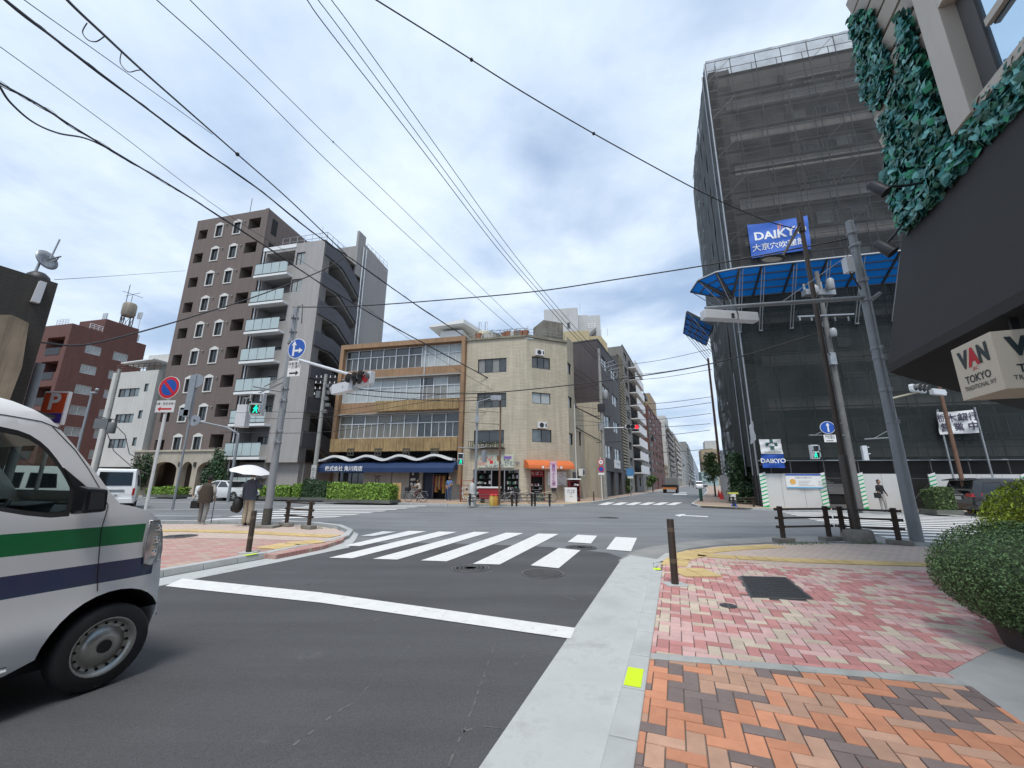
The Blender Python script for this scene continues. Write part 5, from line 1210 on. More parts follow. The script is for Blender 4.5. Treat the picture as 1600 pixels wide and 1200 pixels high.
for k in range(nf):
    z = za_-k*stp
    if z < 3: break
    for xx in (2.6, 5.6, 7.8, 10.8, 13.5, 16.5, 18.5): window(t, (xx, xx+(1.5 if k % 2 else 1.9), z-.7, z+.75), 1.58, 2, 1, ALU, GD, gl2=GC if (k+int(xx)) % 3 == 0 else GD)
# scaffold tubes
TUBE = mat('scaffold_tube', (.13, .13, .135), .45, .6, .1)
mb = MB()
for i in range(13):
    x_ = -.0+i*1.8; mb.tube([(x_, -.02, .2), (x_, -.02, ztop)], .028, 5); mb.tube([(x_, .75, .2), (x_, .75, ztop)], .028, 5)
nl = int(ztop/1.75)
for k in range(1, nl+1):
    z = k*ztop/nl
    for y_ in (-.02, .75): mb.tube([(0, y_, z), (WID, y_, z)], .024, 4)
    mb.box(.0, WID, .4, .7, z-1.04, z-1.0)
    if k % 2:
        for i in range(0, 12, 4): mb.tube([(i*1.8, -.0, z-ztop/nl), ((i+1)*1.8, -.0, z)], .02, 4)
mb.m = frS
for i in range(int(dS/1.8)+1):
    x_ = i*1.8+.3; mb.tube([(x_, .02, .2), (x_, .02, ztop-.2)], .028, 5); mb.tube([(x_, -.75, .2), (x_, -.75, ztop-.2)], .028, 5)
for k in range(1, nl+1):
    z = k*ztop/nl
    for y_ in (.02, -.75): mb.tube([(0, y_, z), (dS, y_, z)], .024, 4)
    mb.box(0, dS, -.65, -.1, z-1.05, z-1.0)
mb.m = Matrix.Identity(4); mb.build('scaffold', TUBE, t)
mb = MB()
for x_, y_, m_ in ((-.12, -.18, None), (-.08, .9, None)): mb.tube([(x_, y_, 2.0), (x_, y_, ztop-.3)], .05, 6)
mb.m = frS; mb.tube([(3.2, .18, 2), (3.2, .18, 9.5)], .05, 6); mb.m = Matrix.Identity(4); mb.build('edge_pole', GALV, t)
NETU = netmat('mesh_net_upper', (.034, .037, .039), .52); NETL = netmat('mesh_net_lower', (.012, .019, .019), .72); NETS = netmat('mesh_net_side', (.032, .038, .038), .97)
zcan = Z(FC, 1190, 462, -.1)
def sheet(mb, p0, u, w_, z0, z1, n, nrm, amp, mi=0, nz=10, seed=0):
    """slightly billowing cloth"""
    rg = random.Random(seed); k = len(mb.v); p0 = Vector(p0); u = Vector(u); nrm = Vector(nrm); ph = [rg.uniform(0, 6) for _ in range(6)]; vs = []
    for j in range(nz+1):
        for i in range(n+1):
            a, b = i/n, j/nz; d = amp*(math.sin(a*w_*3.5+ph[0]+b*2)*.5+math.sin(b*(z1-z0)*1.9+ph[1]+a*4)*.5)+rg.uniform(-amp, amp)*.3
            vs.append(p0+u*(w_*a)+Vector((0, 0, z0+(z1-z0)*b))+nrm*d)
    mb.add(vs, [(j*(n+1)+i, j*(n+1)+i+1, (j+1)*(n+1)+i+1, (j+1)*(n+1)+i) for j in range(nz) for i in range(n)], mi, True)
mb = MB()
for i in range(12):
    for k, (a_, b_) in enumerate(((zcan+.2, (zroof+zcan)/2), ((zroof+zcan)/2-.05, zroof+.1))): sheet(mb, (i*1.8, -.10, 0), (1, 0, 0), 1.82, a_, b_, 5, (0, -1, 0), .035, 0, 24, i*3+k)
    sheet(mb, (i*1.8, -.12, 0), (1, 0, 0), 1.82, 2.9, zcan+.1, 5, (0, -1, 0), .05, 1, 16, i*3+5)
mb.m = frS
ns = int(dS/1.8)
for i in range(ns):
    sheet(mb, (i*dS/ns, .1, 0), (1, 0, 0), dS/ns+.02, 2.6, ztop-.3-(1.2 if i == ns-1 else 0), 4, (0, 1, 0), .05, 2, 40, 100+i)
mb.m = Matrix.Identity(4); mb.build('mesh_net', [NETU, NETL, NETS], t)
mb = MB()
for i in range(12): sheet(mb, (i*1.8, -.06, 0), (1, 0, 0), 1.8, zroof+.1, ztop, 3, (0, -1, 0), .02, 0, 3, 70+i)
mb.build('upper_net', netmat('mesh_net_thin', (.18, .18, .19), .18), t)
# blue protective fans
FAN = mat('blue_panel', (.015, .21, .50), .5, 0, .1, .6, emit=0);
b = FAN.node_tree.nodes['Principled BSDF']; b.inputs['Transmission Weight'].default_value = 0
nt_ = FAN.node_tree; tr_ = N(nt_, 'ShaderNodeBsdfTranslucent'); tr_.inputs[0].default_value = (.03, .40, .80, 1); mxs = N(nt_, 'ShaderNodeMixShader'); mxs.inputs[0].default_value = .5
L(nt_, b.outputs[0], mxs.inputs[1]); L(nt_, tr_.outputs[0], mxs.inputs[2]); L(nt_, mxs.outputs[0], nt_.nodes['Material Output'].inputs[0])
PR = 2.3; zo = Z(FC, 1240, 409.5, -PR); zi = Z(FC, 1235, 456, -.15)
def fanpanel(pts, nr, name='protective_fan'):
    """pts: inner a, inner b, outer b, outer a (local)"""
    a, b, c, d = [Vector(p) for p in pts]; mb = MB(); n = (b-a).cross(d-a).normalized()*.02
    mb.hexa([a-n, b-n, c-n, d-n, a+n, b+n, c+n, d+n]); mb2 = MB()
    for i in range(nr+1):
        q = i/nr
        for sg in (-2.5, 2.5): mb2.bar(a.lerp(d, q)+n*sg, b.lerp(c, q)+n*sg, .07, .05, 0)
    [mb2.bar(p_+n*sg, r_+n*sg, .11, .07, 0) for sg in (-3, 3) for p_, r_ in ((a, d), (b, c))]; mb2.bar(d, c, .06, .09, 1)
    o = mb.build(name, FAN, t); mb2.build('frame', [mat('fan_frame', (.12, .12, .12), .5, .3), WHITEM], o)
xs_ = [X(FC, 1156, 422.5, -PR), X(FC, 1190, 417, -PR), X(FC, 1240, 409.5, -PR), X(FC, 1292, 401, -PR), X(FC, 1345, 393, -PR), X(FC, 1405, 386, -PR), X(FC, 1405, 386, -PR)+2.6, X(FC, 1405, 386, -PR)+5.2]
x0f = X(FC, 1152, 467, -.15)
for a, b in zip(xs_, xs_[1:]): fanpanel([(a, -.15, zi), (b, -.15, zi), (b, -PR, zo), (a, -PR, zo)], 4)
ap = (xs_[0], -.15, zi); O1 = (xs_[0]-1.35, -PR+.25, zo); O2 = (xs_[0]-2.3, -1.1, zo); O3 = (xs_[0]-2.5, .6, zo)
ap2 = (xs_[0]-.15, .15, zi)
for p, q_ in (((xs_[0], -PR, zo), O1), (O1, O2), (O2, O3)): fanpanel([ap2, ap, p, q_], 4)
for x_ in xs_:
    mb = MB()
    for dx in (.06, .22): mb.tube([(x_+dx, -PR+.1, zo-.05), (x_+dx, -.2, zi-2.6)], .03, 5)
    mb.box(x_+.03, x_+.25, -.3, -.1, zi-2.66, zi-2.6); mb.build('fan_strut', GALV, t)
mb = MB()
for p in (O1, O2, O3): mb.tube([p, (0, -.1, zi-1.8)], .03, 5)
mb.build('fan_strut', GALV, t); mb = MB(); mb.m = frS
zs_o = Z(FCs, 1073, 487, 2.3); sA, sB = X(FCs, 1073, 487, 2.3), None
zs_i = zs_o-1.7
# outer edge runs until py 545
sB = X(FCs, 1070.5, 545, 2.3)
sA = max(.5, min(sA, dS)); sB = sA+7.5 if not (sA+2 < sB < sA+16) else sB
for k in range(8):
    s_ = sA+(sB-sA)*k/7; mb.tube([(s_, 2.25, zs_o), (s_, .2, zs_i-1.8)], .03, 5)
mb.m = Matrix.Identity(4); mb.build('fan_strut', GALV, t)
def toS(p): return tuple(frS @ Vector(p))
for k in range(4):
    a, b = sA+(sB-sA)*k/4, sA+(sB-sA)*(k+1)/4; fanpanel([toS((b, .15, zs_i)), toS((a, .15, zs_i)), toS((a, 2.3, zs_o)), toS((b, 2.3, zs_o))], 4)
# ground level hoarding
HZ = Z(FC, 1230, 740, -1.2); HW = mat('hoarding_white', (.56, .57, .57), .45, 0, .04, .6)
STG = mat('green_tape', (.02, .42, .14), .5)
def hoard(xa, xb, y, name='hoarding', label='', ends=True, z0=.1):
    h = thing(name, label, 'hoarding', FC.w(xa, y, z0), FC.a, 'hoardings of the building site')
    n = max(1, round((xb-xa)/1.0)); mb = MB()
    for i in range(n): mb.box((xb-xa)*i/n+.006, (xb-xa)*(i+1)/n-.006, 0, .05, 0, HZ-z0);
    mb.build('panel', HW, h, bevel=.004)
    for e in (0, xb-xa-.34) if ends else ():
        mb = MB(); mb.box(e, e+.34, -.035, -.003, 0, HZ-z0-.02, 0)
        for k in range(9):
            zz = (k+.25)*(HZ-z0)/9; mb.hexa([(e, -.04, zz), (e+.34, -.04, zz+.12), (e+.34, -.036, zz+.12), (e, -.036, zz), (e, -.04, zz+.14), (e+.34, -.04, zz+.26), (e+.34, -.036, zz+.26), (e, -.036, zz+.14)], 1)
        mb.build('striped_post', [STG, WSIGN], h)
    return h
hy = -1.0
h1a, h1b = X(FC, 1189, 765, hy), X(FC, 1292, 765, hy); hoard(h1a, h1b, hy, label='white site hoarding carrying the blue edged notice board')
h2a, h2b = X(FC, 1341, 765, hy), X(FC, 1422, 765, hy); hoard(h2a, h2b, hy, label='white site hoarding behind the walking woman')
h3a, h3b = X(FC, 1467, 765, hy), X(FC, 1600, 765, hy); hoard(h3a, h3a+4.5, hy+.6, label='white site hoarding behind the black minivan')
mb = MB(); ba, bb = X(FC, 1228, 750, hy-.06), X(FC, 1284, 750, hy-.06); b1_, b0_ = Z(FC, 1256, 740.5, hy-.06), Z(FC, 1256, 763, hy-.06); mb.box(ba, bb, -.05, 0, b0_, b1_, 0)
mb.box(ba, bb, -.056, -.05, b1_-.1, b1_, 1); mb.box(ba, bb, -.056, -.05, b0_, b0_+.07, 2); mb.lathe((ba+.35, -.06, b0_+.38), [(.16, 0), (.16, .008)], 14, 3, 'y')
mb.text('工事のお知らせ', ((ba+bb)/2, -.06, b1_-.22), (1, 0, 0), (0, 0, 1), .13, 4)
random.seed(9)
for k in range(7):
    for c_ in range(2): xa_ = ba+.65+c_*1.0; mb.box(xa_, xa_+random.uniform(.5, .85), -.053, -.05, b1_-.42-k*.09, b1_-.40-k*.09, 4)
nb = mb.build('notice_board', [WSIGN, mat('notice_blue', (.03, .10, .40)), mat('notice_sky', (.08, .35, .6)), mat('notice_orange', (.7, .4, .1)), mat('text_grey', (.25, .26, .28))], None, FC.w(0, hy, 0), rz=FC.a)
tag(nb, 'white notice board with blue edges hung on the left hoarding', 'notice board')
# dark base storey behind the hoarding
mb = MB(); mb.box(0, WID, .3, 1.5, .1, 2.9, 0); mb.box(h1b+.3, h2a-.3, .25, .3, .1, 2.9, 0); mb.box(h1b+.6, h1b+1.4, .2, .26, .9, 1.5, 1); mb.box(h1b+1.5, h1b+2.1, .2, .26, 1.0, 1.6, 1); mb.box(h1b+.1, h2a, -.6, .2, .1, .3, 1); mb.box(0, WID, -.1, -.04, 2.86, 2.92, 2)
mb.build('ground_storey', [INT, mat('dim_panel', (.16, .16, .16)), GALV], t)
# side hoarding along the street
hs_ = thing('hoarding', 'green and white hoarding along the side of the netted building', 'hoarding', FCs.w(3.5, .7, .1), FCs.a, 'hoardings of the building site')
mb = MB()
for i in range(int(dS-4)): mb.box(i, i+.99, 0, .05, 0, 2.1, 0 if i > 2 else 1)
mb.build('panel', [HW, mat('green_panel', (.03, .28, .14), .5)], hs_)
# banners and flags
CLB = mat('banner_blue', (.03, .12, .50), .6, 0, .08, 1.5); CLW = mat('banner_white', (.62, .63, .64), .7, 0, .05, 2)
CLB2 = mat('flag_blue', (.01, .07, .36), .6, 0, .06, 1.5)
def cloth(F, quad, y, amp=.05, base=None, texts=(), mats=None, name='banner', label='', cat='banner', group=None, seed=1, two=None):
    (x0, zA), (x1, zB), (x2, zC), (x3, zD) = [F.px(px_, py_, y) for px_, py_ in quad]    # tl tr br bl
    o = thing(name, label, cat, F.w(x3, y, zD), F.a, group); ox, oz = x3, zD; mb = MB(); n = 44; rg = random.Random(seed); p = [rg.uniform(0, 6) for _ in range(4)]
    def pt(a, b, off=0):
        xt, zt3 = x0+(x1-x0)*a, zA+(zB-zA)*a; xb, zb3 = x3+(x2-x3)*a, zD+(zC-zD)*a
        sag = -.04*(x1-x0)*math.sin(PI*a)*b*.5
        return (xb+(xt-xb)*b-ox, -off+amp*(math.sin(a*9+b*4+p[0])+.6*math.sin(b*11-a*5+p[1])), zb3+(zt3-zb3)*b-oz+sag)
    for s_ in (0,):
        vs = [pt(i/n, j/n) for j in range(n+1) for i in range(n+1)]
        fs = [(j*(n+1)+i, j*(n+1)+i+1, (j+1)*(n+1)+i+1, (j+1)*(n+1)+i) for j in range(n) for i in range(n)]
        mb.add(vs, fs, 0, True); mb.add([(v[0], v[1]+.006, v[2]) for v in vs], fs, 0, True)
    for (body, fa, fb, sz, mi, bold) in texts:
        vs, fs = textmesh(body, 'CENTER', bold); W_, H_ = abs(x1-x0), abs(zA-zD)
        mb.add([pt(fa+vx*sz/W_, fb+vy*sz/H_, .022) for vx, vy in vs], fs, mi)
    mb.build('cloth', mats or [CLB, WSIGN, INK], o); return o, pt
HH = None
o, pt = cloth(FC, [(1167, 352), (1262, 336), (1267, 389), (1175, 403)], -.3, .04, texts=[('DAIKYO', .52, .60, .9, 1, .03), ('大京穴吹建設', .48, .26, .58, 1, .012)], mats=[CLB, WSIGN, INK, mat('banner_orange', (.8, .3, .15))], label='blue cloth banner hung high on the mesh, white lettering', seed=4)
mb = MB()
for dx, hh in ((.0, .25), (.13, .35), (.26, .2)): p_ = pt(.50, .80, .02); mb.bar((p_[0]+dx, p_[1], p_[2]-.2), (p_[0]+dx+.06, p_[1], p_[2]+hh), .06, .01, 0)
mb.build('emblem', mat('banner_orange', (.8, .3, .15)), o)
cloth(FC, [(1186, 686), (1219, 686), (1224, 709), (1189, 709)], -1.3, .03, texts=[('+', .55, .58, 1.1, 1, .05), ('安全第一・大京建設', .55, .1, .1, 1, 0)], mats=[CLW, mat('dark_green_ink', (.02, .09, .07)), INK], name='flag', label='white flag with a dark green cross above the small blue flag', cat='flag', group='site flags', seed=5)
cloth(FC, [(1189, 709.5), (1224, 709.5), (1227, 731), (1192, 731)], -1.3, .02, texts=[('DAIKYO', .5, .5, .36, 1, .03)], mats=[CLB2, WSIGN, INK], name='flag', label='small deep blue flag below the green cross flag', cat='flag', group='site flags', seed=6)
cloth(FCs, [(1170, 667), (1177, 658), (1181, 687), (1174, 694)], .9, .02, texts=[('ただいま', .5, .7, .3, 1, .01), ('工事中', .5, .3, .36, 1, .02)], mats=[CLW, INK], label='narrow white banner on the side of the mesh beside the flags', seed=7)
cloth(FC, [(1462, 644), (1521, 640), (1530, 676), (1470, 679)], -.5, .05, texts=[('栃木銀行', .52, .70, .50, 1, .012), ('営 業 中', .52, .28, .50, 1, .02)], mats=[CLW, mat('ink_dark_violet', (.05, .045, .08))], label='white cloth banner with two rows of black characters near the tilted brown pole', seed=8)
mb = MB()
for px_, py0, py1 in ((1474, 680, 735), (1533, 677, 740)):
    a = FC.px(px_, py0, -.4); b = FC.px(px_+(8 if px_ < 1500 else 12), py1, -.4); mb.tube([(a[0], -.4, a[1]+1.5), (a[0], -.4, b[1]-.5)], .05, 6)
mb.build('banner_pole', GALV, t)
# ================= NEAR RIGHT BUILDING WITH DARK CANOPY =================
wo = p1*3.6; W = Fr(wo.x, wo.y, D1)         # +y of this frame looks to the street
t = froot('shop_building', 'cream building with artificial ivy, big window and dark canopy at the right', 'building', W)
sC = 7.33; CRM = mat('cream_steel', (.50, .455, .39), .5, 0, .05, .8, streak=.08); SID = mat('siding_board', (.42, .385, .33), .6, 0, .1, 1)
mb = MB(); mb.box(-8, sC, -6, -.05, 5.2, 16, 0)
# chamfer beyond the corner
az = R(90-62); cd = Vector((math.cos(az), math.sin(az))); lc = W.loc(W.o+W.u*sC+Vector((cd.x, cd.y, 0))*7); mb.prism([(sC, -.05), (lc[0], lc[1]), (lc[0]-3, lc[1]-2), (sC-3, -6)][::-1], 5.2, 16, 0)
mb.build('wall', [SID], t)
mb = MB()
for k in range(24): z = 5.45+k*.42; mb.hexa([(5.9, -.05, z), (sC, -.05, z), (sC, .0, z), (5.9, .0, z), (5.9, -.05, z+.29), (sC, -.05, z+.29), (sC, .05, z+.26), (5.9, .05, z+.26)])
mb.build('siding', SID, t)
mb = MB(); mb.box(5.90, sC, -.06, -.045, 5.2, 16); mb.build('siding_gap', INT, t)
sL = X(W, 1487, 212, .18); sR_ = sL-.34; zc0 = Z(W, 1487, 212, .18)
mb = MB(); mb.box(sR_, sL, -.1, .18, zc0, 16); zt4 = Z(W, 1452, 37, .18); mb.box(-8, sR_, .02, .18, zt4, zt4+.16); mb.box(-8, sR_, .02, .14, zc0, zc0+.12); mb.build('frame', CRM, t, bevel=.006)
zt5 = Z(W, 1500, 105, .0)
mb = MB(); mb.box(sR_-.22, sR_, -.04, .02, zc0+.1, 16, 1); mb.box(-8, sR_-.3, .0, .05, zt5-.04, zt5+.05, 0)
for k in range(3): mb.box(sR_-1.9-k*1.9, sR_-1.82-k*1.9, 0, .05, zc0+.1, 16, 0)
o = mb.build('window', [CRM, mat('grey_reveal', (.10, .10, .10))], t)
MIR = mat('reflective_glass', (.45, .62, .78), .03, .85, 0)
mb = MB(); mb.box(-8, sR_-.22, -.03, -.01, zc0+.1, zt4); mb.build('pane', MIR, o)
mb = MB(); mb.box(-8, sR_-.22, -.03, -.01, zt4+.16, 16); mb.build('pane', MIR, o)
# canopy: steep dark fascia and black soffit
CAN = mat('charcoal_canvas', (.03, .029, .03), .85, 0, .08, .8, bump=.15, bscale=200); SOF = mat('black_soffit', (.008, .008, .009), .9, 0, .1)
zu, zl = Z(W, 1412, 350, .0), None; W5 = Fr(*(p1*3.1).to_2d(), D1); sl_, zl = W5.px(1387, 570)
mb = MB(); e = Vector((cd.x, cd.y, 0)); A_ = (sC, 0, zu); B_ = (sl_, .5, zl)
Ae = W.loc(W.o+W.u*sC+e*6); Be = W.loc(W.o+W.u*sl_+W.n*.5+e*7)
mb.add([(-8, 0, zu), A_, B_, (-8, .5, zl), (-8, .5, zl-.12), (sl_, .5, zl-.12)], [(0, 3, 2, 1), (3, 4, 5, 2)], 0)
mb.add([A_, (Ae[0], Ae[1], zu), (Be[0], Be[1], zl), B_], [(0, 3, 2, 1)], 0)
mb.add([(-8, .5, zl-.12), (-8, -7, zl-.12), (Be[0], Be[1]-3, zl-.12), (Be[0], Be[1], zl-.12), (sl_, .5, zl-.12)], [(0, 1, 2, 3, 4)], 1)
mb.add([(-8, 0, zu), A_, (Ae[0], Ae[1], zu), (Ae[0]-3, Ae[1]-4, zu), (-8, -6, zu)], [(0, 1, 2, 3, 4)], 1)
mb.build('canopy', [CAN, SOF], t)
mb = MB(); mb.box(-8, 5.2, -4.9, -1.9, .1, zl-.1, 0); mb.build('ground_floor', mat('dark_shopfront', (.05, .048, .045), .4), t)
# ivy
random.seed(21)
def leafpatch(name, label_cat, parent, regs, n, size, mats, thick=.12):
    mb = MB()
    for _ in range(n):
        # pick point in any region (polygon in local s,z)
        while True:
            rg = random.choice(regs); xs = [p[0] for p in rg]; zs = [p[1] for p in rg]; x = random.uniform(min(xs), max(xs)); z = random.uniform(min(zs), max(zs))
            if inside((x, z), rg): break
        y = random.uniform(.02, thick); s = size*random.uniform(.55, 1.35); n_ = Vector((random.gauss(0, .5), 1, random.gauss(.25, .5))).normalized(); u = n_.orthogonal().normalized(); u = (Matrix.Rotation(random.uniform(0, 6.3), 3, n_) @ u); v = n_.cross(u)
        c = Vector((x, y, z)); w_ = s*.42
        mb.add([c-u*s*.5, c-u*s*.15+v*w_+n_*.01, c+u*s*.25+v*w_*.75, c+u*s*.55, c+u*s*.2-v*w_*.8+n_*.02, c-u*s*.2-v*w_, c+n_*s*.16], [(0, 6, 1), (1, 6, 2), (2, 6, 3), (3, 6, 4), (4, 6, 5), (5, 6, 0)], random.choices(range(len(mats)), [.42, .26, .2, .12])[0])
    return mb.build(name, mats, parent)
IV = [mat('ivy_teal', (.04, .20, .19), .45, 0, .2, 20, island=.5, spec=.4), mat('ivy_green', (.03, .13, .08), .5, 0, .2, 20, island=.45), mat('ivy_pale', (.13, .36, .34), .4, 0, .2, 20, island=.4), mat('ivy_bright', (.03, .28, .15), .5, 0, .2, 20, island=.3)]
P_ = lambda x, y: W.px(x, y, .08)
g2 = lambda *pts: [P_(1300+x/3, y/3) for x, y in pts]
reg1 = g2((75, 90), (120, 60), (180, 60), (215, 170), (265, 290), (265, 380), (235, 500), (190, 520), (150, 470), (110, 260))
reg2 = g2((325, 60), (345, 60), (450, 330), (555, 640), (640, 700), (620, 790), (480, 960), (340, 1095), (300, 960), (262, 820), (270, 640), (250, 560), (320, 330), (330, 200))
reg3 = g2((620, 770), (560, 640), (740, 420), (900, 220), (1100, -30), (1300, -60), (1000, 370), (880, 490))
reg4 = g2((215, 560), (245, 540), (270, 640), (262, 680), (225, 600))
leafpatch('ivy', '', t, [reg1], 900, .12, IV); leafpatch('ivy', '', t, [reg2], 2900, .125, IV, .16); leafpatch('ivy', '', t, [reg3], 1500, .13, IV); leafpatch('ivy', '', t, [reg4], 60, .1, IV)
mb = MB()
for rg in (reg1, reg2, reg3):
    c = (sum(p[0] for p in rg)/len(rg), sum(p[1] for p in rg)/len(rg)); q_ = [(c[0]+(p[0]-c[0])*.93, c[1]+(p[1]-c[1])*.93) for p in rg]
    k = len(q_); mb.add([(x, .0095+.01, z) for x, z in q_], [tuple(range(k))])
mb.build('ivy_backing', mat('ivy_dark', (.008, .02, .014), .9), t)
# spot lamps on arms
for k, (lx, ly, ax_, ay_, lb) in enumerate(((1370, 293, 1452, 284, 'black spotlight on an arm in front of the ivy'), (1380, 386, 1420, 372, 'lower black spotlight on an arm by the end of the dark canopy'))):
    a = W.px(ax_, ay_, .05); a = (min(a[0], sC-.1), max(a[1], zu-.02)) if k else a; b = W.px(lx, ly, .85)
    s_ = thing('spotlight', lb, 'spotlight', W.w(a[0], .05, a[1]), W.a, 'spotlights over the canopy')
    mb = MB(); tip = Vector((b[0]-a[0], .8, b[1]-a[1])); mb.tube([(0, 0, 0), (tip.x*.5, .4, tip.z*.5-.02), tip], .018, 8); mb.build('arm', DARK, s_)
    mb = MB(); d_ = Vector((-.15, -.35, -.55)).normalized(); mb.tube([tip-d_*.11, tip-d_*.09, tip+d_*.1, tip+d_*.14], [.03, .062, .07, .075], 14); mb.build('lamp_head', DARK, s_)
# hanging box sign
V0 = W5.px(1571, 607);
pp = 2.9
while pp < 3.6:
    break
WS = Fr(*(p1*2.95).to_2d(), D1); f0 = WS.px(1485, 548); f1 = WS.px(1546, 518); f2 = WS.px(1571, 607); f3 = WS.px(1506, 627)
sF, sN = av(f0[0], f3[0]), av(f1[0], f2[0]); zT, zB_ = av(f0[1], f1[1]), av(f2[1], f3[1]); print('van sign', f0, f1, f2, f3)
o = thing('hanging_sign', 'cream lantern box sign hanging under the dark canopy', 'sign', WS.w(sN, 0, zB_), D1)
h_ = zT-zB_; ln = sF-sN; wd = ln
LB = mat('lantern_cream', (.62, .56, .45), .55, 0, .03); mb = MB(); mb.box(0, ln, -wd, 0, 0, h_); mb.build('box', LB, o, bevel=.004)
SI = [mat('sign_ink', (.03, .045, .05), .5, var=0), mat('sign_red_ink', (.5, .02, .035), .5, var=0)]
for face in (0, 1):
    mb = MB()
    if face == 0: org = lambda x, z: (ln*(1-x), .004, h_*z); u = (-1, 0, 0)
    else: org = lambda x, z: (-.004, -wd*x, h_*z); u = (0, -1, 0)
    S_ = h_
    # face 0 is seen from the street: text runs towards the viewer
    mb.text('V', org(.27, .70), u, (0, 0, 1), S_*.42, 0, bold=.06, sx=.9); mb.text('A', org(.5, .70), u, (0, 0, 1), S_*.42, 1, bold=.06, sx=.9); mb.text('N', org(.75, .70), u, (0, 0, 1), S_*.42, 0, bold=.06, sx=.82)
    mb.text('JAC', org(.5, .50), u, (0, 0, 1), S_*.09, 1); mb.text('TOKYO', org(.5, .33), u, (0, 0, 1), S_*.19, 0, bold=.015); mb.text('TRADITIONAL IVY', org(.5, .18), u, (0, 0, 1), S_*.11, 0, sx=.9, bold=.005)
    mb.build('lettering', SI, o)
mb = MB(); mb.box(ln*.3, ln*.35, -wd*.55, -wd*.45, h_, zl-zB_-.1); mb.build('bracket', DARK, o)
# ================= STREET FURNITURE =================
def hgt(px, py, base):   # height above ground of a pixel on the vertical through base
    return D(px, py, base.y).z
def concrete_base(mb, w_, d_, h): mb.box(-w_/2, w_/2, -d_/2, d_/2, 0, h)
# bollards
def bollard(px, py, ptop, z, label, cat='bollard'):
    b = G(px, py, z); H_ = hgt(px, ptop, b)-z; t = thing('bollard', label, cat, (b.x, b.y, z), 0, 'brown bollards')
    mb = MB(); mb.lathe((0, 0, 0), [(.05, 0), (.05, H_-.012), (.046, H_)], 20); mb.build('post', BROWNP, t)
    for f_ in (.32, .80):
        mb = MB(); mb.lathe((0, 0, 0), [(.0508, H_*f_), (.0512, H_*f_+.01), (.0512, H_*f_+.05), (.0508, H_*f_+.06)], 20)
        mb.build('reflective_band', mat('brown_band', (.12, .09, .065), .35), t)
    mb = MB(); mb.box(-.15, .15, -.13, .13, -.012, .008); mb.build('base_plate', KERB, t)
    return t
bollard(1055, 913, 811, .1, 'dark brown bollard nearest to us, at the corner of the right kerb')
bollard(388, 863, 798, .1, 'dark brown bollard on the left pavement in front of the umbrella holder')
bollard(928, 783, 768, .11, 'thin dark bollard across the junction beside the round signs')
# railings
def railing(pa, pb, ptop, z, label, nr=3, bases=True, group='brown pedestrian railings', over=.14, h=None):
    a, b = G(*pa, z), G(*pb, z); H_ = h or (hgt(pa[0], ptop, a)-z); d_ = (b-a); ln = d_.length; ang = math.degrees(math.atan2(d_.y, d_.x))
    t = thing('railing', label, 'railing', (a.x, a.y, z), ang, group)
    for x_ in (0, ln):
        mb = MB(); mb.lathe((x_, 0, 0), [(.057, 0), (.057, H_-.03), (.062, H_-.028), (.062, H_-.005), (.05, H_)], 16); mb.build('post', BROWNP, t)
        if bases: mb = MB(); mb.box(x_-.24, x_+.24, -.11, .11, 0, .1); mb.build('footing', mat('old_footing', (.22, .21, .19), .9, 0, .25, 5, bump=.3, bscale=60), t, bevel=.012)
    for k in range(nr):
        zz = H_-.07-k*.21*H_/.85; mb = MB(); mb.tube([(-over, 0, zz), (ln+over, 0, zz)], .024, 10); mb.tube([(-over-.01, 0, zz), (-over+.03, 0, zz)], .034, 10); mb.tube([(ln+over-.03, 0, zz), (ln+over+.01, 0, zz)], .034, 10)
        for x_ in (0, ln): mb.tube([(x_-.09, 0, zz), (x_+.09, 0, zz)], .034, 10)
        mb.build('rail', BROWNP, t)
    return t
railing((1225, 847), (1297, 845), 791, .1, 'near brown railing left of the tall brown pole')
railing((1320, 845), (1406, 851), 791, .1, 'near brown railing between the brown pole and the thick grey pole')
railing((447, 822), (482, 826), 781, .1, 'brown railing beside the left signal pole')
railing((1147, 792), (1178, 792), 776, .11, 'brown railing in front of the ivy covered corner of the site', bases=False)
railing((734, 790), (800, 791), 771, .11, 'brown railing before the shop windows, left section', bases=False, over=.1)
railing((807, 791), (831, 791), 771, .11, 'short brown railing section before the shop doorway', bases=False, over=.1)
railing((836, 791), (859, 791), 771, .11, 'brown railing section at the foot of the pink banner', bases=False, over=.1)
# poles
def polebase(name, label, cat, px, py, z, group=None): b = G(px, py, z); return thing(name, label, cat, (b.x, b.y, z), 0, group), b
def lens(mb, c, r, mi, hood=True, f=(0, -1), hm=0):
    """signal lamp with a visor, facing f"""
    u = Vector((f[0], f[1], 0)).normalized(); a = math.atan2(u.y, u.x); M0 = mb.m.copy(); mb.m = mb.m @ Matrix.Translation(c) @ Matrix.Rotation(a, 4, 'Z')
    mb.lathe((0, 0, 0), [(r, 0), (r*.8, .03), (r*.4, .05)], 16, mi, 'x')
    if hood:
        n = 12; vs = []
        for i in range(n+1): q = -.35+(PI+.7)*i/n; vs += [(0, r*1.08*math.cos(q), r*1.08*math.sin(q)), (.26-.06*abs(math.cos(q)), r*1.12*math.cos(q), r*1.12*math.sin(q)), (0, r*1.14*math.cos(q), r*1.14*math.sin(q)), (.26-.06*abs(math.cos(q)), r*1.18*math.cos(q), r*1.18*math.sin(q))]
        fs = []
        for i in range(n): k = i*4; fs += [(k, k+4, k+5, k+1), (k+2, k+3, k+7, k+6), (k+1, k+5, k+7, k+3)]
        mb.add(vs, fs, hm, True)
    mb.m = M0
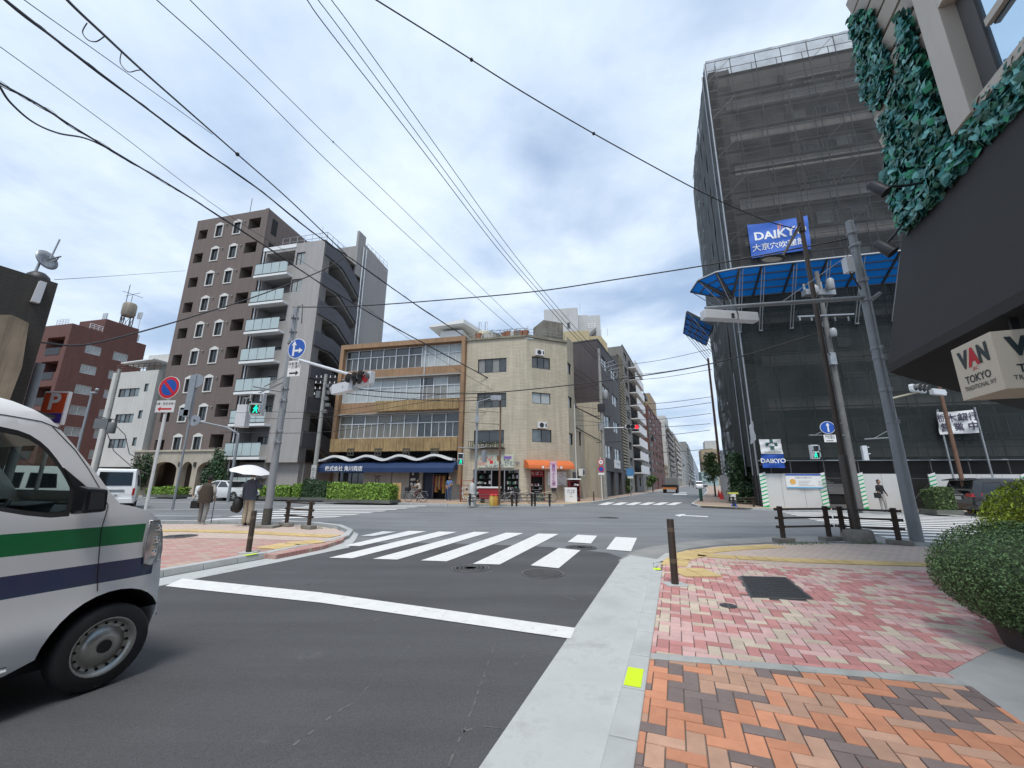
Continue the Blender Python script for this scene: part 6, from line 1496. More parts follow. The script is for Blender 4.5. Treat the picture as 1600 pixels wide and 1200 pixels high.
def manfig(mb, c, s, mi, f=-1):
    """walking man as flat lit shapes, plane y=c.y"""
    x, y, z = c; P = lambda *q: mb.add([(x+a*s, y, z+b*s) for a, b in q], [tuple(range(len(q)))], mi)
    mb.lathe((x+.02*s, y, z+.38*s), [(.10*s, 0), (.10*s, .004)], 10, mi, 'y')
    P((-.13, .27), (.12, .27), (.12, -.05), (-.10, -.05)); P((-.13, .25), (-.30, .02), (-.24, -.03), (-.08, .14)); P((.12, .27), (.27, .06), (.21, .01), (.08, .12))
    P((-.10, -.04), (.03, -.04), (-.12, -.30), (-.24, -.46), (-.33, -.42), (-.2, -.24)); P((-.02, -.04), (.12, -.04), (.24, -.45), (.13, -.47), (.06, -.2))
def pedsignal(root, c, rz, lit=True, s=1.0, name='pedestrian_signal'):
    M_ = Matrix.Translation(c) @ Matrix.Rotation(R(rz), 4, 'Z') @ Matrix.Scale(s, 4)
    mb = MB(); mb.m = M_; mb.box(-.18, .18, 0, .22, -.36, .36); o = mb.build(name, WHITEM, root, bevel=.02)
    mb = MB(); mb.m = M_
    for zz, li in ((.17, 0), (-.17, 1)):
        mb.box(-.145, .145, -.012, -.002, zz-.14, zz+.14, 0)
        for a_, b_, c_, d_ in ((-.16, .16, zz+.13, zz+.15), (-.16, -.145, zz-.1, zz+.15), (.145, .16, zz-.1, zz+.15)): mb.box(a_, b_, -.14, -.001, c_, d_, 2)
        if li: manfig(mb, (0, -.016, zz), .26, 1)
    mb.build('lamp_face', [LENS, GREENLAMP, WHITEM], o); return o
def carsignal(root, c, ang, lamps=(1, 1, 2), r=.15, back=False, tilt=0):
    """horizontal three lamp head; local x along the head, lamps face -y; ang rotates about z"""
    M_ = Matrix.Translation(c) @ Matrix.Rotation(R(ang), 4, 'Z') @ Matrix.Rotation(tilt, 4, 'Y')
    mb = MB(); mb.m = M_; pr = [(-.62, -.1), (-.55, -.19), (.55, -.19), (.62, -.1), (.62, .1), (.55, .19), (-.55, .19), (-.62, .1)]; mb.extr(pr, 0, .16); o = mb.build('signal_head', WHITEM, root, bevel=.012)
    mb = MB(); mb.m = M_
    for i, x_ in enumerate((-.38, 0, .38)): lens(mb, (x_, -.002, 0), r, [0, 1, 2][lamps[i]], True, (0, -1), 3)
    mb.build('lamp', [GREENLAMP, LENS, REDLAMP if lamps[2] == 2 else REDDULL, mat('signal_hood', (.10, .105, .11), .5)], o); return o
def clamp(mb, z, r, mi=0): mb.lathe((0, 0, z-.04), [(r+.012, 0), (r+.02, .01), (r+.02, .07), (r+.012, .08)], 12, mi); mb.box(-.03, .03, -r-.09, -r, z-.05, z+.05, mi)
# --- left signal pole ---
t, b = polebase('signal_pole', 'grey pole with pedestrian signal, arrow sign and long signal arm on the left pavement', 'signal pole', 415, 824, .1)
Hh = hgt(456, 480, b)-.1; LP = lambda px, py, dy=0: (D(px, py, b.y+dy)-b)
mb = MB(); mb.tube([(0, 0, 0), (0, 0, Hh*.5), (0, 0, Hh)], [.115, .1, .082], 18)
for z in (2.55, 2.9, 3.9, 4.3, Hh-.4, Hh-.9, Hh-1.3): clamp(mb, z, .1)
mb.tube([(.09, -.04, 3.6), (.1, -.05, Hh-.2)], .022, 6); mb.tube([(.0, .0, Hh), (.2, 0, Hh+.1), (.25, 0, Hh-.6)], .015, 6, 1); mb.build('pole', [GPAINT, DARK], t)
mb = MB(); mb.tube([(0, 0, 0), (0, 0, .55)], .125, 18); mb.build('anti_sticker_sleeve', mat('sleeve', (.07, .07, .06), .9, 0, .2, 8), t)
mb = MB(); mb.box(-.35, .35, -.25, .25, -.02, .07); mb.build('footing', MATS['old_footing'], t, bevel=.01)
ps = LP(404, 632); mb = MB(); mb.tube([(0, 0, ps.z+.42), (ps.x-.25, ps.y, ps.z+.6)], .03, 8); mb.tube([(0, 0, ps.z+1.0), (ps.x+.1, ps.y, ps.z+.6)], .02, 8); mb.tube([(0, 0, ps.z+.42), (0, -.0, ps.z+1.6)], .028, 8); mb.build('signal_arm', GPAINT, t)
pedsignal(t, ps+Vector((0, -.1, 0)), 6)
pk = LP(379, 650); mb = MB(); mb.box(pk.x-.16, pk.x+.16, pk.y-.1, pk.y+.16, pk.z-.36, pk.z+.36); mb.box(pk.x-.17, pk.x+.17, pk.y-.11, pk.y+.17, pk.z+.1, pk.z+.12); mb.box(pk.x-.05, pk.x+.05, pk.y-.02, pk.y+.06, pk.z+.36, pk.z+.6, 1); o = mb.build('signal_housing', [WHITEM, DARK], t, bevel=.02)
mb = MB(); mb.tube([(0, 0, ps.z+.8), (pk.x, pk.y, pk.z+.55)], .025, 8); mb.build('signal_arm', GPAINT, t)
# blue arrow disc + plate
ds = LP(466, 546, -.3); mb = MB(); M_ = Matrix.Translation(ds+Vector((0, -.1, 0))) @ Matrix.Rotation(R(-14), 4, 'Z'); mb.m = M_
rr = .34; mb.lathe((0, 0, 0), [(rr, 0), (rr, .02)], 28, 0, 'y'); mb.lathe((0, -.003, 0), [(rr*.93, 0), (rr*.93, .003)], 28, 1, 'y')
def arrows(mb, rr, y, mi, turn=True):
    A = lambda *q: mb.add([(a*rr, y, c*rr) for a, c in q], [tuple(range(len(q)))], mi)
    A((-.42, -.75), (-.20, -.75), (-.20, .35), (-.42, .35)); A((-.58, .33), (-.04, .33), (-.31, .82))
    if turn: A((-.19, -.32), (.32, -.32), (.32, -.12), (-.19, -.12)); A((.30, -.5), (.72, -.22), (.30, .06))
arrows(mb, rr, -.006, 0); mb.build('arrow_disc', [WSIGN, BLUE], t)
dp = LP(462, 577, -.3); mb = MB(); mb.m = Matrix.Translation(dp+Vector((0, -.1, 0))) @ Matrix.Rotation(R(-14), 4, 'Z'); mb.box(-.24, .24, 0, .015, -.26, .26)
mb.text('自転車の\n一方通行', (0, -.004, .10), (1, 0, 0), (0, 0, 1), .12, 1); mb.box(-.16, .1, -.004, -.001, -.18, -.13, 1); mb.add([(.08, -.004, -.24), (.19, -.004, -.155), (.08, -.004, -.07)], [(0, 1, 2)], 1); mb.build('plate', [WSIGN, INK], t)
# long arm with the car signal seen from the side
a1 = Vector((0, 0, LP(440, 541).z)); e1 = D(556, 588, b.y-2.4)-b; mb = MB(); mb.tube([(.05, 0, D(470, 553, b.y-.4).z-b.z+.0), e1], [.05, .04], 10); mb.build('signal_arm', WHITEM, t)
dirr = Vector((e1.x, e1.y, 0)).normalized(); an = math.degrees(math.atan2(dirr.y, dirr.x))
M_ = Matrix.Translation(e1+Vector((-.1*dirr.x, -.1*dirr.y, -.22))) @ Matrix.Rotation(R(an), 4, 'Z'); mb = MB(); mb.m = M_; mb.box(-.95, .05, -.06, .14, -.16, .12); mb.lathe((-.95, .04, 0), [(.1, -.1), (.14, 0)], 12, 0, 'x'); mb.box(-.4, -.36, -.07, -.05, -.05, .02, 1); mb.build('signal_housing', [WHITEM, DARK], t, bevel=.02)
hd = e1+Vector((.22*dirr.x, .22*dirr.y, -.12)); M2 = Matrix.Translation(hd) @ Matrix.Rotation(R(-38), 4, 'Z')
mb = MB(); mb.m = M2; mb.box(-.45, .45, 0, .15, -.17, .17); o = mb.build('signal_head', WHITEM, t, bevel=.02); mb = MB(); mb.m = M2
for i, x_ in enumerate((-.28, 0.0, .28)): lens(mb, (x_, -.002, 0), .13, i // 2, True, (.3, -1), 2)
mb.build('lamp', [LENS, REDDULL, MATS['signal_hood']], o)
# --- left: utility pole with transformer gear behind ---
def utilpole(px, py, ptop, pxtop, z, label, r0=.17, r1=.11, gear=True, m=None, group='utility poles', yy=None, steps=True):
    b = G(px, py, z) if yy is None else D(px, py, yy); b.z = z; H_ = D(pxtop, ptop, b.y).z-z; t = thing('utility_pole', label, 'utility pole', (b.x, b.y, z), 0, group)
    mb = MB(); mb.tube([(0, 0, 0), (0, 0, H_)], [r0, r1], 16)
    if steps:
        for k in range(int(H_*1.2)): z_ = 1.8+k*.8; mb.tube([(-.22*(-1)**k, 0, z_), (0, 0, z_)], .012, 5) if z_ < H_ else 0
    mb.build('pole', m or CONC, t); return t, b, H_
t, b, H_ = utilpole(487, 778, 585, 513, .11, 'concrete utility pole with tangled gear beside the blue awning shop', .19, .14)
mb = MB(); random.seed(2)
for k in range(4): z_ = H_-.3-k*.5; mb.bar((-.9+k*.1, 0, z_), (.9-k*.15, 0, z_), .07, .07); [mb.tube([(x_, 0, z_), (x_, 0, z_+.2)], [.05, .03], 8, 1) for x_ in (-.8, -.4, .4, .8)]
for k in range(5): mb.box(.1+.2*(k % 2), .45+.2*(k % 2), -.2, .1, H_-1.2-k*.55, H_-.9-k*.55, 2)
mb.box(-.6, -.25, -.2, .15, H_-2.1, H_-1.5, 2); mb.build('crossarm_gear', [DARK, WHITE, mat('gear_grey', (.12, .125, .13), .5)], t)
mb = MB(); mb.box(-.2, .2, -.22, -.2, 1.2, 2.6); mb.text('め\nぐ\nみ', (0, -.224, 1.9), (1, 0, 0), (0, 0, 1), .36, 1); mb.build('wrapped_notice', [mat('faded_notice', (.45, .46, .46)), INK], t)
t, b, H_ = utilpole(149, 735, 577, 188, .11, 'dark utility pole with transformer before the small white block', .17, .12, yy=33)
mb = MB(); mb.box(-.9, .2, -.15, .15, H_-5.0, H_-4.2, 1); mb.lathe((.7, -.2, H_-5.4), [(.25, 0), (.28, .1), (.28, .8), (.2, .9)], 12, 1); mb.bar((-1.0, 0, H_-4.0), (1.3, 0, H_-4.4), .07, .07, 0)
mb.tube([(.2, 0, H_-5.3), (1.2, -.1, H_-6.8), (2.8, 0, H_-8.0), (4.3, 0, H_-8.6)], .03, 6, 0); mb.tube([(.6, 0, H_-4.6), (1.8, -.1, H_-5.5), (2.4, 0, H_-7.0), (4.5, 0, H_-8.0)], .03, 6, 0); mb.build('transformer', [DARK, MATS['gear_grey']], t)
t, b, H_ = utilpole(122, 700, 612, 150, .11, 'thin grey lamp pole in front of the red brick block', .09, .06, m=GPAINT, yy=28, steps=False)
mb = MB(); mb.box(-.05, .3, -.08, .08, H_-.12, H_); mb.ell((.3, 0, H_+.15), .12, .12, .1, 8); mb.build('lamp_head', GALV, t)
t, b, H_ = utilpole(25, 700, 568, 46, .11, 'grey pole behind the parking sign', .10, .10, m=GPAINT, yy=11.5, steps=False)
# --- parking sign ---
o = D(72, 700, 11.0); t = thing('parking_sign', 'orange parking sign with a white letter P above the van roof', 'parking sign', (o.x, o.y, .09), 0)
mb = MB(); mb.tube([(.0, .03, 0), (.0, .03, 2.9)], .045, 10); mb.build('post', GPAINT, t)
c_ = D(71, 638, 11.0); zc_ = c_.z-.09; mb = MB(); hw, hh = .34, .46; mb.box(-hw, hw, -.1, 0, zc_-hh, zc_+hh); mb.build('cabinet', WHITE, t, bevel=.03)
mb = MB(); mb.box(-hw+.04, hw-.04, -.106, -.101, zc_-.02-.12, zc_+hh-.05, 0); mb.box(-hw+.04, hw-.04, -.106, -.101, zc_-hh+.05, zc_-.15, 1); mb.text('P', (.0, -.11, zc_+.15), (1, 0, 0), (0, 0, 1), .62, 2, bold=.03); mb.build('sign_face', [mat('parking_orange', (.62, .09, .03), .4), mat('parking_violet', (.07, .04, .25), .4), WSIGN], t)
# --- no parking sign ---
t, b = polebase('road_sign', 'no parking disc on a white post in front of the brown block', 'road sign', 222, 800, .1)
b = G(224, 812, .1); t.location = (b.x, b.y, .1); sc_ = D(259, 606, b.y)-b; pl = D(255, 635, b.y)-b; t.rotation_euler.z = 0
mb = MB(); mb.tube([(0, 0, 0), (0, 0, sc_.z)], .05, 12); mb.build('post', WHITE, t)
u_ = D(278, 606, b.y)-b; r_ = abs(u_.x-sc_.x)*.93
mb = MB(); mb.m = Matrix.Translation((0, -.08, sc_.z)) @ Matrix.Rotation(R(-6), 4, 'Z'); mb.lathe((0, 0, 0), [(r_, 0), (r_, .02)], 36, 0, 'y'); mb.lathe((0, -.003, 0), [(r_*.96, 0), (r_*.96, .004)], 36, 1, 'y'); mb.lathe((0, -.006, 0), [(r_*.72, 0), (r_*.72, .004)], 36, 2, 'y'); q = .72*r_*.7071; w2_ = r_*.09
mb.add([(-q-w2_, -.0075, q-w2_), (-q+w2_, -.0075, q+w2_), (q+w2_, -.0075, -q+w2_), (q-w2_, -.0075, -q-w2_)], [(0, 3, 2, 1)], 1); mb.build('disc', [WSIGN, RED, BLUE], t)
mb = MB(); mb.m = Matrix.Translation((0, -.08, pl.z)) @ Matrix.Rotation(R(-6), 4, 'Z'); mb.box(-r_*.9, r_*.9, 0, .015, -r_*.55, r_*.5); mb.text('日曜・休日を除く', (0, -.004, r_*.2), (1, 0, 0), (0, 0, 1), r_*.25, 1); mb.box(-r_*.4, r_*.65, -.004, -.001, -r_*.32, -r_*.18, 2); mb.add([(-r_*.7, -.004, -r_*.25), (-r_*.4, -.004, -r_*.45), (-r_*.4, -.004, -r_*.05)], [(0, 1, 2)], 2); mb.build('plate', [WSIGN, INK, RED], t)
# --- backs of signs and a mirror beyond ---
t = thing('sign_pole', 'grey curved pole carrying signs seen from behind, by the brown block', 'sign pole', (*D(358, 770, 27).to_2d(), .1))
b = Vector(t.location); q1_, q2_, q3_, q4_ = [D(x, y, 27)-b for x, y in ((358, 770), (370, 680), (355, 668), (305, 657))]
mb = MB(); mb.tube([(0, 0, 0), (0, 0, q2_.z-.2), (q2_.x*.2, 0, q2_.z+.1), q3_, q4_], [.09, .08, .07, .06, .045], 10); mb.build('pole', GPAINT, t)
mb = MB(); mb.lathe((q4_.x, -.05, q4_.z), [(.36, 0), (.36, .04)], 22, 0, 'y'); mb.lathe((q4_.x, -.1, q4_.z), [(.06, 0), (.06, .05)], 8, 1, 'y'); mb.build('sign_back', [mat('sign_back_grey', (.27, .29, .31), .4, .4), DARK], t)
t = thing('sign_pole', 'short arm of sign backs hanging beside the no parking disc', 'sign pole', (*D(297, 640, 20).to_2d(), .1)); b = Vector(t.location)
mb = MB(); a = D(305, 595, 20)-b; c = D(296, 645, 20)-b; mb.tube([(0, .1, .0), (0, .1, a.z+.1)], .05, 10); mb.build('pole', GPAINT, t)
mb = MB(); mb.lathe((a.x+.05, 0, a.z), [(.36, 0), (.36, .03)], 22, 0, 'y'); mb.box(-.28, .02, -.03, .05, c.z-.2, a.z+.3, 0); mb.box(-.5, -.05, -.03, .02, c.z-.15, c.z+.15, 0); mb.build('sign_back', MATS['sign_back_grey'], t)
# --- right: tall dark brown lamp pole ---
t, b = polebase('street_lamp', 'tall dark brown street lamp pole standing in a round concrete block', 'street lamp', 1341, 846, .1)
Hh = hgt(1243, 335, b)-.1; hj = hgt(1325, 712, b)-.1
mb = MB(); mb.tube([(0, 0, 0), (0, 0, hj), (0, 0, hj+.02)], [.115, .105, .07], 16); mb.tube([(0, 0, hj), (0, 0, Hh)], [.075, .055], 14); mb.build('pole', BROWNP, t)
mb = MB(); mb.lathe((0, 0, 0), [(.36, 0), (.33, .2), (.31, .28), (.12, .3)], 20); mb.build('footing', MATS['old_footing'], t)
k0, k1_ = LPx = (D(1248, 355, b.y)-b, D(1222, 402, b.y-.5)-b); mb = MB(); mb.tube([(0, 0, k0.z+.25), (.05, 0, k0.z+.2), k1_], [.05, .05, .035], 8); mb.ell(k1_+Vector((-.25, 0, -.03)), .38, .18, .07, 12, 1); mb.ell(k1_+Vector((-.28, 0, -.06)), .3, .15, .05, 12, 2); mb.tube([(0, 0, Hh-.6), (0, 0, Hh+.1)], .09, 10, 0); mb.build('lamp_head', [BROWNP, DARK, mat('lamp_glass', (.4, .4, .36), .3)], t)
# --- right: thick grey signal pole ---
t, b = polebase('signal_pole', 'thick grey pole with long arm and white signal box, nearest pole on the right', 'signal pole', 1434, 850, .1)
Hh = hgt(1326, 348, b)-.1; LP = lambda px, py, dy=0: (D(px, py, b.y+dy)-b)
mb = MB(); mb.tube([(0, 0, 0), (0, 0, 2.6), (0, 0, Hh)], [.135, .125, .095], 20)
for py in (365, 385, 440, 470, 545, 560, 610, 660): z = LP(1350+(py-465)*.22, py).z; clamp(mb, z, .11)
mb.lathe((0, 0, Hh), [(.1, 0), (.1, .03), (.05, .06)], 14); mb.tube([(.0, -.12, 3.2), (.02, -.13, Hh-1.5)], .025, 6); mb.build('pole', GPAINT, t)
mb = MB(); mb.lathe((0, 0, -.01), [(.5, 0), (.42, .04), (.16, .07)], 20); mb.build('footing', CONC, t)
aa = Vector((0, 0, LP(1345, 465).z)); bb_ = LP(1102, 482, -.6); mb = MB(); mb.tube([aa, bb_], [.065, .05], 12); mb.tube([(0, 0, Hh-.9), aa.lerp(bb_, .55)], .012, 5); mb.tube([(.1, 0, aa.z-.1), (.35, -.1, aa.z+.1)], .05, 8); mb.build('signal_arm', GPAINT, t)
f_ = Vector((bb_.x, bb_.y, 0)).normalized(); ang = math.degrees(math.atan2(-f_.y, -f_.x)); sb = LP(1140, 494, -.55); M_ = Matrix.Translation(sb) @ Matrix.Rotation(R(ang), 4, 'Z')
w_ = (LP(1183, 490).x-LP(1098, 490).x)*.5; mb = MB(); mb.m = M_; mb.box(-w_, w_, -.1, .12, -.13, .12); o = mb.build('signal_housing', WHITEM, t, bevel=.02)
mb = MB(); mb.m = M_; mb.lathe((.02, -.11, .0), [(.045, 0), (.045, .02)], 10, 0, 'y'); mb.box(-.03, .07, -.105, -.1, -.09, -.05, 0); mb.tube([(.12, -.11, .2), (.16, -.12, 0), (.14, -.11, -.12)], .01, 5, 0); mb.build('hatch', DARK, o)
jb = LP(1325, 415, -.1); mb = MB(); mb.box(jb.x-.1, jb.x+.1, jb.y-.1, jb.y+.08, jb.z-.22, jb.z+.22); mb.tube([jb+Vector((0, 0, -.2)), (-.02, 0, jb.z-.8)], .02, 6, 1); mb.build('junction_box', [WHITEM, DARK], t)
# --- pole behind it with a signal arm to the right ---
t, b, H_ = utilpole(1424, 796, 585, 1385, .11, 'grey signal pole directly behind the thick grey pole', .13, .1, m=GPAINT, yy=20.6, group='signal poles across the big road')
LP = lambda px, py, dy=0: (D(px, py, b.y+dy)-b)
e_ = LP(1437, 612, -.8); e0 = Vector((0, 0, LP(1397, 624).z)); mb = MB(); mb.tube([e0, e_], [.05, .04], 8); mb.build('signal_arm', mat('cream_arm', (.45, .42, .32), .5), t)
carsignal(t, LP(1437, 607, -.8), 22, (1, 1, 1), .15); o = carsignal(t, LP(1437, 607, -.8)+Vector((0.0, 0, 0)), 22) if False else None
sg_ = LP(1470, 612, -.5); mb = MB(); mb.m = Matrix.Translation(sg_) @ Matrix.Rotation(R(18), 4, 'Z'); mb.box(-.55, .45, 0, .2, -.16, .14); mb.lathe((.45, .1, .0), [(.12, 0), (.08, .12)], 10, 0, 'x'); mb.build('signal_housing', WHITEM, t, bevel=.02)
ps = LP(1355, 708); mb = MB(); mb.tube([(0, 0, ps.z+.8), (ps.x, 0, ps.z+.7)], .03, 6); mb.tube([(0, 0, ps.z+1.3), (ps.x+.5, 0, ps.z+.75)], .015, 6); mb.build('signal_arm', GPAINT, t)
mb = MB(); mb.m = Matrix.Translation(ps) @ Matrix.Rotation(R(62), 4, 'Z'); mb.box(-.18, .18, 0, .2, -.36, .36); mb.box(-.16, .16, -.1, 0, .26, .3); mb.box(-.16, .16, -.1, 0, -.06, -.02); mb.build('pedestrian_signal', WHITEM, t, bevel=.02)
# --- concrete utility pole by the hoarding with the transformer gear ---
t, b, H_ = utilpole(1343, 790, 425, 1275, .11, 'old concrete utility pole with transformers before the netted building', .16, .12, m=mat('old_pole_concrete', (.15, .15, .145), .85, 0, .2, 3, bump=.1), yy=22.6)
LP = lambda px, py, dy=0: (D(px, py, b.y+dy)-b)
mb = MB()
g = LP(1284, 455); mb.box(-1.0, .8, -.2, .2, g.z-.3, g.z+.05, 0)
for k in range(6): x_ = -1.0+k*.35; mb.tube([(x_, -.1, g.z), (x_, -.1, g.z+.4+.15*(k % 2))], .06, 8, 1)
mb.lathe((.35, -.45, g.z-.1), [(.15, 0), (.19, .1), (.19, .6), (.12, .7)], 12, 1); mb.lathe((-.55, -.4, g.z-.35), [(.13, 0), (.16, .1), (.16, .4), (.1, .5)], 12, 1)
g = LP(1290, 522); mb.lathe((0, -.4, g.z-.3), [(.14, 0), (.18, .1), (.18, .4), (.12, .5)], 12, 1); g = LP(1282, 495); mb.bar((-1.6, 0, g.z), (1.6, -.2, g.z+.1), .08, .08, 0)
for x_ in (-1.5, -.8, .6, 1.4): mb.tube([(x_, 0, g.z), (x_, 0, g.z-.25)], .05, 6, 1)
g = LP(1277, 562); mb.box(-.35, -.0, -.3, .0, g.z-.35, g.z+.35, 0); mb.tube([(0, 0, g.z+.2), (2.2, -.2, g.z+.3)], .025, 6, 2); mb.tube([(-.6, -.2, g.z+2.0), (-.9, -.3, g.z+1.0), (-.3, -.3, g.z+.2)], .03, 6, 2)
mb.build('transformer', [GALV, mat('insulator_grey', (.30, .31, .32), .4), DARK], t)
pa = LP(1274, 706, -.4); mb = MB(); mb.tube([(0, 0, pa.z+.95), (pa.x-.2, pa.y, pa.z+.9)], .03, 6); mb.tube([(0, 0, pa.z+1.7), (pa.x+.2, pa.y, pa.z+.95)], .015, 6); mb.build('signal_arm', GPAINT, t)
pedsignal(t, pa, -8, s=1.05)
dc = LP(1293, 668, -.5); mb = MB(); mb.m = Matrix.Translation(dc) @ Matrix.Rotation(R(-25), 4, 'Z'); rr = .34; mb.lathe((0, 0, 0), [(rr, 0), (rr, .02)], 26, 0, 'y'); mb.lathe((0, -.003, 0), [(rr*.93, 0), (rr*.93, .003)], 26, 1, 'y'); mb.m = mb.m @ Matrix.Translation((.12, 0, 0)); arrows(mb, rr*.95, -.006, 0, False); mb.build('arrow_disc', [WSIGN, BLUE], t)
dc = LP(1297, 685, -.5); mb = MB(); mb.m = Matrix.Translation(dc) @ Matrix.Rotation(R(-8), 4, 'Z'); mb.box(-.3, .3, 0, .015, -.2, .2); mb.text('自転車の\n一方通行', (0, -.004, .06), (1, 0, 0), (0, 0, 1), .12, 1); mb.box(-.2, .15, -.004, -.001, -.15, -.11, 1); mb.build('plate', [WSIGN, INK], t)
# tilted brown pole in front of the bank banner
t, b, H_ = utilpole(1502, 745, 560, 1465, .11, 'rusty brown thin pole in front of the bank banner', .09, .08, m=mat('rust_brown', (.16, .09, .06), .8, 0, .3, 2), yy=21, steps=False, group=None)
# --- far corner: pole with the red signal over the side street ---
t, b, H_ = utilpole(946, 776, 545, 941, .11, 'tall utility pole with the red signal arm at the mouth of the side street', .19, .13, yy=36.5)
LP = lambda px, py, dy=0: (D(px, py, b.y+dy)-b)
ar = LP(970, 668, -.3); mb = MB(); mb.tube([(0, 0, ar.z), ar+Vector((.3, 0, 0))], .045, 8); mb.build('signal_arm', WHITEM, t); carsignal(t, LP(988, 667, -.45), 0, (1, 1, 2), .17)
g = LP(950, 575); random.seed(6); mb = MB(); mb.bar((0, -.05, g.z+.3), (.4, -.3, g.z-.2), .06, .06); mb.bar((.1, -.2, g.z+.4), (1.7, -.9, g.z-1.9), .05, .05)
for k in range(7): z_ = g.z+.2-k*.3; mb.bar((.1+k*.25, -.2-k*.1, z_), (1.2+k*.28, -.6+.1*k, z_+.35), .05, .05, 1); mb.tube([(.4+k*.26, -.3, z_), (.5+k*.26, -.35, z_+.35)], .05, 6, 2)
g = LP(952, 618); mb.lathe((.4, -.2, g.z-.4), [(.2, 0), (.25, .1), (.25, .7), (.2, .8)], 10, 2)
g = LP(945, 640); mb.box(-.3, .3, -.25, .25, g.z-.2, g.z+.5, 0); mb.box(-.35, .0, -.25, .1, g.z-1.9, g.z-1.2, 2); mb.bar((-.6, 0, g.z-.6), (.9, 0, g.z-.6), .06, .06, 0); mb.bar((-.6, 0, g.z-3.0), (1.7, -.2, g.z-2.9), .05, .05, 0); mb.build('crossarm_gear', [DARK, GALV, MATS['insulator_grey']], t)
t = thing('road_sign', 'white post with two small round signs at the mouth of the side street', 'road sign', (*G(941, 781, .11).to_2d(), .11)); b = Vector(t.location)
mb = MB(); zz = D(936, 722, b.y).z-.11; mb.tube([(0, 0, 0), (0, 0, zz+.4)], .04, 10); mb.build('post', WHITE, t)
for k, (py, c_) in enumerate(((722, WSIGN), (733, BLUE))):
    q = D(936, py, b.y)-b; mb = MB(); mb.lathe((0, -.07, q.z), [(.26, 0), (.26, .01)], 22, 0, 'y'); mb.lathe((0, -.075, q.z), [(.19, 0), (.19, .005)], 22, 1, 'y')
    if k: mb.bar((-.17, -.079, q.z+.17), (.17, -.079, q.z-.17), .004, .05, 0, up=(0, 1, 0))
    else: mb.text('20', (0, -.08, q.z), (1, 0, 0), (0, 0, 1), .22, 2)
    mb.build('disc', [RED, c_, INK], t)
mb = MB(); q = D(936, 740, b.y)-b; mb.box(-.25, .25, -.075, -.06, q.z-.1, q.z+.06); mb.build('plate', WSIGN, t)
# --- signal posts before the shops ---
t, b, H_ = utilpole(742, 789, 628, 747, .11, 'slim grey signal post in front of the beige corner building', .08, .07, m=GPAINT, steps=False, group=None)
LP = lambda px, py, dy=0: (D(px, py, b.y+dy)-b)
ps = LP(720, 717); mb = MB(); mb.tube([(0, 0, ps.z+.65), (ps.x-.2, 0, ps.z+.7)], .03, 6); mb.tube([(0, 0, ps.z+.65), (.6, 0, ps.z+.75)], .03, 6); mb.build('signal_arm', GPAINT, t); pedsignal(t, ps, 0)
q = LP(759, 713); mb = MB(); mb.m = Matrix.Translation(q) @ Matrix.Rotation(R(70), 4, 'Z'); mb.box(-.17, .17, 0, .2, -.36, .36); mb.m = Matrix.Identity(4); q = LP(768, 625); mb.tube([(0, 0, H_), (.9, -.1, H_+.25)], .03, 6); mb.box(.85, 1.5, -.2, .1, H_+.1, H_+.4); q = LP(749, 655); mb.box(-.12, .12, -.15, 0, q.z-.25, q.z+.25); mb.build('signal_housing', GALV, t)
mb = MB(); mb.lathe((-.15, -.45, -.02), [(.26, 0), (.26, .5), (.2, .55), (.17, .9), (.17, 1.15), (.1, 1.3), (.03, 1.34)], 16); o = mb.build('stone_post', mat('pale_post', (.42, .43, .42), .7, 0, .12, 4), None, Vector((b.x, b.y, .11))); tag(o, 'pale rounded stub post beside the slim grey signal post', 'bollard')
t, b, H_ = utilpole(780, 789, 621, 781, .11, 'thin rusty brown pole in front of the shop signboard', .07, .05, m=MATS['rust_brown'], steps=False, group=None)
# banner on a stand before the map
b = G(860, 786, .11); t = thing('nobori_banner', 'tall pink and white vertical banner in front of the wall map', 'banner', (b.x, b.y, .11)); z1_, z0_ = D(862, 721, b.y).z-.11, D(866, 762, b.y).z-.11
mb = MB(); mb.tube([(0, 0, 0), (0, 0, z1_+.1)], .015, 6); mb.tube([(0, 0, z1_+.03), (.5, 0, z1_+.03)], .01, 6); mb.lathe((0, 0, 0), [(.2, 0), (.2, .08)], 12); mb.build('stand', GALV, t)
mb = MB(); mb.box(.02, .48, -.006, .006, z0_, z1_); mb.text('高\n級\nふ\nと\nん\n店', (.25, -.01, (z0_+z1_)/2-.05), (1, 0, 0), (0, 0, 1), (z1_-z0_)/6.6, 1, bold=.02); mb.box(.02, .48, -.008, -.0065, z1_-.22, z1_-.08, 2); mb.build('cloth', [mat('banner_pale_pink', (.62, .5, .56)), mat('banner_violet', (.22, .04, .2)), mat('banner_rose', (.6, .3, .4))], t)
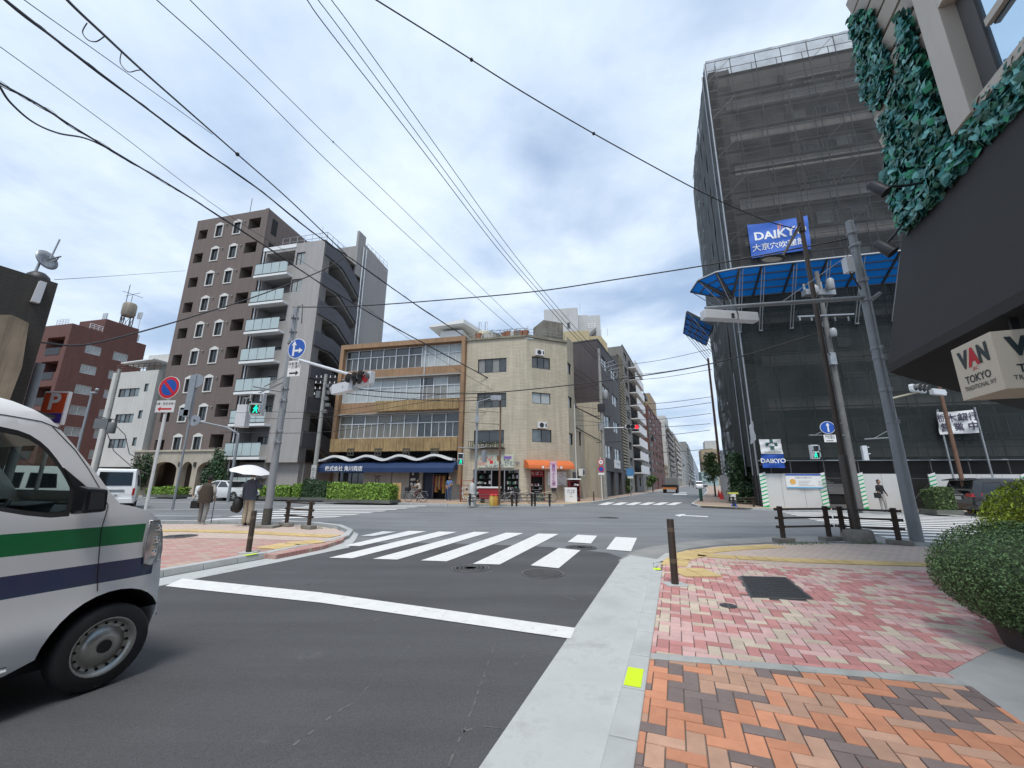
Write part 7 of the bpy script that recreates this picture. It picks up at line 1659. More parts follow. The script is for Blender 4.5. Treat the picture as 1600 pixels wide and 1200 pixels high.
# small goods around the shops
random.seed(12)
b = G(764, 786, .11); t = thing('display_cart', 'red handcart with white cover behind the railing', 'cart', (b.x, b.y, .11)); mb = MB(); mb.extr([(-.75, .95), (.75, .95), (.6, .3), (.3, .25), (-.3, .25), (-.6, .3)], -.4, .4); mb.build('body', mat('cart_red', (.30, .02, .03), .5, 0, .1), t); mb = MB(); mb.box(-.8, .8, -.45, .45, .95, 1.05); mb.build('cover', WHITE, t, bevel=.02)
mb = MB()
for x_ in (-.4, .4): mb.lathe((x_, -.42, .16), [(.16, 0), (.16, .06)], 14, 0, 'y')
mb.build('wheel', BLACK, t)
for k, (px_, c_) in enumerate(((768, (.5, .36, .08)), (774, (.45, .22, .03)))):
    b = G(px_, 791, .11); t = thing('plant_pot', 'yellow can on the kerb behind the railing, %s' % ('left of two' if k == 0 else 'right of two'), 'can', (b.x, b.y+.3, .11), 0, 'yellow cans behind the railing'); mb = MB(); mb.lathe((0, 0, 0), [(.14, 0), (.15, .05), (.15, .45), (.13, .48), (.13, .6)], 12); mb.build('can', mat('can_%s' % 'ab'[k], c_, .5), t); mb = MB(); mb.lathe((0, 0, .6), [(.15, 0), (.15, .05), (.05, .07)], 12); mb.build('lid', RED, t)
b = G(879, 784, .11); t = thing('ice_box', 'white box with a printed front beside the orange awning shop', 'box', (b.x+.5, b.y-.6, .11), 0); mb = MB(); mb.box(-.42, .42, -.3, .3, 0, 1.0); mb.build('box', WHITE, t, bevel=.03); mb = MB(); mb.text('たば\nこ', (0, -.306, .6), (1, 0, 0), (0, 0, 1), .3, 0); mb.build('lettering', mat('ink_grey', (.12, .13, .14)), t)
b = G(897, 783, .11); t = thing('shelf_unit', 'dark red shelf with goods at the side of the corner building', 'shelf', (b.x, b.y, .11), 10); mb = MB()
for x_ in (-.4, .35): mb.box(x_, x_+.05, -.25, .25, 0, 1.55)
for k in range(5): mb.box(-.35, .35, -.25, .25, .1+k*.33, .13+k*.33)
mb.box(-.4, .4, .22, .25, 0, 1.55); mb.build('frame', mat('dark_red_wood', (.18, .02, .025), .6), t)
mb = MB()
for k in range(14): x_ = random.uniform(-.32, .2); z_ = .13+.33*random.randrange(4); mb.box(x_, x_+.12, -.2, .1, z_, z_+random.uniform(.08, .24), random.choice([0, 1, 2]))
mb.box(-.5, .5, -.3, .3, 1.56, 1.66, 1); mb.build('goods', [MATS['ware_grey'], WHITE, mat('goods_ochre', (.35, .2, .06))], t)
b = G(728, 784, .11); t = thing('shelf_unit', 'red wooden rack between the blue awning shop and the beige corner building', 'shelf', (b.x, b.y+.3, .11)); mb = MB()
for x_ in (-.45, .4): mb.box(x_, x_+.05, -.2, .2, 0, 1.6)
for k in range(5): mb.box(-.4, .4, -.2, .2, .1+k*.33, .14+k*.33)
mb.build('frame', mat('rack_red', (.24, .05, .035), .6), t); mb = MB()
for k in range(12): x_ = random.uniform(-.36, .25); z_ = .14+.33*random.randrange(4); mb.box(x_, x_+.12, -.15, .1, z_, z_+random.uniform(.08, .24), random.choice([0, 1]))
mb.build('goods', [MATS['ware_white'], MATS['goods_ochre']], t)
# A-board
b = G(618, 784, .11); t = thing('a_board', 'wooden A board sign at the end of the hedge', 'sign', (b.x, b.y, .11), 20); mb = MB(); mb.hexa([(-.3, -.3, 0), (.3, -.3, 0), (.3, -.26, 0), (-.3, -.26, 0), (-.3, -.02, 1.25), (.3, -.02, 1.25), (.3, .02, 1.25), (-.3, .02, 1.25)]); mb.build('front_board', mat('pale_wood', (.42, .27, .11), .6, 0, .15, 4), t)
mb = MB(); mb.hexa([(-.3, .26, 0), (.3, .26, 0), (.3, .3, 0), (-.3, .3, 0), (-.3, .0, 1.25), (.3, .0, 1.25), (.3, .03, 1.25), (-.3, .03, 1.25)]); mb.build('back_board', mat('dark_wood', (.1, .05, .03)), t)
# hanging clothes at the blue awning shop
mb = MB(); o_ = FB.w(sxs(672), -.1, 0); t = thing('clothes_rail', 'rail of red, ochre and dark garments hanging in the shop doorway', 'clothes rail', o_, FB.a); ln = sxs(748)-sxs(672)
mb.tube([(0, 0, .12), (0, 0, 2.0), (ln, 0, 2.0), (ln, 0, .12)], .02, 6); mb.build('rail', GALV, t)
mb = MB(); cols_ = [(.2, .03, .03), (.05, .05, .06), (.35, .12, .05), (.45, .25, .05), (.1, .02, .03), (.25, .2, .16), (.5, .33, .06)]
for k in range(11):
    x_ = .1+(ln-.2)*k/11; l_ = random.uniform(.7, 1.35); mb.hexa([(x_-.02, -.22, 1.9-l_), (x_+.1, -.22, 1.9-l_), (x_+.1, .2, 1.9-l_), (x_-.02, .2, 1.9-l_), (x_, -.12, 1.92), (x_+.06, -.12, 1.92), (x_+.06, .12, 1.92), (x_, .12, 1.92)], k % 7)
mb.build('garment', [mat('garment_%s' % n_, c_, .9, 0, .15, 5) for n_, c_ in zip(['red', 'black', 'rust', 'ochre', 'wine', 'taupe', 'mustard'], cols_)], t)
# traffic cones
for k, (px_, py_) in enumerate(((1124, 777), (1128, 780))):
    b = G(px_, py_, .11); b.z = .11; t = thing('traffic_cone', 'red traffic cone by the green hoarding, %s one' % ('farther' if k == 0 else 'nearer'), 'traffic cone', b, 0, 'red traffic cones'); mb = MB(); mb.lathe((0, 0, .03), [(.17, 0), (.035, .68), (.02, .7)], 16); mb.build('cone', mat('cone_red', (.62, .04, .03), .5), t); mb = MB(); mb.box(-.21, .21, -.21, .21, 0, .03); mb.build('base', mat('cone_red', (0, 0, 0)), t)
b = G(1160, 793, .11); t = thing('traffic_cone', 'blue based site bin with yellow top behind the brown railing', 'cone', (b.x, b.y+.9, .11)); t.scale = (.7, .7, .7); mb = MB(); mb.lathe((0, 0, 0), [(.32, 0), (.32, .04), (.2, .06), (.12, .5), (.1, .52)], 14); mb.build('cone', mat('cone_blue', (.02, .12, .55), .5), t); mb = MB(); mb.lathe((0, 0, .5), [(.2, 0), (.24, .5), (.24, .55)], 14); mb.build('box', WHITE, t)
mb = MB(); mb.box(-.42, .42, -.15, .15, 1.06, 1.2); mb.build('lid', mat('lid_yellow', (.5, .5, .1)), t)
b = G(1096, 783, .11); t = thing('bollard', 'dark green cylindrical bollard at the mouth of the side street', 'bollard', (b.x, b.y, .11)); zz = D(1094, 763, b.y).z-.11; mb = MB(); mb.lathe((0, 0, 0), [(.12, 0), (.12, zz-.05), (.08, zz)], 16); mb.build('post', mat('bottle_green', (.015, .06, .045), .4), t)
t, b, H_ = utilpole(1130, 775, 560, 1111, .11, 'dark brown pole rising beside the side street hoarding', .14, .11, m=MATS['rust_brown'], yy=44, steps=False, group=None)
mb = MB(); mb.lathe((.35, 0, 0), [(.15, 0), (.15, 4.8)], 12); o = mb.build('cover_pipe', WHITE, t)
# street poles far down the side street
for k, (px_, yb, yt) in enumerate(((1016, 768, 648), (1043, 764, 690), (1055, 762, 700), (1064, 760, 708), (1076, 759, 716), (1084, 758, 724))):
    s_ = X(SL, px_, 700, -1.6); p_ = SL.w(s_, -1.6, .11); H_ = min(D(px_, yt, p_.y).z-.11, 12); t = thing('utility_pole', 'utility pole down the side street, number %s from the junction' % ['two', 'three', 'four', 'five', 'six', 'seven'][k], 'utility pole', p_, 24.8, 'utility poles in the side street')
    t['label'] = ['nearest of the row of poles receding down the side street', 'second of the row of poles receding down the side street', 'third of the row of poles receding down the side street', 'fourth of the row of poles receding down the side street', 'fifth of the row of poles receding down the side street', 'last of the row of poles receding down the side street'][k]
    mb = MB(); mb.tube([(0, 0, 0), (0, 0, H_)], [.17, .12], 8); mb.build('pole', CONC if k % 2 else mat('pole_dark_grey', (.12, .12, .12)), t); mb = MB()
    for q in range(4): mb.bar((-.9, 0, H_-.4-q*.7), (1.1, 0, H_-.4-q*.7), .09, .09)
    mb.lathe((.4, -.3, H_-3.6), [(.25, 0), (.28, .8)], 8); mb.build('crossarm_gear', DARK, t)
# ================= PLANTS =================
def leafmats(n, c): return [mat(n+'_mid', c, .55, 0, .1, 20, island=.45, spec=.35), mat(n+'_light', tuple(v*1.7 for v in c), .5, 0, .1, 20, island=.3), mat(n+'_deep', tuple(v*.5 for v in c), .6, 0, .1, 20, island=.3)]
def leafcloud(mb, sampler, n, size, wts=(.5, .3, .2), elong=1.6):
    for _ in range(n):
        c, nn = sampler(); s = size*random.uniform(.5, 1.6); n_ = (nn+Vector((random.gauss(0, .6), random.gauss(0, .6), random.gauss(0, .6)))).normalized(); u = n_.orthogonal().normalized(); u = Matrix.Rotation(random.uniform(0, 6.3), 3, n_) @ u; v = n_.cross(u)
        mb.add([c-u*s*elong*.5, c+v*s*.4+n_*s*.12, c+u*s*elong*.5, c-v*s*.4+n_*s*.12], [(0, 1, 2), (0, 2, 3)], random.choices((0, 1, 2), wts)[0])
def ellsamp(c, r, lo=.72, flat=None, lump=.1, seed=0):
    rg = random.Random(seed); dirs = [(Vector((rg.gauss(0, 1), rg.gauss(0, 1), rg.gauss(0, 1))).normalized(), rg.uniform(-1, 1)) for _ in range(26)]
    def f():
        while True:
            d = Vector((random.gauss(0, 1), random.gauss(0, 1), random.gauss(0, 1))).normalized()
            k = 1+lump*sum(a*max(0, d.dot(q))**8 for q, a in dirs); rr_ = random.uniform(lo, 1)**.6*k*(1.05 if random.random() < .06 else 1)
            p = Vector((c[0]+d.x*r[0]*rr_, c[1]+d.y*r[1]*rr_, c[2]+d.z*r[2]*rr_))
            if p.z > (flat if flat is not None else -9): return p, Vector((d.x/r[0], d.y/r[1], d.z/r[2])).normalized()
    return f
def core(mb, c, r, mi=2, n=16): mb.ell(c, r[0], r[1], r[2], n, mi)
BOX = leafmats('boxwood', (.095, .16, .06)); LIM = leafmats('lime_shrub', (.29, .37, .03)); HED = leafmats('hedge', (.15, .25, .035)); DKG = leafmats('dark_shrub', (.035, .075, .03))
# big boxwood globe in a planter
random.seed(31)
bc = D(1612, 914, 3.95); print('box', bc)
t = thing('potted_bush', 'big grey green clipped globe bush in the planter nearest to us at the right', 'bush', (bc.x, bc.y, .1)); r_ = (.66, .66, .49); cz = bc.z-.1+.05
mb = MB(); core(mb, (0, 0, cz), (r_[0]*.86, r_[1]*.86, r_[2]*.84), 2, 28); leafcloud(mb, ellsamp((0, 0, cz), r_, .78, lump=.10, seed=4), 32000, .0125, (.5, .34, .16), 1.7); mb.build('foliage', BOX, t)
mb = MB(); mb.tube([(0, 0, .2), (.02, 0, cz)], [.05, .04], 8); mb.build('trunk', mat('bark', (.07, .05, .035), .9, 0, .2, 8), t)
pt_ = thing('planter', 'round brown planter under the clipped globe bush', 'planter', (bc.x, bc.y, .1)); mb = MB(); mb.lathe((0, 0, 0), [(.26, 0), (.34, .34), (.37, .36), (.37, .42), (.33, .42), (.33, .36)], 26); mb.build('pot', mat('planter_brown', (.06, .045, .04), .7, 0, .15, 6), pt_); mb = MB(); mb.lathe((0, 0, .3), [(.33, 0), (.33, .05)], 20); mb.build('soil', mat('soil', (.03, .02, .015), .95, bump=.4), pt_)
# lime globe behind
lc_ = D(1692, 828, 5.6); print('lime', lc_)
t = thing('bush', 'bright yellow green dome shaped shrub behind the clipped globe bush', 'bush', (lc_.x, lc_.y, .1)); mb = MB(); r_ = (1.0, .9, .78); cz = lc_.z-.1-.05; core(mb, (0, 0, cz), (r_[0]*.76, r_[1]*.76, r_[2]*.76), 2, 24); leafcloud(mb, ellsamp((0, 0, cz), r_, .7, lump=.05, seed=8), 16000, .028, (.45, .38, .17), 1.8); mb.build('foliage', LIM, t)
mb = MB(); mb.tube([(0, 0, 0), (0, 0, cz)], [.08, .05], 8); mb.build('trunk', MATS['bark'], t)
# hedges of the far kerb
def hedge(F, xa, xb, y0, y1, h, label, mats, n, size, seed=0, group='hedges of the far pavement', z0=.11, planter=True):
    t = thing('hedge', label, 'hedge', F.w(xa, y0, z0), F.a, group); ln = xb-xa; d_ = y1-y0; rg = random.Random(seed); ph = [rg.uniform(0, 6) for _ in range(4)]
    top = lambda x: h*(1+.06*math.sin(x*2.1+ph[0])+.05*math.sin(x*5.3+ph[1]))
    def f():
        while True:
            q = random.random(); x = random.uniform(0, ln); y = random.uniform(0, d_); z = random.uniform(.18, top(x))
            if q < .45: y = random.uniform(-.03, .06)+.05*math.sin(x*4+ph[2]); nn = Vector((0, -1, .2))
            elif q < .8: z = top(x)+random.uniform(-.09, .05); nn = Vector((0, 0, 1))
            elif q < .9: x = random.choice((0, ln))+random.uniform(-.05, .05); nn = Vector((1 if x > ln/2 else -1, 0, 0))
            else: y = d_+random.uniform(-.05, .05); nn = Vector((0, 1, 0))
            return Vector((x, y, z)), nn
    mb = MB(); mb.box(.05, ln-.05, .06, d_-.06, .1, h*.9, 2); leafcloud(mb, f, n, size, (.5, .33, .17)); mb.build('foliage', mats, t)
    if planter: mb = MB(); mb.box(-.12, ln+.12, -.14, d_+.14, 0, .2); mb.build('planter_kerb', mat('mossy_kerb', (.11, .115, .10), .9, 0, .2, 2), t)
    return t
yk = -5.6
FH = Fr(*G(560, 786, .1).to_2d(), -14);
hedge(FH, X(FH, 511, 770), X(FH, 609, 770), 0, 1.1, Z(FH, 560, 759)-.05, 'long bright green hedge in front of the blue awning shop', HED, 7000, .075, 1)
FH2 = Fr(*G(440, 781, .1).to_2d(), -14)
hedge(FH2, X(FH2, 362, 770), X(FH2, 452, 770), 0, 1.1, Z(FH2, 430, 763), 'low green hedge behind the umbrella holder', HED, 5000, .075, 2)
hedge(FH2, X(FH2, 456, 770), X(FH2, 470, 770), 0, 1.0, Z(FH2, 460, 760), 'small round green shrub of the far pavement left of the dark one', HED, 1500, .07, 3)
hedge(FH2, X(FH2, 471, 770), X(FH2, 509, 770), 0, 1.1, Z(FH2, 488, 755), 'dark green rounded shrub in front of the utility pole', DKG, 3000, .07, 4)
hedge(FH2, X(FH2, 228, 770), X(FH2, 277, 770), 0, 1.0, Z(FH2, 250, 764), 'low hedge in front of the arcade of the brown block', HED, 3000, .08, 5)
hedge(FC, X(FC, 1461, 780, -4.2), X(FC, 1493, 780, -4.2), -4.2, -3.2, Z(FC, 1476, 767, -4.2), 'small hedge in front of the black minivan', leafmats('hedge_dull', (.06, .10, .03)), 2500, .055, 6, group=None)
def tree(name, label, pos, h, r, mats, n, size, cz=None, group=None, cat='tree', rz=.0, lump=.35, seed=0, trunk=.1):
    t = thing(name, label, cat, pos, 0, group); cz = cz or h-r[2]; mb = MB(); random.seed(seed+50); limbs = []
    mb.tube([(0, 0, 0), (.03, .02, cz*.5), (0, 0, cz)], [trunk, trunk*.75, trunk*.5], 8)
    for k in range(5):
        a = k*1.26+seed; q = Vector((math.cos(a)*r[0]*.6, math.sin(a)*r[1]*.6, cz+random.uniform(-.3, .4)*r[2])); mb.tube([(0, 0, cz*.6), q*.5+Vector((0, 0, cz*.35)), q], [trunk*.5, trunk*.3, trunk*.12], 6)
    mb.build('trunk', MATS['bark'], t); mb = MB()
    for k in range(9):
        a = random.uniform(0, 6.3); rr_ = random.uniform(.1, .6); c = (math.cos(a)*r[0]*rr_, math.sin(a)*r[1]*rr_, cz+random.uniform(-.6, .6)*r[2]); s_ = random.uniform(.38, .6)
        leafcloud(mb, ellsamp(c, (r[0]*s_, r[1]*s_, r[2]*s_), .3, lump=lump, seed=seed+k), n//9, size, (.5, .25, .25))
    mb.build('crown', mats, t); return t
p_ = FG.w(X(FG, 345, 730, -1.5), -1.5, .11); tree('shrub_tree', 'dark conical tree between the brown and the grey blocks, behind the white car', p_, Z(FG, 350, 703, -1.5), (1.1, 1.0, 2.3), DKG, 3200, .12, seed=1)
p_ = FG.w(X(FG, 330, 740, -1.6), -1.6, .11); tree('shrub_tree', 'smaller greenish tree before the right arch of the brown block', p_, Z(FG, 330, 715, -1.5), (.8, .8, 1.6), leafmats('olive_shrub', (.05, .085, .045)), 1800, .11, seed=2)
p_ = FG.w(X(FG, 222, 730, -1.0), -1.0, .11); tree('shrub_tree', 'dark tree to the left of the arcade', p_, Z(FG, 222, 705, -1.5), (.9, .9, 1.8), DKG, 1800, .12, seed=3)
b = D(1168, 775, 29.5); tree('ivy_tree', 'dark leafy tree at the corner of the netted building', (b.x, b.y, .11), D(1168, 706, 29.5).z, (1.25, 1.2, 2.3), DKG, 5200, .13, seed=4, lump=.3)
b = D(1118, 775, 44); tree('street_tree', 'small street tree by the white pipe in the side street', (b.x, b.y, .11), D(1118, 706, 44).z, (1.3, 1.3, 1.6), leafmats('street_leaf', (.07, .115, .03)), 2200, .14, seed=5)
b = D(982, 770, 52); tree('street_tree', 'round bush beside the blue sign in the side street', (b.x, b.y, .11), D(982, 746, 52).z, (.7, .7, 1.0), leafmats('street_leaf', (.07, .115, .03)), 900, .12, seed=6, trunk=.05)
b = D(1020, 765, 60); tree('street_tree', 'slim young tree before the grey low house', (b.x, b.y, .11), D(1020, 740, 60).z, (.9, .9, 1.1), leafmats('street_leaf', (.07, .115, .03)), 900, .14, seed=7, trunk=.05)
b = D(986, 770, 46); t = thing('road_sign', 'blue square sign on a post in the side street', 'road sign', (b.x, b.y, .11)); zz = D(986, 740, 46).z; mb = MB(); mb.tube([(0, 0, 0), (0, 0, zz+.3)], .05, 8); mb.build('post', GPAINT, t); mb = MB(); mb.box(-.4, .4, -.08, -.05, zz-.35, zz+.45, 0); mb.box(-.3, .3, -.085, -.081, zz-.62, zz-.38, 1); mb.build('sign_face', [mat('pale_blue_sign', (.08, .25, .5)), WSIGN], t)
# grass tufts at footings
random.seed(77); mb = MB(); GR = leafmats('weed', (.07, .12, .03))
for (px_, py_, n_, sp) in ((1365, 850, 120, .35), (1240, 851, 60, .25), (1275, 850, 50, .3), (495, 826, 60, .25), (752, 790, 120, .5), (790, 790, 90, .5)):
    c = G(px_, py_, .1)
    for k in range(n_):
        p = c+Vector((random.gauss(0, sp), random.gauss(0, .06), 0)); h_ = random.uniform(.02, .09)*(1.6 if py_ < 800 else 1); q = Vector((random.gauss(0, .02), random.gauss(0, .02), h_)); mb.add([p, p+Vector((.012, 0, 0)), p+q], [(0, 1, 2)], random.choice((0, 1)))
o = mb.build('grass', GR); tag(o, kind='stuff', label='tufts of weeds growing along the pavement edge', cat='grass')
# ================= VEHICLES =================
def panelmesh(outer, holes, f, dx=.08, zsplit=(), xsplit=()):
    """flat side panel in x,z triangulated with holes, cut into a grid, pushed to y=f(x,z)"""
    bm = bmesh.new(); es = []
    for lp in [outer]+list(holes):
        vs = [bm.verts.new((x, 0, z)) for x, z in lp]; es += [bm.edges.new((vs[i], vs[(i+1) % len(vs)])) for i in range(len(vs))]
    bmesh.ops.triangle_fill(bm, edges=es, use_beauty=True)
    bad = [fc for fc in bm.faces if any(inside((fc.calc_center_median().x, fc.calc_center_median().z), h) for h in holes) or not inside((fc.calc_center_median().x, fc.calc_center_median().z), outer)]
    bmesh.ops.delete(bm, geom=bad, context='FACES')
    xs = [p[0] for p in outer]; zs = [p[1] for p in outer]
    cuts = [((x, 0, 0), (1, 0, 0)) for x in list(xsplit)+[min(xs)+dx*i for i in range(1, int((max(xs)-min(xs))/dx)+1)]]+[((0, 0, z), (0, 0, 1)) for z in list(zsplit)+[min(zs)+dx*i for i in range(1, int((max(zs)-min(zs))/dx)+1)]]
    for co, no in cuts: bmesh.ops.bisect_plane(bm, geom=bm.verts[:]+bm.edges[:]+bm.faces[:], plane_co=co, plane_no=no, dist=1e-5)
    bmesh.ops.recalc_face_normals(bm, faces=bm.faces[:])
    bm.verts.index_update(); vs = [(v.co.x, v.co.z) for v in bm.verts]; fs = [[v.index for v in fc.verts] for fc in bm.faces];
    out = [(x, f(x, z), z) for x, z in vs]; fixed = []
    for q in fs:
        a, b, c = [Vector((vs[i][0], 0, vs[i][1])) for i in q[:3]]; n = (b-a).cross(c-a)
        if n.y > 0: q = q[::-1]
        fixed.append(q)
    bm.free(); return out, fixed
def arcpts(cx, cz, r, a0, a1, n): return [(cx+r*math.cos(R(a0+(a1-a0)*i/n)), cz+r*math.sin(R(a0+(a1-a0)*i/n))) for i in range(n+1)]
def wheel(root, x, y, r, w_, side=-1, rimr=.68, kind='steel', rimmat=None):
    t = MB(); s = side; pr = [(r*rimr, 0), (r*.93, -.0), (r, w_*.15), (r, w_*.85), (r*.93, w_), (r*rimr, w_)]
    t.lathe((x, y if s < 0 else y-w_, r), pr, 32, 0, 'y', cap=False); o = t.build('wheel', mat('tyre_rubber', (.02, .02, .021), .75, 0, .1, 12, bump=.1), root)
    t = MB(); y0 = y if s < 0 else y; d = 1 if s < 0 else -1
    if kind == 'steel':
        t.lathe((x, y0, r), [(r*rimr, .0), (r*(rimr-.03), d*-.004), (r*(rimr-.07), d*.035), (r*(rimr-.22), d*.05), (r*(rimr-.26), d*.02), (r*.30, d*.012), (r*.2, d*.0), (r*.12, d*.01), (r*.02, d*.01)], 32, 0, 'y', cap=False)
        for k in range(16): a = k*PI/8; t.lathe((x+r*(rimr-.145)*math.cos(a), y0+d*.040, r+r*(rimr-.145)*math.sin(a)), [(r*.032, 0), (r*.032, d*-.004)], 10, 1, 'y')
        t.lathe((x, y0+d*.012, r), [(r*.15, 0), (r*.15, d*-.016)], 14, 1, 'y')
    else:
        t.lathe((x, y0, r), [(r*rimr, 0), (r*(rimr-.06), d*.01), (r*(rimr-.07), d*.06), (.02, d*.06)], 24, 1, 'y', cap=False)
        for k in range(7): a = k*2*PI/7; t.bar((x, y0+d*.01, r), (x+r*(rimr-.04)*math.cos(a), y0+d*.01, r+r*(rimr-.04)*math.sin(a)), r*.14, .03, 0, up=(0, 1, 0))
        t.lathe((x, y0, r), [(r*.14, 0), (.01, d*-.01)], 12, 0, 'y')
    t.build('rim', [rimmat or mat('rim_silver', (.42, .41, .38), .35, .8, .1, 9), INT], o); return o
def vehicle(root, outline, topseq, W_, f, paint, glass, winholes, wheels, r=.3, rimkind='steel', facemat=None, zsplit=(), glassseg=(), openglass=False, dx=.1, rimmat=None):
    """outline: side polygon (ccw), topseq: indices of outline swept across the width, winholes: side window polygons"""
    holes = [h for h in winholes]
    for side in (0, 1):
        vs, fs = panelmesh(outline, holes, f, dx, zsplit)
        mb = MB()
        if side: vs = [(x, W_-y, z) for x, y, z in vs]; fs = [q[::-1] for q in fs]
        k = len(mb.v); mb.v += [Vector(v) for v in vs]; mb.f += fs
        for q in fs: c = sum((Vector(vs[i]) for i in q), Vector())/len(q); mb.mi.append(facemat(c.x, c.z) if facemat else 0); mb.sm.append(True)
        mb.build('side_panel', paint, root)
        for h in holes:
            vs, fs = panelmesh(h, [], lambda x, z: f(x, z)+.012, .2); mb = MB()
            if side: vs = [(x, W_-y, z) for x, y, z in vs]; fs = [q[::-1] for q in fs]
            mb.v += [Vector(v) for v in vs]; mb.f += fs; mb.mi += [0]*len(fs); mb.sm += [True]*len(fs)
            g = mb.build('side_window', glass, root)
            mb = MB(); k = len(h); c = (sum(p[0] for p in h)/k, sum(p[1] for p in h)/k)
            sgn = 1 if not side else -1; fy = lambda x, z, o: (f(x, z)+o) if not side else W_-(f(x, z)+o)
            for i in range(k):
                a, b = h[i], h[(i+1) % k]; ai = (a[0]+(c[0]-a[0])*.09, a[1]+(c[1]-a[1])*.12); bi = (b[0]+(c[0]-b[0])*.09, b[1]+(c[1]-b[1])*.12)
                q = [(a[0], fy(*a, .001), a[1]), (b[0], fy(*b, .001), b[1]), (bi[0], fy(*bi, .006), bi[1]), (ai[0], fy(*ai, .006), ai[1])]; mb.quad(*(q if not side else q[::-1]))
            mb.build('window_seal', BLACK, g)
    mb = MB(); gb = MB(); n = 10
    seq = [outline[i] for i in topseq]
    rows = []
    for x, z in seq: y0 = f(x, z); rows.append([(x, y0+(W_-2*y0)*j/n, z) for j in range(n+1)])
    for i in range(len(rows)-1):
        tgt = gb if i in glassseg else mb
        a, b = rows[i], rows[i+1]
        if i in glassseg:   # frame pillars stay painted
            tgt.add(a+b, [(j, j+n+1, j+n+2, j+1) for j in range(n)], 0, True)
        else:
            k = facemat(*[(seq[i][q]+seq[i+1][q])/2 for q in (0, 1)]) if facemat else 0
            tgt.add(a+b, [(j, j+n+1, j+n+2, j+1) for j in range(n)], k, True)
    mb.build('body_shell', paint, root)
    if gb.v: gb.build('windscreen', glass, root)
    mb = MB(); xs = [p[0] for p in outline]; mb.box(min(xs)+.1, max(xs)-.12, .15, W_-.15, r*.75, r*1.05); mb.build('underbody', INT, root)
    for x in wheels:
        wheel(root, x, .012, r, r*.55, -1, kind=rimkind, rimmat=rimmat); wheel(root, x, W_-.012, r, r*.55, 1, kind=rimkind, rimmat=rimmat)
VW = mat('van_white_paint', (.86, .87, .88), .28, 0, .02, coat=.6); VG = mat('stripe_green', (.0, .19, .055), .3, 0, .03, coat=.5); VB = mat('stripe_blue', (.010, .035, .12), .3, 0, .03, coat=.5)
GLV = glassmat('car_glass', (.74, .82, .79), .05)
GLD = mat('car_glass_dark', (.012, .014, .016), .05, 0, .05, spec=.8)
# --- kei van in the foreground ---
vo = Vector((-3.0, 3.39, .004))
t = thing('delivery_van', 'white small van with green and blue stripes waiting at the stop line', 'van', vo, D1)
Wd = 1.475; Rw = .285
low = [(.30, .27), (.325, .5), (.315, .67), (.285, .85), (.24, 1.06), (.18, 1.18), (.10, 1.24), (.0, 1.28), (-.10, 1.305), (-.18, 1.40), (-.25, 1.50), (-.34, 1.615), (-.44, 1.745), (-.525, 1.85), (-.58, 1.91), (-.66, 1.965), (-.76, 2.01), (-.9, 2.045), (-1.2, 2.065), (-2.0, 2.075), (-2.7, 2.06), (-2.95, 1.98), (-3.02, 1.6), (-3.06, 1.2), (-3.08, .6), (-3.05, .3)]
out_ = low+[(-2.72, .28)]+arcpts(-2.35, .285, .37, 178, 2, 12)+[(-1.9, .28), (-.50, .275)]+arcpts(0, .3, .375, 176, 20, 14)+[(.352-.03, .40), (.31, .33)][0:0]+[(.29, .30)]
def fvan(x, z):
    y = 0
    if z > 1.2: y += .115*((z-1.2)/.85)**1.4
    if z > 1.88: y += .10*((z-1.88)/.19)**2
    if x > -.02: y += .075*((x+.02)/.345)**3
    if z < .5: y += .03*((.5-z)/.25)**2
    if x < -2.85: y += .06*((-2.85-x)/.23)**2
    y += -.012*max(0, math.exp(-((z-.48)/.12)**2))
    return y
w1_ = [(-.385, 1.235), (-.375, 1.33), (-.385, 1.42), (-.42, 1.49), (-.46, 1.56), (-.51, 1.635), (-.56, 1.70), (-.605, 1.745), (-.66, 1.785), (-.72, 1.81), (-.80, 1.825), (-1.28, 1.845), (-1.28, 1.27), (-.95, 1.285), (-.74, 1.295), (-.60, 1.255), (-.48, 1.232)]
w2_ = [(-1.45, 1.28), (-1.45, 1.83), (-2.80, 1.80), (-2.86, 1.3)]
def fm_van(x, z):
    if x < .125-(z-1.07)*.0 and z > 0 and 1.005 < z < 1.145 and x < .115: return 1
    if .745 < z < .885 and x < .215: return 2
    return 0
vehicle(t, out_, list(range(0, 26)), Wd, fvan, [VW, VG, VB], GLV, [w1_, w2_], [0, -2.35], Rw, facemat=fm_van, zsplit=(.745, .885, 1.005, 1.145), glassseg=(9, 10, 11), openglass=True, dx=.06)
def onvan(pts, off=-.003): return [(x, fvan(x, z)+off, z) for x, z in pts]
mb = MB()
for ln_ in ([(-.175, 1.30), (-.185, 1.12), (-.165, .95), (-.145, .80), (-.125, .69)], [(-1.36, 1.9), (-1.37, 1.2), (-1.36, .35)], [(-.52, 1.845), (-.62, 1.885), (-.8, 1.905), (-1.36, 1.91), (-2.9, 1.9)], [(-.56, 1.855), (-.42, 1.70), (-.33, 1.57), (-.24, 1.42), (-.175, 1.30)], [(-.5, .33), (-1.36, .33)]):
    mb.tube(onvan([(p[0]+(q[0]-p[0])*k/8, p[1]+(q[1]-p[1])*k/8) for p, q in zip(ln_, ln_[1:]) for k in range(9)], -.001), .0028, 5)
mb.build('panel_gap', INT, t)
mb = MB(); mb.tube(onvan([(-.50, .305), (-.8, .30), (-1.5, .30), (-1.9, .30)], -.004), .014, 6); mb.build('sill_trim', VW, t)
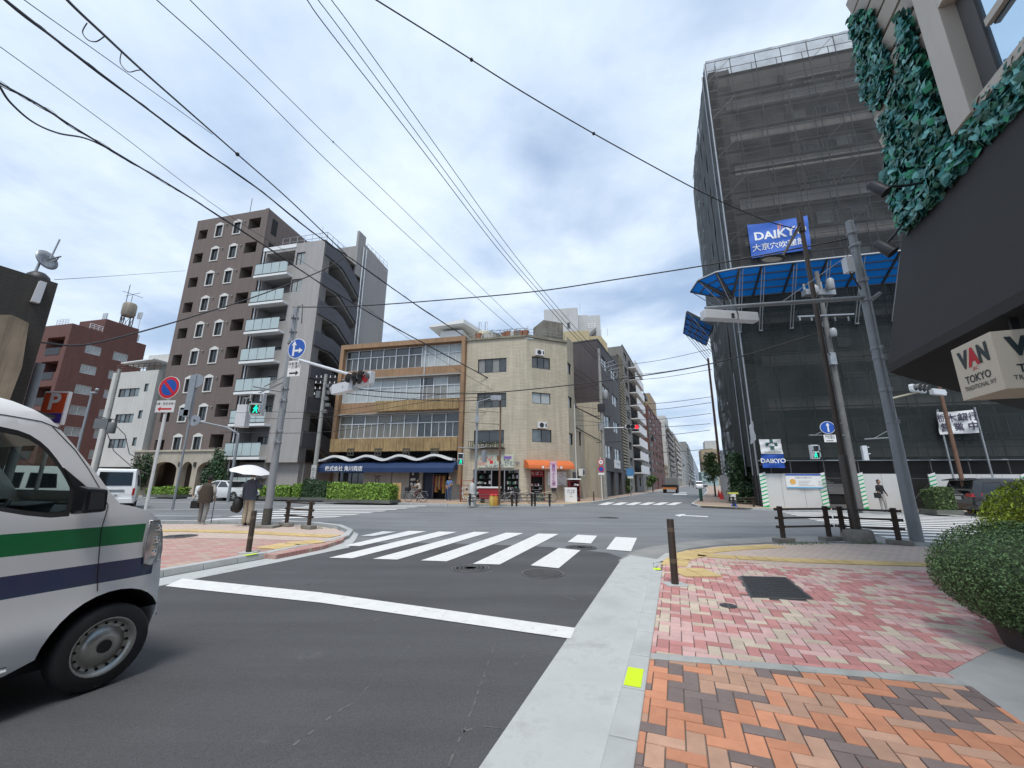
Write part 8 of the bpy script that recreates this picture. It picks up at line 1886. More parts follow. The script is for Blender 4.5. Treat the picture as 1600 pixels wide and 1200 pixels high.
# wheel arch liner
mb = MB(); n = 16; vs = []
for i in range(n+1): a = R(176-i*(176-14)/n); vs += [(.375*math.cos(a), fvan(.375*math.cos(a), .3+.375*math.sin(a))+.004, .3+.375*math.sin(a)), (.33*math.cos(a), .35, .3+.36*math.sin(a))]
mb.add(vs, [(i*2, i*2+1, i*2+3, i*2+2) for i in range(n)], 0, True); mb.quad((-.38, .34, .25), (.3, .34, .25), (.3, .34, .7), (-.38, .34, .7)); mb.build('wheel_arch', INT, t)
# headlight wraps the corner
hl_ = [(.125, 1.165), (.195, 1.165), (.24, 1.05), (.268, .92), (.262, .84), (.19, .815), (.135, .835), (.118, .95)]
vs, fs = panelmesh(hl_, [], lambda x, z: fvan(x, z)-.009, .03); mb = MB(); mb.v = [Vector(v) for v in vs]; mb.f = fs; mb.mi = [0]*len(fs); mb.sm = [True]*len(fs);
o = mb.build('headlight', mat('headlight_clear', (.42, .44, .45), .08, .5, .25, 14, spec=1), t)
mb = MB(); k = len(hl_); pts = [(x, fvan(x, z)-.008, z) for x, z in hl_]; mb.tube(pts, .006, 6, 0, True); mb.build('bezel', mat('chrome_dull', (.4, .4, .4), .25, .8), o)
mb = MB()
for zz in (1.1, 1.0, .9): mb.lathe((.19, fvan(.19, zz)-.006, zz), [(.036, 0), (.03, -.006), (.01, -.004)], 14, 0, 'y')
mb.build('reflector', mat('reflector', (.7, .7, .7), .1, 1), o)
# mirror
mb = MB(); mb.hexa([(-.40, -.02, 1.245), (-.25, -.02, 1.255), (-.255, -.17, 1.265), (-.385, -.17, 1.26), (-.40, -.02, 1.45), (-.26, -.02, 1.43), (-.265, -.16, 1.42), (-.39, -.165, 1.43)]); mb.build('door_mirror', mat('mirror_black', (.012, .012, .014), .25, 0, .05), t, bevel=.022)
mb = MB(); mb.extr([(-.385, 1.235), (-.385, 1.42), (-.47, 1.57), (-.20, 1.33), (-.19, 1.25)][::-1], .012, .03); mb.build('mirror_mount', BLACK, t)
# interior
INTG = mat('interior_grey', (.08, .083, .085), .7, 0, .1, 4)
mb = MB(); mb.extr([(-.1, .7), (-.1, 1.27), (-.28, 1.30), (-.42, 1.26), (-.46, 1.1), (-.4, .7)], .1, Wd-.1); mb.extr([(-.42, 1.22), (-.38, 1.33), (-.55, 1.31), (-.58, 1.24)], .22, .62); mb.build('dashboard', INTG, t, bevel=.01)
mb = MB(); cc = Vector((-.72, .42, 1.24)); ax = Vector((-.55, 0, .83)).normalized(); u = Vector((0, 1, 0)); v = ax.cross(u); mb.tube([cc+(u*math.cos(2*PI*i/24)+v*math.sin(2*PI*i/24))*.185 for i in range(24)], .014, 8, 0, True); mb.tube([cc-u*.18, cc+ax*-.02, cc+u*.18], .012, 6); mb.tube([cc, cc-ax*.28], .025, 8); mb.build('steering_wheel', BLACK, t)
mb = MB()
for y_ in (.2, .82): mb.box(-1.25, -.75, y_, y_+.45, .7, .95); mb.hexa([(-1.35, y_, .9), (-1.2, y_, .9), (-1.2, y_+.45, .9), (-1.35, y_+.45, .9), (-1.5, y_+.04, 1.5), (-1.38, y_+.04, 1.5), (-1.38, y_+.41, 1.5), (-1.5, y_+.41, 1.5)]); mb.box(-1.5, -1.4, y_+.1, y_+.34, 1.53, 1.72)
mb.build('seat', INTG, t, bevel=.03)
mb = MB(); mb.hexa([(-.60, .62, 1.62), (-.60, .9, 1.62), (-.61, .9, 1.62), (-.61, .62, 1.62), (-.66, .62, 1.72), (-.66, .9, 1.72), (-.67, .9, 1.72), (-.67, .62, 1.72)], 0); mb.box(-.62, -.6, 1.02, 1.3, 1.50, 1.62, 0); mb.box(-.56, -.54, .98, 1.22, 1.40, 1.47, 1); mb.box(-.72, -.69, .62, .86, 1.70, 1.77, 2); mb.build('paper_slip', [WSIGN, mat('slip_yellow', (.6, .38, .03)), INT], t)
mb = MB(); mb.box(-2.9, -.6, .12, Wd-.12, 1.9, 1.93); mb.box(-2.9, -1.6, .1, .14, .7, 1.25); mb.box(-2.9, -1.6, Wd-.14, Wd-.1, .7, 1.25); mb.box(-2.9, -.4, .1, Wd-.1, .4, .72); mb.build('lining', INTG, t)
mb = MB(); mb.extr([(-.47, 1.875), (-.52, 1.90), (-.8, 2.0), (-.8, 1.97)], .2, Wd-.2); mb.build('roof_visor', VW, t, bevel=.006)
mb = MB(); mb.hexa([(-.70, .28, 1.985), (-.50, .24, 1.93), (-.50, .30, 1.93), (-.70, .34, 1.985), (-.70, .28, 2.01), (-.50, .24, 1.95), (-.50, .3, 1.95), (-.70, .34, 2.01)]); mb.build('roof_fitting', BLACK, t)
# --- other vehicles ---
def sym(f_): return f_
def fgen(tum, belt, top, nose, tail, nr=.1):
    def f(x, z):
        y = 0
        if z > belt: y += tum*((z-belt)/(top-belt))**1.3
        if x > nose-.35: y += nr*((x-nose+.35)/.35)**2.5
        if x < tail+.3: y += nr*.8*((tail+.3-x)/.3)**2.5
        if z < .45: y += .05*((.45-z)/.2)
        return y
    return f
def big_van(label, pos, head, group=None, name='van', plate=True):
    t = thing(name, label, 'van', pos, head, group); W_ = 1.7; up = [(.75, .3), (.80, .55), (.78, .9), (.70, 1.05), (.40, 1.22), (-.05, 1.75), (-.25, 1.93), (-.6, 1.98), (-3.5, 1.98), (-3.78, 1.9), (-3.88, 1.2), (-3.92, .8), (-3.92, .35)]
    o_ = up+[(-3.3, .3)]+arcpts(-2.6, .32, .37, 178, 2, 8)+[(-1.9, .3), (-.5, .3)]+arcpts(0, .32, .37, 176, 4, 8)
    f = fgen(.16, 1.05, 2.0, .8, -3.92, .14)
    wh = [[(-.35, 1.12), (-.45, 1.68), (-1.2, 1.72), (-1.2, 1.12)], [(-1.35, 1.12), (-1.35, 1.72), (-2.4, 1.72), (-2.4, 1.12)], [(-2.5, 1.12), (-2.5, 1.72), (-3.6, 1.68), (-3.65, 1.12)]]
    vehicle(t, o_, list(range(13)), W_, f, VW, GLD, wh, [0, -2.6], .32, glassseg=(4,), dx=.25)
    mb = MB(); mb.hexa([(-3.90, .22, 1.18), (-3.90, W_-.22, 1.18), (-3.885, W_-.22, 1.18), (-3.885, .22, 1.18), (-3.80, .26, 1.82), (-3.80, W_-.26, 1.82), (-3.78, W_-.26, 1.82), (-3.78, .26, 1.82)]); mb.build('rear_window', GLD, t)
    mb = MB(); mb.box(-3.95, -3.9, .45, W_-.45, .92, .99, 1); mb.box(-3.94, -3.9, W_/2-.22, W_/2+.22, .62, .80, 0); mb.box(-3.99, -3.85, .08, W_-.08, .36, .56, 2); mb.text('・6 28', (-3.946, W_/2, .71), (0, -1, 0), (0, 0, 1), .13, 3); mb.build('rear_trim', [WSIGN, GALV, VW, INK], t)
    mb = MB(); [mb.box(-3.93, -3.86, y_, y_+.09, .72, 1.05) for y_ in (.06, W_-.15)]; mb.build('tail_light', mat('tail_lamp_red', (.35, .01, .015), .25, 0, 0), t)
    mb = MB(); [mb.box(.66, .79, y_, y_+.26, .78, .96) for y_ in (.12, W_-.38)]; mb.build('headlight', MATS['headlight_clear'], t)
    return t
def sedan(label, pos, head, paint, group=None, s=1.0, name='sedan'):
    t = thing(name, label, 'car', pos, head, group); W_ = 1.82
    up = [(.82, .28), (.88, .45), (.86, .62), (.76, .74), (.3, .86), (-.30, .95), (-1.05, 1.36), (-1.5, 1.44), (-2.1, 1.43), (-2.75, 1.25), (-3.2, 1.08), (-3.85, 1.02), (-3.95, .85), (-3.98, .5), (-3.9, .3)]
    o_ = up+[(-3.3, .26)]+arcpts(-2.85, .32, .36, 176, 4, 8)+[(-2.2, .24), (-.6, .24)]+arcpts(0, .32, .36, 176, 4, 8)
    f = fgen(.26, .85, 1.45, .88, -3.98, .2)
    wh = [[(-.62, .96), (-1.15, 1.33), (-1.62, 1.38), (-1.66, .96)], [(-1.74, .96), (-1.70, 1.38), (-2.2, 1.36), (-2.85, 1.12), (-2.85, .99)]]
    vehicle(t, o_, list(range(15)), W_, f, paint, GLD, wh, [0, -2.85], .33, 'alloy', glassseg=(5, 8), dx=.25)
    mb = MB(); mb.box(.80, .87, .62, 1.20, .48, .68, 0); [mb.box(.80, .885, .62, 1.2, zz, zz+.015, 1) for zz in (.52, .57, .62)]; mb.box(.86, .9, .7, 1.12, .32, .42, 2); mb.box(.79, .87, .2, 1.62, .28, .36, 0); mb.build('grille', [INT, MATS['chrome_dull'], WSIGN], t)
    mb = MB(); [mb.hexa([(.60, a, .62), (.84, b, .58), (.84, c, .58), (.60, d, .62), (.56, a, .76), (.76, b, .70), (.76, c, .70), (.56, d, .76)]) for a, b, c, d in ((.03, .2, .52, .4), (W_-.4, W_-.52, W_-.2, W_-.03))]; mb.build('headlight', MATS['headlight_clear'], t)
    return t
p_ = G(340, 783.5); sedan('white sedan with its nose to the right in front of the brown block', (p_.x+.9, p_.y+.2, .004), -17, mat('sedan_white', (.66, .67, .67), .25, 0, .02, coat=.7))
p_ = D(190, 787, 20.5); big_van('white van seen from behind, left of the no parking sign', (p_.x-2.2, p_.y+3.3, .004), 90+40)
# vehicles seen through the foreground van windows and far down the street
p_ = D(60, 780, 16); big_van('white van parked beyond the foreground van, seen through its window', (p_.x, p_.y+1, .004), 35)
p_ = D(22, 780, 22); sedan('small pale car seen through the window of the foreground van', (p_.x, p_.y, .004), 150, mat('car_silver', (.45, .46, .46), .3, .3, .02, coat=.5))
p_ = SL.w(88, -7.5); big_van('white van far down the side street', (p_.x, p_.y, .004), 245, None)
p_ = SL.w(125, -10.5); sedan('dark car far down the side street beside the pavement', (p_.x, p_.y, .004), 65, mat('car_dark', (.03, .03, .035), .25, coat=.6))
# black minivan parked by the site
vo = D(1497, 790, 20.6); t = thing('minivan', 'black minivan with red tail lights parked behind the lime shrub', 'minivan', (vo.x+4.5, vo.y-1.1, .004), -12); W_ = 1.8
up = [(.80, .3), (.86, .6), (.80, .85), (.2, 1.12), (-.55, 1.62), (-1.0, 1.75), (-3.3, 1.78), (-3.75, 1.70), (-3.92, 1.3), (-3.98, .95), (-4.02, .6), (-3.95, .32)]
o_ = up+[(-3.35, .28)]+arcpts(-2.85, .34, .39, 177, 3, 8)+[(-2.1, .28), (-.6, .28)]+arcpts(0, .34, .39, 177, 3, 8); BPT = mat('black_car_paint', (.012, .012, .014), .2, 0, .02, coat=.8)
vehicle(t, o_, list(range(12)), W_, fgen(.2, 1.0, 1.78, .86, -4.02, .18), BPT, GLD, [[(-.35, 1.1), (-.95, 1.58), (-1.4, 1.64), (-1.4, 1.08)], [(-1.5, 1.08), (-1.5, 1.64), (-2.6, 1.64), (-2.6, 1.06)], [(-2.7, 1.06), (-2.7, 1.64), (-3.4, 1.60), (-3.65, 1.12)]], [0, -2.85], .34, 'alloy', glassseg=(3,), dx=.25)
mb = MB(); mb.hexa([(-4.0, .25, 1.02), (-4.0, W_-.25, 1.02), (-3.95, W_-.25, 1.02), (-3.95, .25, 1.02), (-3.80, .3, 1.62), (-3.80, W_-.3, 1.62), (-3.76, W_-.3, 1.62), (-3.76, .3, 1.62)]); mb.build('rear_window', GLD, t)
mb = MB(); mb.hexa([(-4.05, .12, 1.70), (-4.05, W_-.12, 1.70), (-3.6, W_-.15, 1.76), (-3.6, .15, 1.76), (-4.05, .12, 1.74), (-4.05, W_-.12, 1.74), (-3.6, W_-.15, 1.82), (-3.6, .15, 1.82)]); mb.build('spoiler', BPT, t)
mb = MB(); [mb.hexa([(-4.03, a, .92), (-4.03, b, .92), (-3.7, c, .95), (-3.7, d, .95), (-4.0, a, 1.08), (-4.0, b, 1.08), (-3.6, c, 1.1), (-3.6, d, 1.1)]) for a, b, c, d in ((.1, .45, .06, -.004), (W_-.45, W_-.1, W_+.004, W_-.06))]; mb.build('tail_light', mat('tail_lamp_red', (0, 0, 0)), t)
mb = MB(); mb.box(-4.05, -4.0, .72, 1.08, .78, .94, 0); mb.box(-4.06, -4.0, .5, 1.3, 1.0, 1.04, 1); mb.build('number_plate', [WSIGN, MATS['chrome_dull']], t)
mb = MB()
for y_ in (.2, W_-.2): mb.tube([(-1.0, y_, 1.80), (-3.4, y_, 1.83)], .02, 6)
mb.build('roof_rail', ALU, t)
# flatbed trailer down the side street
p_ = D(1047, 769.5, 62); t = thing('flatbed_truck', 'low flatbed with orange tail board standing in the side street', 'truck', (p_.x, p_.y, .004), 65); mb = MB(); mb.box(0, 4.5, -1.1, 1.1, .95, 1.15, 0); mb.box(-.05, 0, -1.1, 1.1, .85, 1.2, 0); mb.build('bed', INT, t); mb = MB(); mb.box(-.1, -.05, -.95, .95, .55, .82); mb.build('tail_board', mat('orange_board', (.55, .2, .05), .5), t)
for y_ in (-1.0, .75):
    mb = MB(); mb.lathe((.8, y_, .38), [(.38, 0), (.38, .25)], 16, 0, 'y'); mb.lathe((3.6, y_, .38), [(.38, 0), (.38, .25)], 16, 0, 'y'); mb.build('wheel', BLACK, t)
mb = MB(); mb.box(4.6, 6.2, -1.0, 1.0, .6, 2.3); mb.build('cab', mat('cab_grey', (.2, .2, .2), .4), t, bevel=.06)
# ================= BICYCLES =================
def bicycle(name, label, pos, rz, col, group='bicycles', basket=True, folding=False):
    t = thing(name, label, 'bicycle', pos, rz, group); FR2 = mat('bicycle_'+label.split()[0], col, .4, .2, .05)
    for x_ in (0, 1.08):
        mb = MB(); mb.tube([(x_+.32*math.cos(2*PI*i/24), 0, .33+.32*math.sin(2*PI*i/24)) for i in range(24)], .017, 6, 0, True); w_ = mb.build('wheel', BLACK, t)
        mb = MB(); [mb.tube([(x_, .0, .33), (x_+.31*math.cos(PI*i/6), 0, .33+.31*math.sin(PI*i/6))], .003, 3) for i in range(12)]; mb.lathe((x_, -.04, .33), [(.03, 0), (.03, .08)], 8, 0, 'y'); mb.build('spokes', GALV, w_)
    mb = MB(); bb = (.43, 0, .30); st_ = (.30, 0, .78); hd_ = (.90, 0, .80)
    for a, b in ((bb, st_), (bb, (.95, 0, .62)), ((.33, 0, .62), (.95, 0, .72)), ((0, 0, .33), bb), ((0, 0, .33), (.32, 0, .66)), ((1.08, 0, .33), (.95, 0, .65)), ((.95, 0, .6), (.88, 0, .95))): mb.tube([a, b], .017, 7)
    mb.build('frame', FR2, t)
    mb = MB(); mb.tube([(.72, -.27, .98), (.86, -.2, 1.0), (.89, 0, .96), (.86, .2, 1.0), (.72, .27, .98)], .013, 7); mb.build('handlebar', GALV, t)
    mb = MB(); mb.ell((.26, 0, .84), .13, .09, .04, 12); mb.build('saddle', BLACK, t)
    mb = MB(); mb.tube([(x_, 0, z) for x_, z in arcpts(0, .33, .36, 20, 170, 8)], .012, 5); mb.tube([(x_, 0, z) for x_, z in arcpts(1.08, .33, .36, 10, 160, 8)], .012, 5); mb.box(-.28, .15, -.06, .06, .70, .72); mb.build('mudguard', GALV, t)
    if basket:
        mb = MB(); mb.box(1.0, 1.3, -.17, .17, .72, .74); [mb.box(a, b, c, d, .72, .96) for a, b, c, d in ((1.0, 1.02, -.17, .17), (1.28, 1.3, -.17, .17), (1.0, 1.3, -.17, -.15), (1.0, 1.3, .15, .17))]; mb.build('basket', DARK, t)
    mb = MB(); mb.lathe((.43, -.07, .3), [(.09, 0), (.09, .02)], 14, 0, 'y'); mb.tube([(.43, -.1, .3), (.5, -.12, .16)], .01, 5); mb.tube([(.43, .1, .3), (.36, .12, .44)], .01, 5); mb.build('crank', GALV, t)
    return t
b = G(646, 784.5, .11); CY = Vector((b.x-.6, b.y, .11)); bicycle('bicycle', 'white bicycle ridden by the woman before the blue awning shop', CY+Vector((1.3, -.3, 0)), 166, (.5, .5, .5), None)
b = G(786, 786, .11); bicycle('bicycle', 'silver bicycle parked behind the railing by the shop windows', (b.x-.2, b.y, .11), 15, (.4, .42, .44))
b = G(845, 783.5, .11); bicycle('bicycle', 'cream bicycle leaning under the wall map', (b.x-.2, b.y-.2, .11), 2, (.5, .48, .3))
b = G(812, 786.5, .11); bicycle('bicycle', 'dark small bicycle parked by the railing gap', (b.x-.3, b.y-.3, .11), -12, (.08, .08, .09), basket=False)
# ================= PEOPLE =================
SKIN = mat('skin', (.38, .22, .15), .55, 0, .08, 6); HAIRB = mat('hair_black', (.015, .013, .012), .6, 0, .2, 20)
def person(label, pos, rz, h, J, mats, zones, hair=1, extra=None, group=None, bones_r=None):
    """J: joint dict in metres for a 1.70 m figure facing -y. zones: material index for parts"""
    t = thing('person', label, 'person', pos, rz, group); s = h/1.70
    j = dict(pelvis=(0, 0, .93), waist=(0, 0, 1.06), chest=(0, 0, 1.26), neck=(0, 0.01, 1.43), head0=(0, 0, 1.49), shL=(.17, 0, 1.38), shR=(-.17, 0, 1.38), elL=(.22, .02, 1.12), elR=(-.22, .02, 1.12), wrL=(.23, -.04, .89), wrR=(-.23, -.04, .89), hipL=(.09, 0, .88), hipR=(-.09, 0, .88), knL=(.1, -.02, .49), knR=(-.1, -.02, .49), anL=(.1, .02, .09), anR=(-.1, .02, .09), toL=(.11, -.15, .035), toR=(-.11, -.15, .035))
    j.update(J)
    rad = dict(pelvis=.135, waist=.125, chest=.145, neck=.055, head0=.055, shL=.07, shR=.07, elL=.043, elR=.043, wrL=.028, wrR=.028, hipL=.095, hipR=.095, knL=.06, knR=.06, anL=.042, anR=.042, toL=.035, toR=.035); rad.update(bones_r or {})
    E = [('pelvis', 'waist', 'top'), ('waist', 'chest', 'top'), ('chest', 'neck', 'top'), ('neck', 'head0', 'skin'), ('chest', 'shL', 'top'), ('chest', 'shR', 'top'), ('shL', 'elL', 'slv'), ('shR', 'elR', 'slv'), ('elL', 'wrL', 'arm'), ('elR', 'wrR', 'arm'), ('pelvis', 'hipL', 'leg'), ('pelvis', 'hipR', 'leg'), ('hipL', 'knL', 'leg'), ('hipR', 'knR', 'leg'), ('knL', 'anL', 'leg'), ('knR', 'anR', 'leg'), ('anL', 'toL', 'shoe'), ('anR', 'toR', 'shoe')]
    for q in 'LR':   # hand: palm, five fingers
        w_ = Vector(j['wr'+q]); e_ = Vector(j['el'+q]); d = (w_-e_).normalized(); sd = Vector((1, 0, 0)) if abs(d.x) < .8 else Vector((0, 0, 1)); n_ = d.cross(sd).normalized(); pc = w_+d*.075; j['pa'+q] = tuple(pc); rad['pa'+q] = .03; E.append(('wr'+q, 'pa'+q, 'skin'))
        for i in range(4): j['f%d%s' % (i, q)] = tuple(pc+n_*(i-1.5)*.02+d*(.075-.012*abs(i-1.3))+sd*(-.02)); rad['f%d%s' % (i, q)] = .009; E.append(('pa'+q, 'f%d%s' % (i, q), 'skin'))
        j['th'+q] = tuple(w_+d*.07+n_*-.055); rad['th'+q] = .010; E.append(('pa'+q, 'th'+q, 'skin'))
    names = list(j); me = bpy.data.meshes.new('b'); me.from_pydata([Vector(j[n])*s for n in names], [(names.index(a), names.index(b)) for a, b, _ in E], []); o = bpy.data.objects.new('b', me); COL.objects.link(o)
    sk = o.modifiers.new('s', 'SKIN'); sk.use_smooth_shade = True; sb = o.modifiers.new('u', 'SUBSURF'); sb.levels = 1
    for i, n in enumerate(names): v = me.skin_vertices[0].data[i]; r_ = rad[n]*s; v.radius = (r_*(1.15 if n in ('chest', 'waist', 'pelvis') else 1), r_*(.8 if n in ('chest', 'waist', 'pelvis') else 1)); v.use_root = (n == 'pelvis')
    dg = bpy.context.evaluated_depsgraph_get(); dg.update(); em = o.evaluated_get(dg).to_mesh(); mb = MB()
    seg = [(Vector(j[a])*s, Vector(j[b])*s, k) for a, b, k in E]
    mb.v = [v.co.copy() for v in em.vertices]
    for p in em.polygons:
        c = p.center; best = None
        for a, b, k in seg:
            ab = b-a; tt_ = max(0, min(1, (c-a).dot(ab)/max(ab.length_squared, 1e-9))); dd = (c-(a+ab*tt_)).length
            if best is None or dd < best[0]: best = (dd, k)
        mb.f.append(list(p.vertices)); mb.mi.append(zones[best[1]]); mb.sm.append(True)
    bpy.data.objects.remove(o)
    hp = Vector(j['head0'])*s; hv = Vector(J.get('headdir', (0, -.02, .12)))*s; hc = hp+hv; S_ = s
    sk_ = zones['skin']; mb.ell(hc, .075*S_, .092*S_, .112*S_, 16, sk_); mb.ell(hc+Vector((0, -.093, -.015))*S_, .013*S_, .02*S_, .022*S_, 8, sk_)
    for q in (-1, 1): mb.ell(hc+Vector((.076*q, .01, -.01))*S_, .012*S_, .02*S_, .032*S_, 8, sk_); mb.ell(hc+Vector((.03*q, -.083, .012))*S_, .010*S_, .008*S_, .006*S_, 6, len(mats)-1)
    mb.ell(hc+Vector((0, -.085, -.05))*S_, .022*S_, .008*S_, .006*S_, 6, len(mats)-2); mb.build('body', mats, t)
    if hair:
        hb = MB(); hb.ell(hc+Vector((0, .018, .022))*S_, .085*S_, .095*S_, .108*S_, 14)
        if hair == 2: hb.ell(hc+Vector((0, .05, -.04))*S_, .075*S_, .06*S_, .10*S_, 12)
        hb.build('hair', HAIRB if hair != 3 else mat('cap_black', (.012, .012, .012), .8), t)
        if hair == 3: hb = MB(); hb.ell(hc+Vector((0, -.06, .05))*S_, .08*S_, .09*S_, .014*S_, 12); hb.build('hat', mat('cap_black', (0, 0, 0)), t)
    return t, j, s
mm = lambda n, c: mat('cloth_'+n, c, .85, 0, .15, 8, bump=.15, bscale=60)
LIP = mat('lips', (.25, .08, .07)); EYEM = mat('eye_dark', (.02, .015, .012))
# elderly man with a stick, seen from behind
b = G(314, 819, .1); b.z = .097
t, j, s = person('elderly man in brown waistcoat and cap walking away with a stick', b, 200, 1.50, dict(waist=(0, -.03, 1.08), chest=(0, -.09, 1.28), neck=(0, -.16, 1.44), head0=(0, -.19, 1.49), shL=(.18, -.1, 1.38), shR=(-.18, -.1, 1.38), elL=(.27, -.0, 1.15), elR=(-.27, .02, 1.15), wrL=(.22, -.16, .98), wrR=(-.26, -.1, .92), knL=(.1, -.1, .5), anL=(.1, -.12, .09), toL=(.1, -.28, .035), knR=(-.1, .02, .5), anR=(-.09, .14, .10), toR=(-.09, .0, .03)),
    [mm('brown_vest', (.055, .042, .032)), mm('grey_shirt', (.30, .29, .27)), mm('grey_trousers', (.20, .195, .19)), mm('pale_shoes', (.42, .43, .46)), SKIN, LIP, EYEM], dict(top=0, slv=1, arm=1, leg=2, shoe=3, skin=4), 3, bones_r=dict(chest=.17, waist=.165, pelvis=.165, elL=.055, elR=.055, hipL=.105, hipR=.105, knL=.078, knR=.078, anL=.06, anR=.06))
mb = MB(); mb.lathe((0, 0, .78*s), [(.215, 0), (.205, .15), (.195, .35), (.15, .52)], 18); o = mb.build('waistcoat', MATS['cloth_brown_vest'], t); o.scale = (1.0, .72, 1.0); o.location = (0, -.02, -.02)
c = b+Matrix.Rotation(R(200), 3, 'Z') @ Vector((-.24*s, -.2, 0)); c.z = .1; st = thing('walking_stick', 'thin dark walking stick held by the elderly man', 'walking stick', c); mb = MB(); mb.tube([(0, 0, 0), (-.02, .03, .8), (-.02, .05, .84), (-.01, .1, .84)], .011, 6); mb.build('stick', DARK, st)
c = b+Matrix.Rotation(R(200), 3, 'Z') @ Vector((.30*s, -.05, .62)); st = thing('handbag', 'black bag hanging from the arm of the elderly man', 'bag', c); mb = MB(); mb.box(-.13, .13, -.05, .05, -.13, .11); mb.build('bag', mat('bag_black', (.012, .012, .013), .6, bump=.2, bscale=20), st, bevel=.035); mb = MB(); mb.tube([(-.08, 0, .1), (-.03, 0, .3), (.05, 0, .3), (.08, 0, .1)], .008, 6); mb.build('strap', DARK, st)
# man under the white umbrella
b = G(384, 822, .1); b.z = .097
t, j, s = person('person in dark blue jacket and beige trousers standing with a white umbrella', b, 165, 1.66, dict(elR=(-.25, -.08, 1.16), wrR=(-.12, -.27, 1.28), elL=(.25, .03, 1.13), wrL=(.27, .0, .90)),
    [mm('slate_jacket', (.075, .09, .12)), mm('slate_jacket', (0, 0, 0)), mm('beige_trousers', (.40, .35, .27)), mm('dark_shoes', (.03, .02, .02)), SKIN, LIP, EYEM], dict(top=0, slv=1, arm=1, leg=2, shoe=3, skin=4), 1, bones_r=dict(chest=.165, waist=.16, pelvis=.16, elL=.06, elR=.06, wrL=.04, wrR=.04, hipL=.11, hipR=.11, knL=.088, knR=.088, anL=.072, anR=.072))
mb = MB(); mb.lathe((0, 0, .80*s), [(.215, 0), (.205, .2), (.20, .42), (.16, .60)], 18); o = mb.build('jacket', MATS['cloth_slate_jacket'], t); o.scale = (1, .68, 1)
uc = D(393, 733, b.y-.05); ub = b+Matrix.Rotation(R(165), 3, 'Z') @ Vector((-.12*s, -.30*s, 1.26*s)); t = thing('umbrella', 'open white umbrella tilted over the person at the signal pole', 'umbrella', ub); top = uc-ub+Vector((0, 0, .10))
ax = top.normalized(); ax = Vector((.18, -.1, 1)).normalized(); q_ = ax.to_track_quat('Z', 'Y').to_matrix().to_4x4(); MM = Matrix.Translation(top) @ q_
mb = MB(); mb.tube([(0, 0, -.12), (0, 0, .1), tuple(top)], .009, 6); mb.build('shaft', DARK, t)
mb = MB(); mb.m = MM; vs = []; nR, nA = 6, 32
for i in range(nR+1):
    rr = .60*i/nR
    for k in range(nA): a = 2*PI*k/nA; sc = 1-.05*abs(math.sin(4*a))*(i/nR); vs.append((rr*sc*math.cos(a), rr*sc*math.sin(a), .02-.21*(i/nR)**1.8+.012*abs(math.sin(4*a))*(i/nR)))
mb.add(vs, [(i*nA+k, (i+1)*nA+k, (i+1)*nA+(k+1) % nA, i*nA+(k+1) % nA) for i in range(nR) for k in range(nA)], 0, True); mb.build('canopy', mat('umbrella_white', (.72, .72, .74), .7), t)
mb = MB(); mb.m = MM; [mb.tube([(0, 0, -.0), (.3*math.cos(k*PI/4), .3*math.sin(k*PI/4), -.06), (.6*math.cos(k*PI/4), .6*math.sin(k*PI/4), -.2)], .004, 4) for k in range(8)]; mb.build('rib', GALV, t)
c = b+Vector((-.30, -.08, .66)); st = thing('handbag', 'large black shoulder bag beside the beige trousers', 'bag', c); mb = MB(); mb.ell((0, 0, -.03), .15, .16, .24, 14); mb.ell((-.07, 0, -.12), .13, .13, .13, 12); mb.build('bag', MATS['bag_black'], st); mb = MB(); mb.tube([(0, 0, .15), (.05, 0, .3), (.1, .02, .15)], .012, 6); mb.build('strap', DARK, st)
# woman walking at the right
b = D(1380, 793, 21.6); b.z = .11
person('woman in black top and grey trousers walking past the white hoarding', b, 10, 1.60, dict(elL=(.30, .04, 1.16), wrL=(.42, .02, .95), elR=(-.25, -.03, 1.14), wrR=(-.33, -.16, 1.08), knL=(.06, -.1, .52), anL=(.1, -.05, .12), toL=(.12, -.18, .06), knR=(-.05, .02, .49), anR=(-.06, .02, .09)),
    [mm('black_top', (.015, .014, .016)), mm('black_top', (0, 0, 0)), mm('pale_trousers', (.32, .30, .28)), mm('dark_shoes', (0, 0, 0)), SKIN, LIP, EYEM], dict(top=0, slv=0, arm=0, leg=2, shoe=3, skin=4), 2)
st = thing('handbag', 'black handbag carried by the woman at the hoarding', 'bag', b+Vector((-.25, -.12, .82))); mb = MB(); mb.box(-.17, .13, -.06, .06, -.12, .14); mb.build('bag', MATS['bag_black'], st, bevel=.03); mb = MB(); mb.tube([(-.1, 0, .13), (-.05, 0, .28), (.02, 0, .28), (.06, 0, .13)], .008, 6); mb.build('strap', DARK, st)
# man in blue shirt in front of the clothes
b = D(701, 783.5, 31.2); b.z = .11
person('man in light blue shirt and jeans standing by the blue awning shop', b, 5, 1.70, dict(elL=(.27, -.03, 1.16), wrL=(.12, -.16, 1.14), elR=(-.24, .02, 1.12), wrR=(-.2, -.08, .95)), [mm('blue_shirt', (.10, .17, .32)), mm('blue_shirt', (0, 0, 0)), mm('jeans', (.06, .10, .19)), mm('dark_shoes', (0, 0, 0)), SKIN, LIP, EYEM], dict(top=0, slv=0, arm=4, leg=2, shoe=3, skin=4), 1, bones_r=dict(chest=.16, waist=.15, pelvis=.15, hipL=.1, hipR=.1, knL=.075, knR=.075, anL=.06, anR=.06))
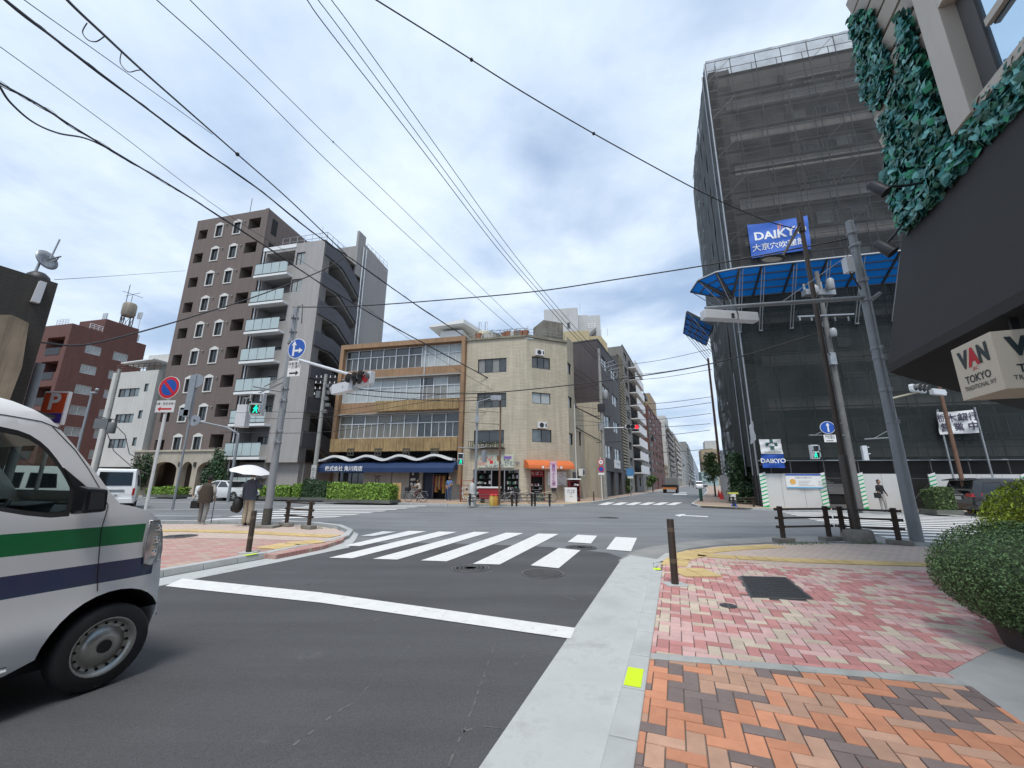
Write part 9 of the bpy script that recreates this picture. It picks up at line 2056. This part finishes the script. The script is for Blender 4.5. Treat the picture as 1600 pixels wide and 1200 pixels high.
# cyclist
b = CY+Vector((1.3, -.3, 0)); a = R(166); ux = Vector((math.cos(a), math.sin(a), 0))
person('woman in beige blouse riding the white bicycle', b+ux*.24-Vector((0, 0, .12)), 166+90, 1.58, dict(pelvis=(0, 0, .98), waist=(0, -.04, 1.1), chest=(0, -.12, 1.3), neck=(0, -.17, 1.46), head0=(0, -.18, 1.52), shL=(.16, -.14, 1.41), shR=(-.16, -.14, 1.41), elL=(.24, -.32, 1.26), elR=(-.24, -.32, 1.26), wrL=(.25, -.5, 1.2), wrR=(-.25, -.5, 1.2), hipL=(.09, -.04, .95), hipR=(-.09, -.04, .95), knL=(.1, -.38, .80), knR=(-.1, -.32, .60), anL=(.1, -.26, .46), anR=(-.1, -.20, .26), toL=(.1, -.38, .42), toR=(-.1, -.33, .22)),
    [mm('beige_blouse', (.42, .38, .32)), mm('beige_blouse', (0, 0, 0)), mm('rust_skirt', (.10, .05, .045)), mm('dark_shoes', (0, 0, 0)), SKIN, LIP, EYEM], dict(top=0, slv=0, arm=4, leg=2, shoe=3, skin=4), 2)
# three walkers far away
for k, (px_, Y_, c_) in enumerate(((1077, 150, (.03, .03, .035)), (1083, 120, (.05, .05, .06)))):
    b = D(px_, 759, Y_); b.z = .11; person(['distant walker in dark clothes, farther of two in the side street', 'distant walker in dark clothes, nearer of two in the side street'][k], b, 20, 1.7, {}, [mm('dark_coat', (.03, .03, .035)), mm('dark_coat', (0, 0, 0)), mm('dark_coat', (0, 0, 0)), mm('dark_shoes', (0, 0, 0)), SKIN, LIP, EYEM], dict(top=0, slv=0, arm=0, leg=2, shoe=3, skin=4), 1, group='distant walkers')
# ================= OVERHEAD WIRES =================
WIRE = mat('wire_black', (.02, .02, .024), .6, 0, .05)
def catm(P, n=8):
    out = []
    for i in range(len(P)-1):
        a, b, c, d = P[max(i-1, 0)], P[i], P[i+1], P[min(i+2, len(P)-1)]
        for k in range(n):
            t = k/n; out.append(((b*2)+(c-a)*t+(a*2-b*5+c*4-d)*t*t+(b*3-a-c*3+d)*t*t*t)*.5)
    return out+[P[-1]]
def wire(label, pts, r=.012, group='overhead wires', lash=0, knobs=()):
    P = [D(*p) for p in pts]; path = catm(P); mb = MB(); r *= 1.35 if not lash else 1.5
    rr = [r]*len(path); mb.tube([p-path[0] for p in path], rr, 6)
    if lash:
        q = []; L_ = 0
        for i, p in enumerate(path[:-1]):
            seg = path[i+1]-p; n = max(2, int(seg.length/.22))
            for k in range(n): L_ += seg.length/n; a = L_*2.6; q.append(p+seg*(k/n)-path[0]+Vector((0, math.cos(a)*lash*.5, math.sin(a)*lash)))
        mb.tube(q, .007, 4); mb.tube([p-path[0]+Vector((0, 0, -lash*.7-.02*math.sin(i*.9))) for i, p in enumerate(path)], r*.4, 5)
    for kx in knobs:
        p = path[int(kx*(len(path)-1))]-path[0]; mb.ell(p, r*3, r*3, r*3, 8)
    o = mb.build('wire', WIRE, None, path[0]); tag(o, label, 'wire', group); return o
wire('thick cable bundle from the top left corner with a thin lashing wire', [(-40, -40, 7), (26, 14, 8.3), (157, 115, 11.5), (315, 233, 16.5), (402, 294, 20), (490, 364, 24), (560, 412, 27.5), (647, 474, 31), (735, 532, 33.5), (822, 595, 35), (940, 656, 36.5)], .026, lash=.06)
wire('thickest cable entering at the top left, with hanging loops', [(60, -55, 7), (105, 0, 8), (164, 56, 9.5), (220, 108, 11.4), (280, 161, 14), (371, 241, 19), (455, 315, 24), (542, 399, 28)], .028, knobs=(.72,))
wire('thin straight wire that joins the thickest cable', [(20, -15, 8), (38, 0, 8.3), (190, 108, 12), (332, 210, 17.5)], .010)
wire('thin wire crossing the top of the brown block', [(-40, 45, 9), (0, 73, 9.5), (175, 200, 14), (350, 331, 20.5), (515, 437, 26), (640, 530, 29), (780, 615, 32.5), (935, 690, 36)], .010)
wire('thick cable bundle crossing the face of the brown block', [(-40, 105, 9), (0, 130, 9.5), (63, 165, 11), (122, 203, 12.6), (210, 256, 15), (301, 311, 18), (420, 388, 22.5), (500, 442, 26), (600, 502, 29), (688, 550, 31), (800, 611, 33), (872, 652, 34.5), (940, 690, 36)], .022, lash=.07)
wire('drooping cable loop at the left edge', [(-10, 120, 9.3), (0, 136, 9.5), (17, 161, 10), (52, 191, 10.8), (91, 208, 11.8), (133, 216, 13), (170, 233, 14), (210, 257, 15)], .022)
wire('single wire from the top edge over the glass banded office', [(215, -28, 9), (245, 0, 9.6), (385, 126, 13.5), (510, 250, 18.5), (650, 380, 25), (745, 465, 29.5), (822, 530, 33), (942, 615, 37)], .012)
wire('wire with two small joints right of the single one', [(265, -35, 9.4), (297, 0, 10), (490, 192, 16.5), (550, 250, 19), (645, 342, 24), (765, 462, 30), (835, 527, 33.5), (944, 608, 37)], .011, knobs=(.36,))
wire('leftmost of the three parallel wires in the middle of the sky', [(455, -38, 12), (480, 0, 12.8), (519, 54, 14), (658, 232, 19.5), (771, 380, 26), (835, 455, 30), (885, 512, 33.5), (942, 572, 37)], .016)
wire('middle one of the three parallel wires', [(470, -36, 12), (497, 0, 12.8), (540, 57, 14), (672, 236, 19.5), (779, 380, 26), (842, 455, 30), (891, 512, 33.5), (943, 568, 37)], .014)
wire('rightmost of the three parallel wires', [(495, -34, 12), (518, 0, 12.8), (560, 57, 14), (690, 240, 19.5), (790, 380, 26), (848, 453, 30), (897, 510, 33.5), (944, 563, 37)], .014)
wire('lone wire running from the top edge to the brown lamp pole', [(560, -18, 6), (588, 0, 6.3), (697, 68, 7.2), (801, 134, 8), (895, 190, 8.8), (984, 240, 9.6), (1100, 302, 10.2), (1190, 342, 10.5), (1240, 357, 10.6)], .011, knobs=(.3, .55, .78))
wire('wire strung between the tops of the two signal poles', [(1330, 372, 10.6), (1200, 397, 11.6), (1100, 415, 12.2), (960, 437, 13.2), (840, 455, 14), (700, 468, 14.8), (560, 478, 15.2), (458, 480, 15.4)], .016)
wire('dark line strung from the old concrete pole to the left', [(1280, 520, 24), (1160, 556, 26), (1050, 580, 28), (880, 603, 30), (735, 615, 31), (600, 612, 31), (515, 600, 30.5)], .028)
wire('second dark line sagging below it across the beige corner building', [(935, 600, 36), (910, 606, 35), (870, 612, 34), (735, 626, 31.6), (620, 622, 31), (515, 612, 30.6)], .022)
wire('heavy cable hanging in front of the brown block', [(-20, 521, 14), (0, 524, 14.5), (65, 535, 16), (130, 539, 17.5), (210, 521, 19.5), (300, 495, 22), (400, 463, 25), (500, 424, 27.5), (542, 399, 28.3)], .028)
wire('hair thin wire left of the brown block', [(85, 437, 14), (180, 431, 22), (290, 423, 34)], .008)
for k, (y0, y1, x1_) in enumerate(((573, 545, 1112), (588, 568, 1113), (596, 577, 1113), (632, 620, 1111), (642, 629, 1111), (656, 646, 1111), (664, 662, 1110), (681, 672, 1110), (706, 701, 1113))):
    Y0, Y1 = 38+k*4, 38+k*4
    wire(['highest', 'second highest', 'third', 'fourth', 'fifth', 'sixth', 'seventh', 'eighth', 'lowest'][k]+' of the thin wires spanning the side street', [(950-k*2, y0, Y0), (1030, (y0+y1)/2+4, (Y0+Y1)/2), (x1_, y1, Y1)], .016+.002*k, 'thin wires over the side street')
for k, (y0, ym, y1) in enumerate(((655, 652, 640), (690, 684, 676), (668, 661, 655))):
    wire(['upper', 'lower', 'middle'][k]+' thin wire in front of the grey block and the office', [(345, y0-15, 26), (520, ym-10, 29), (740, ym-40, 32), (944, y1-15, 36)], .012, 'thin wires before the shops')
for k, (a, b_) in enumerate((((735, 640, 31), (940, 650, 36)), ((735, 660, 31), (940, 664, 36)), ((505, 596, 30), (735, 585, 33)))):
    wire(['upper', 'lower', 'left'][k]+' service wire reaching the front of the shops', [a, ((a[0]+b_[0])/2, (a[1]+b_[1])/2+4, (a[2]+b_[2])/2), b_], .010, 'service wires of the shops')
wire('wire from the transformer pole down to the right signal pole', [(1293, 548, 24), (1330, 557, 23), (1370, 553, 22), (1405, 545, 21)], .018)
# small hanging loops on the thickest cable
for k, pp_ in enumerate((((136, 36), (129, 50), (137, 62), (150, 65), (163, 57)), ((190, 80), (188, 98), (200, 112), (214, 110), (222, 109)))):
    wire(['upper', 'lower'][k]+' small loop of wire hanging from the thickest cable', [(x, y, 9+k*2) for x, y in pp_], .011, 'cable loops')
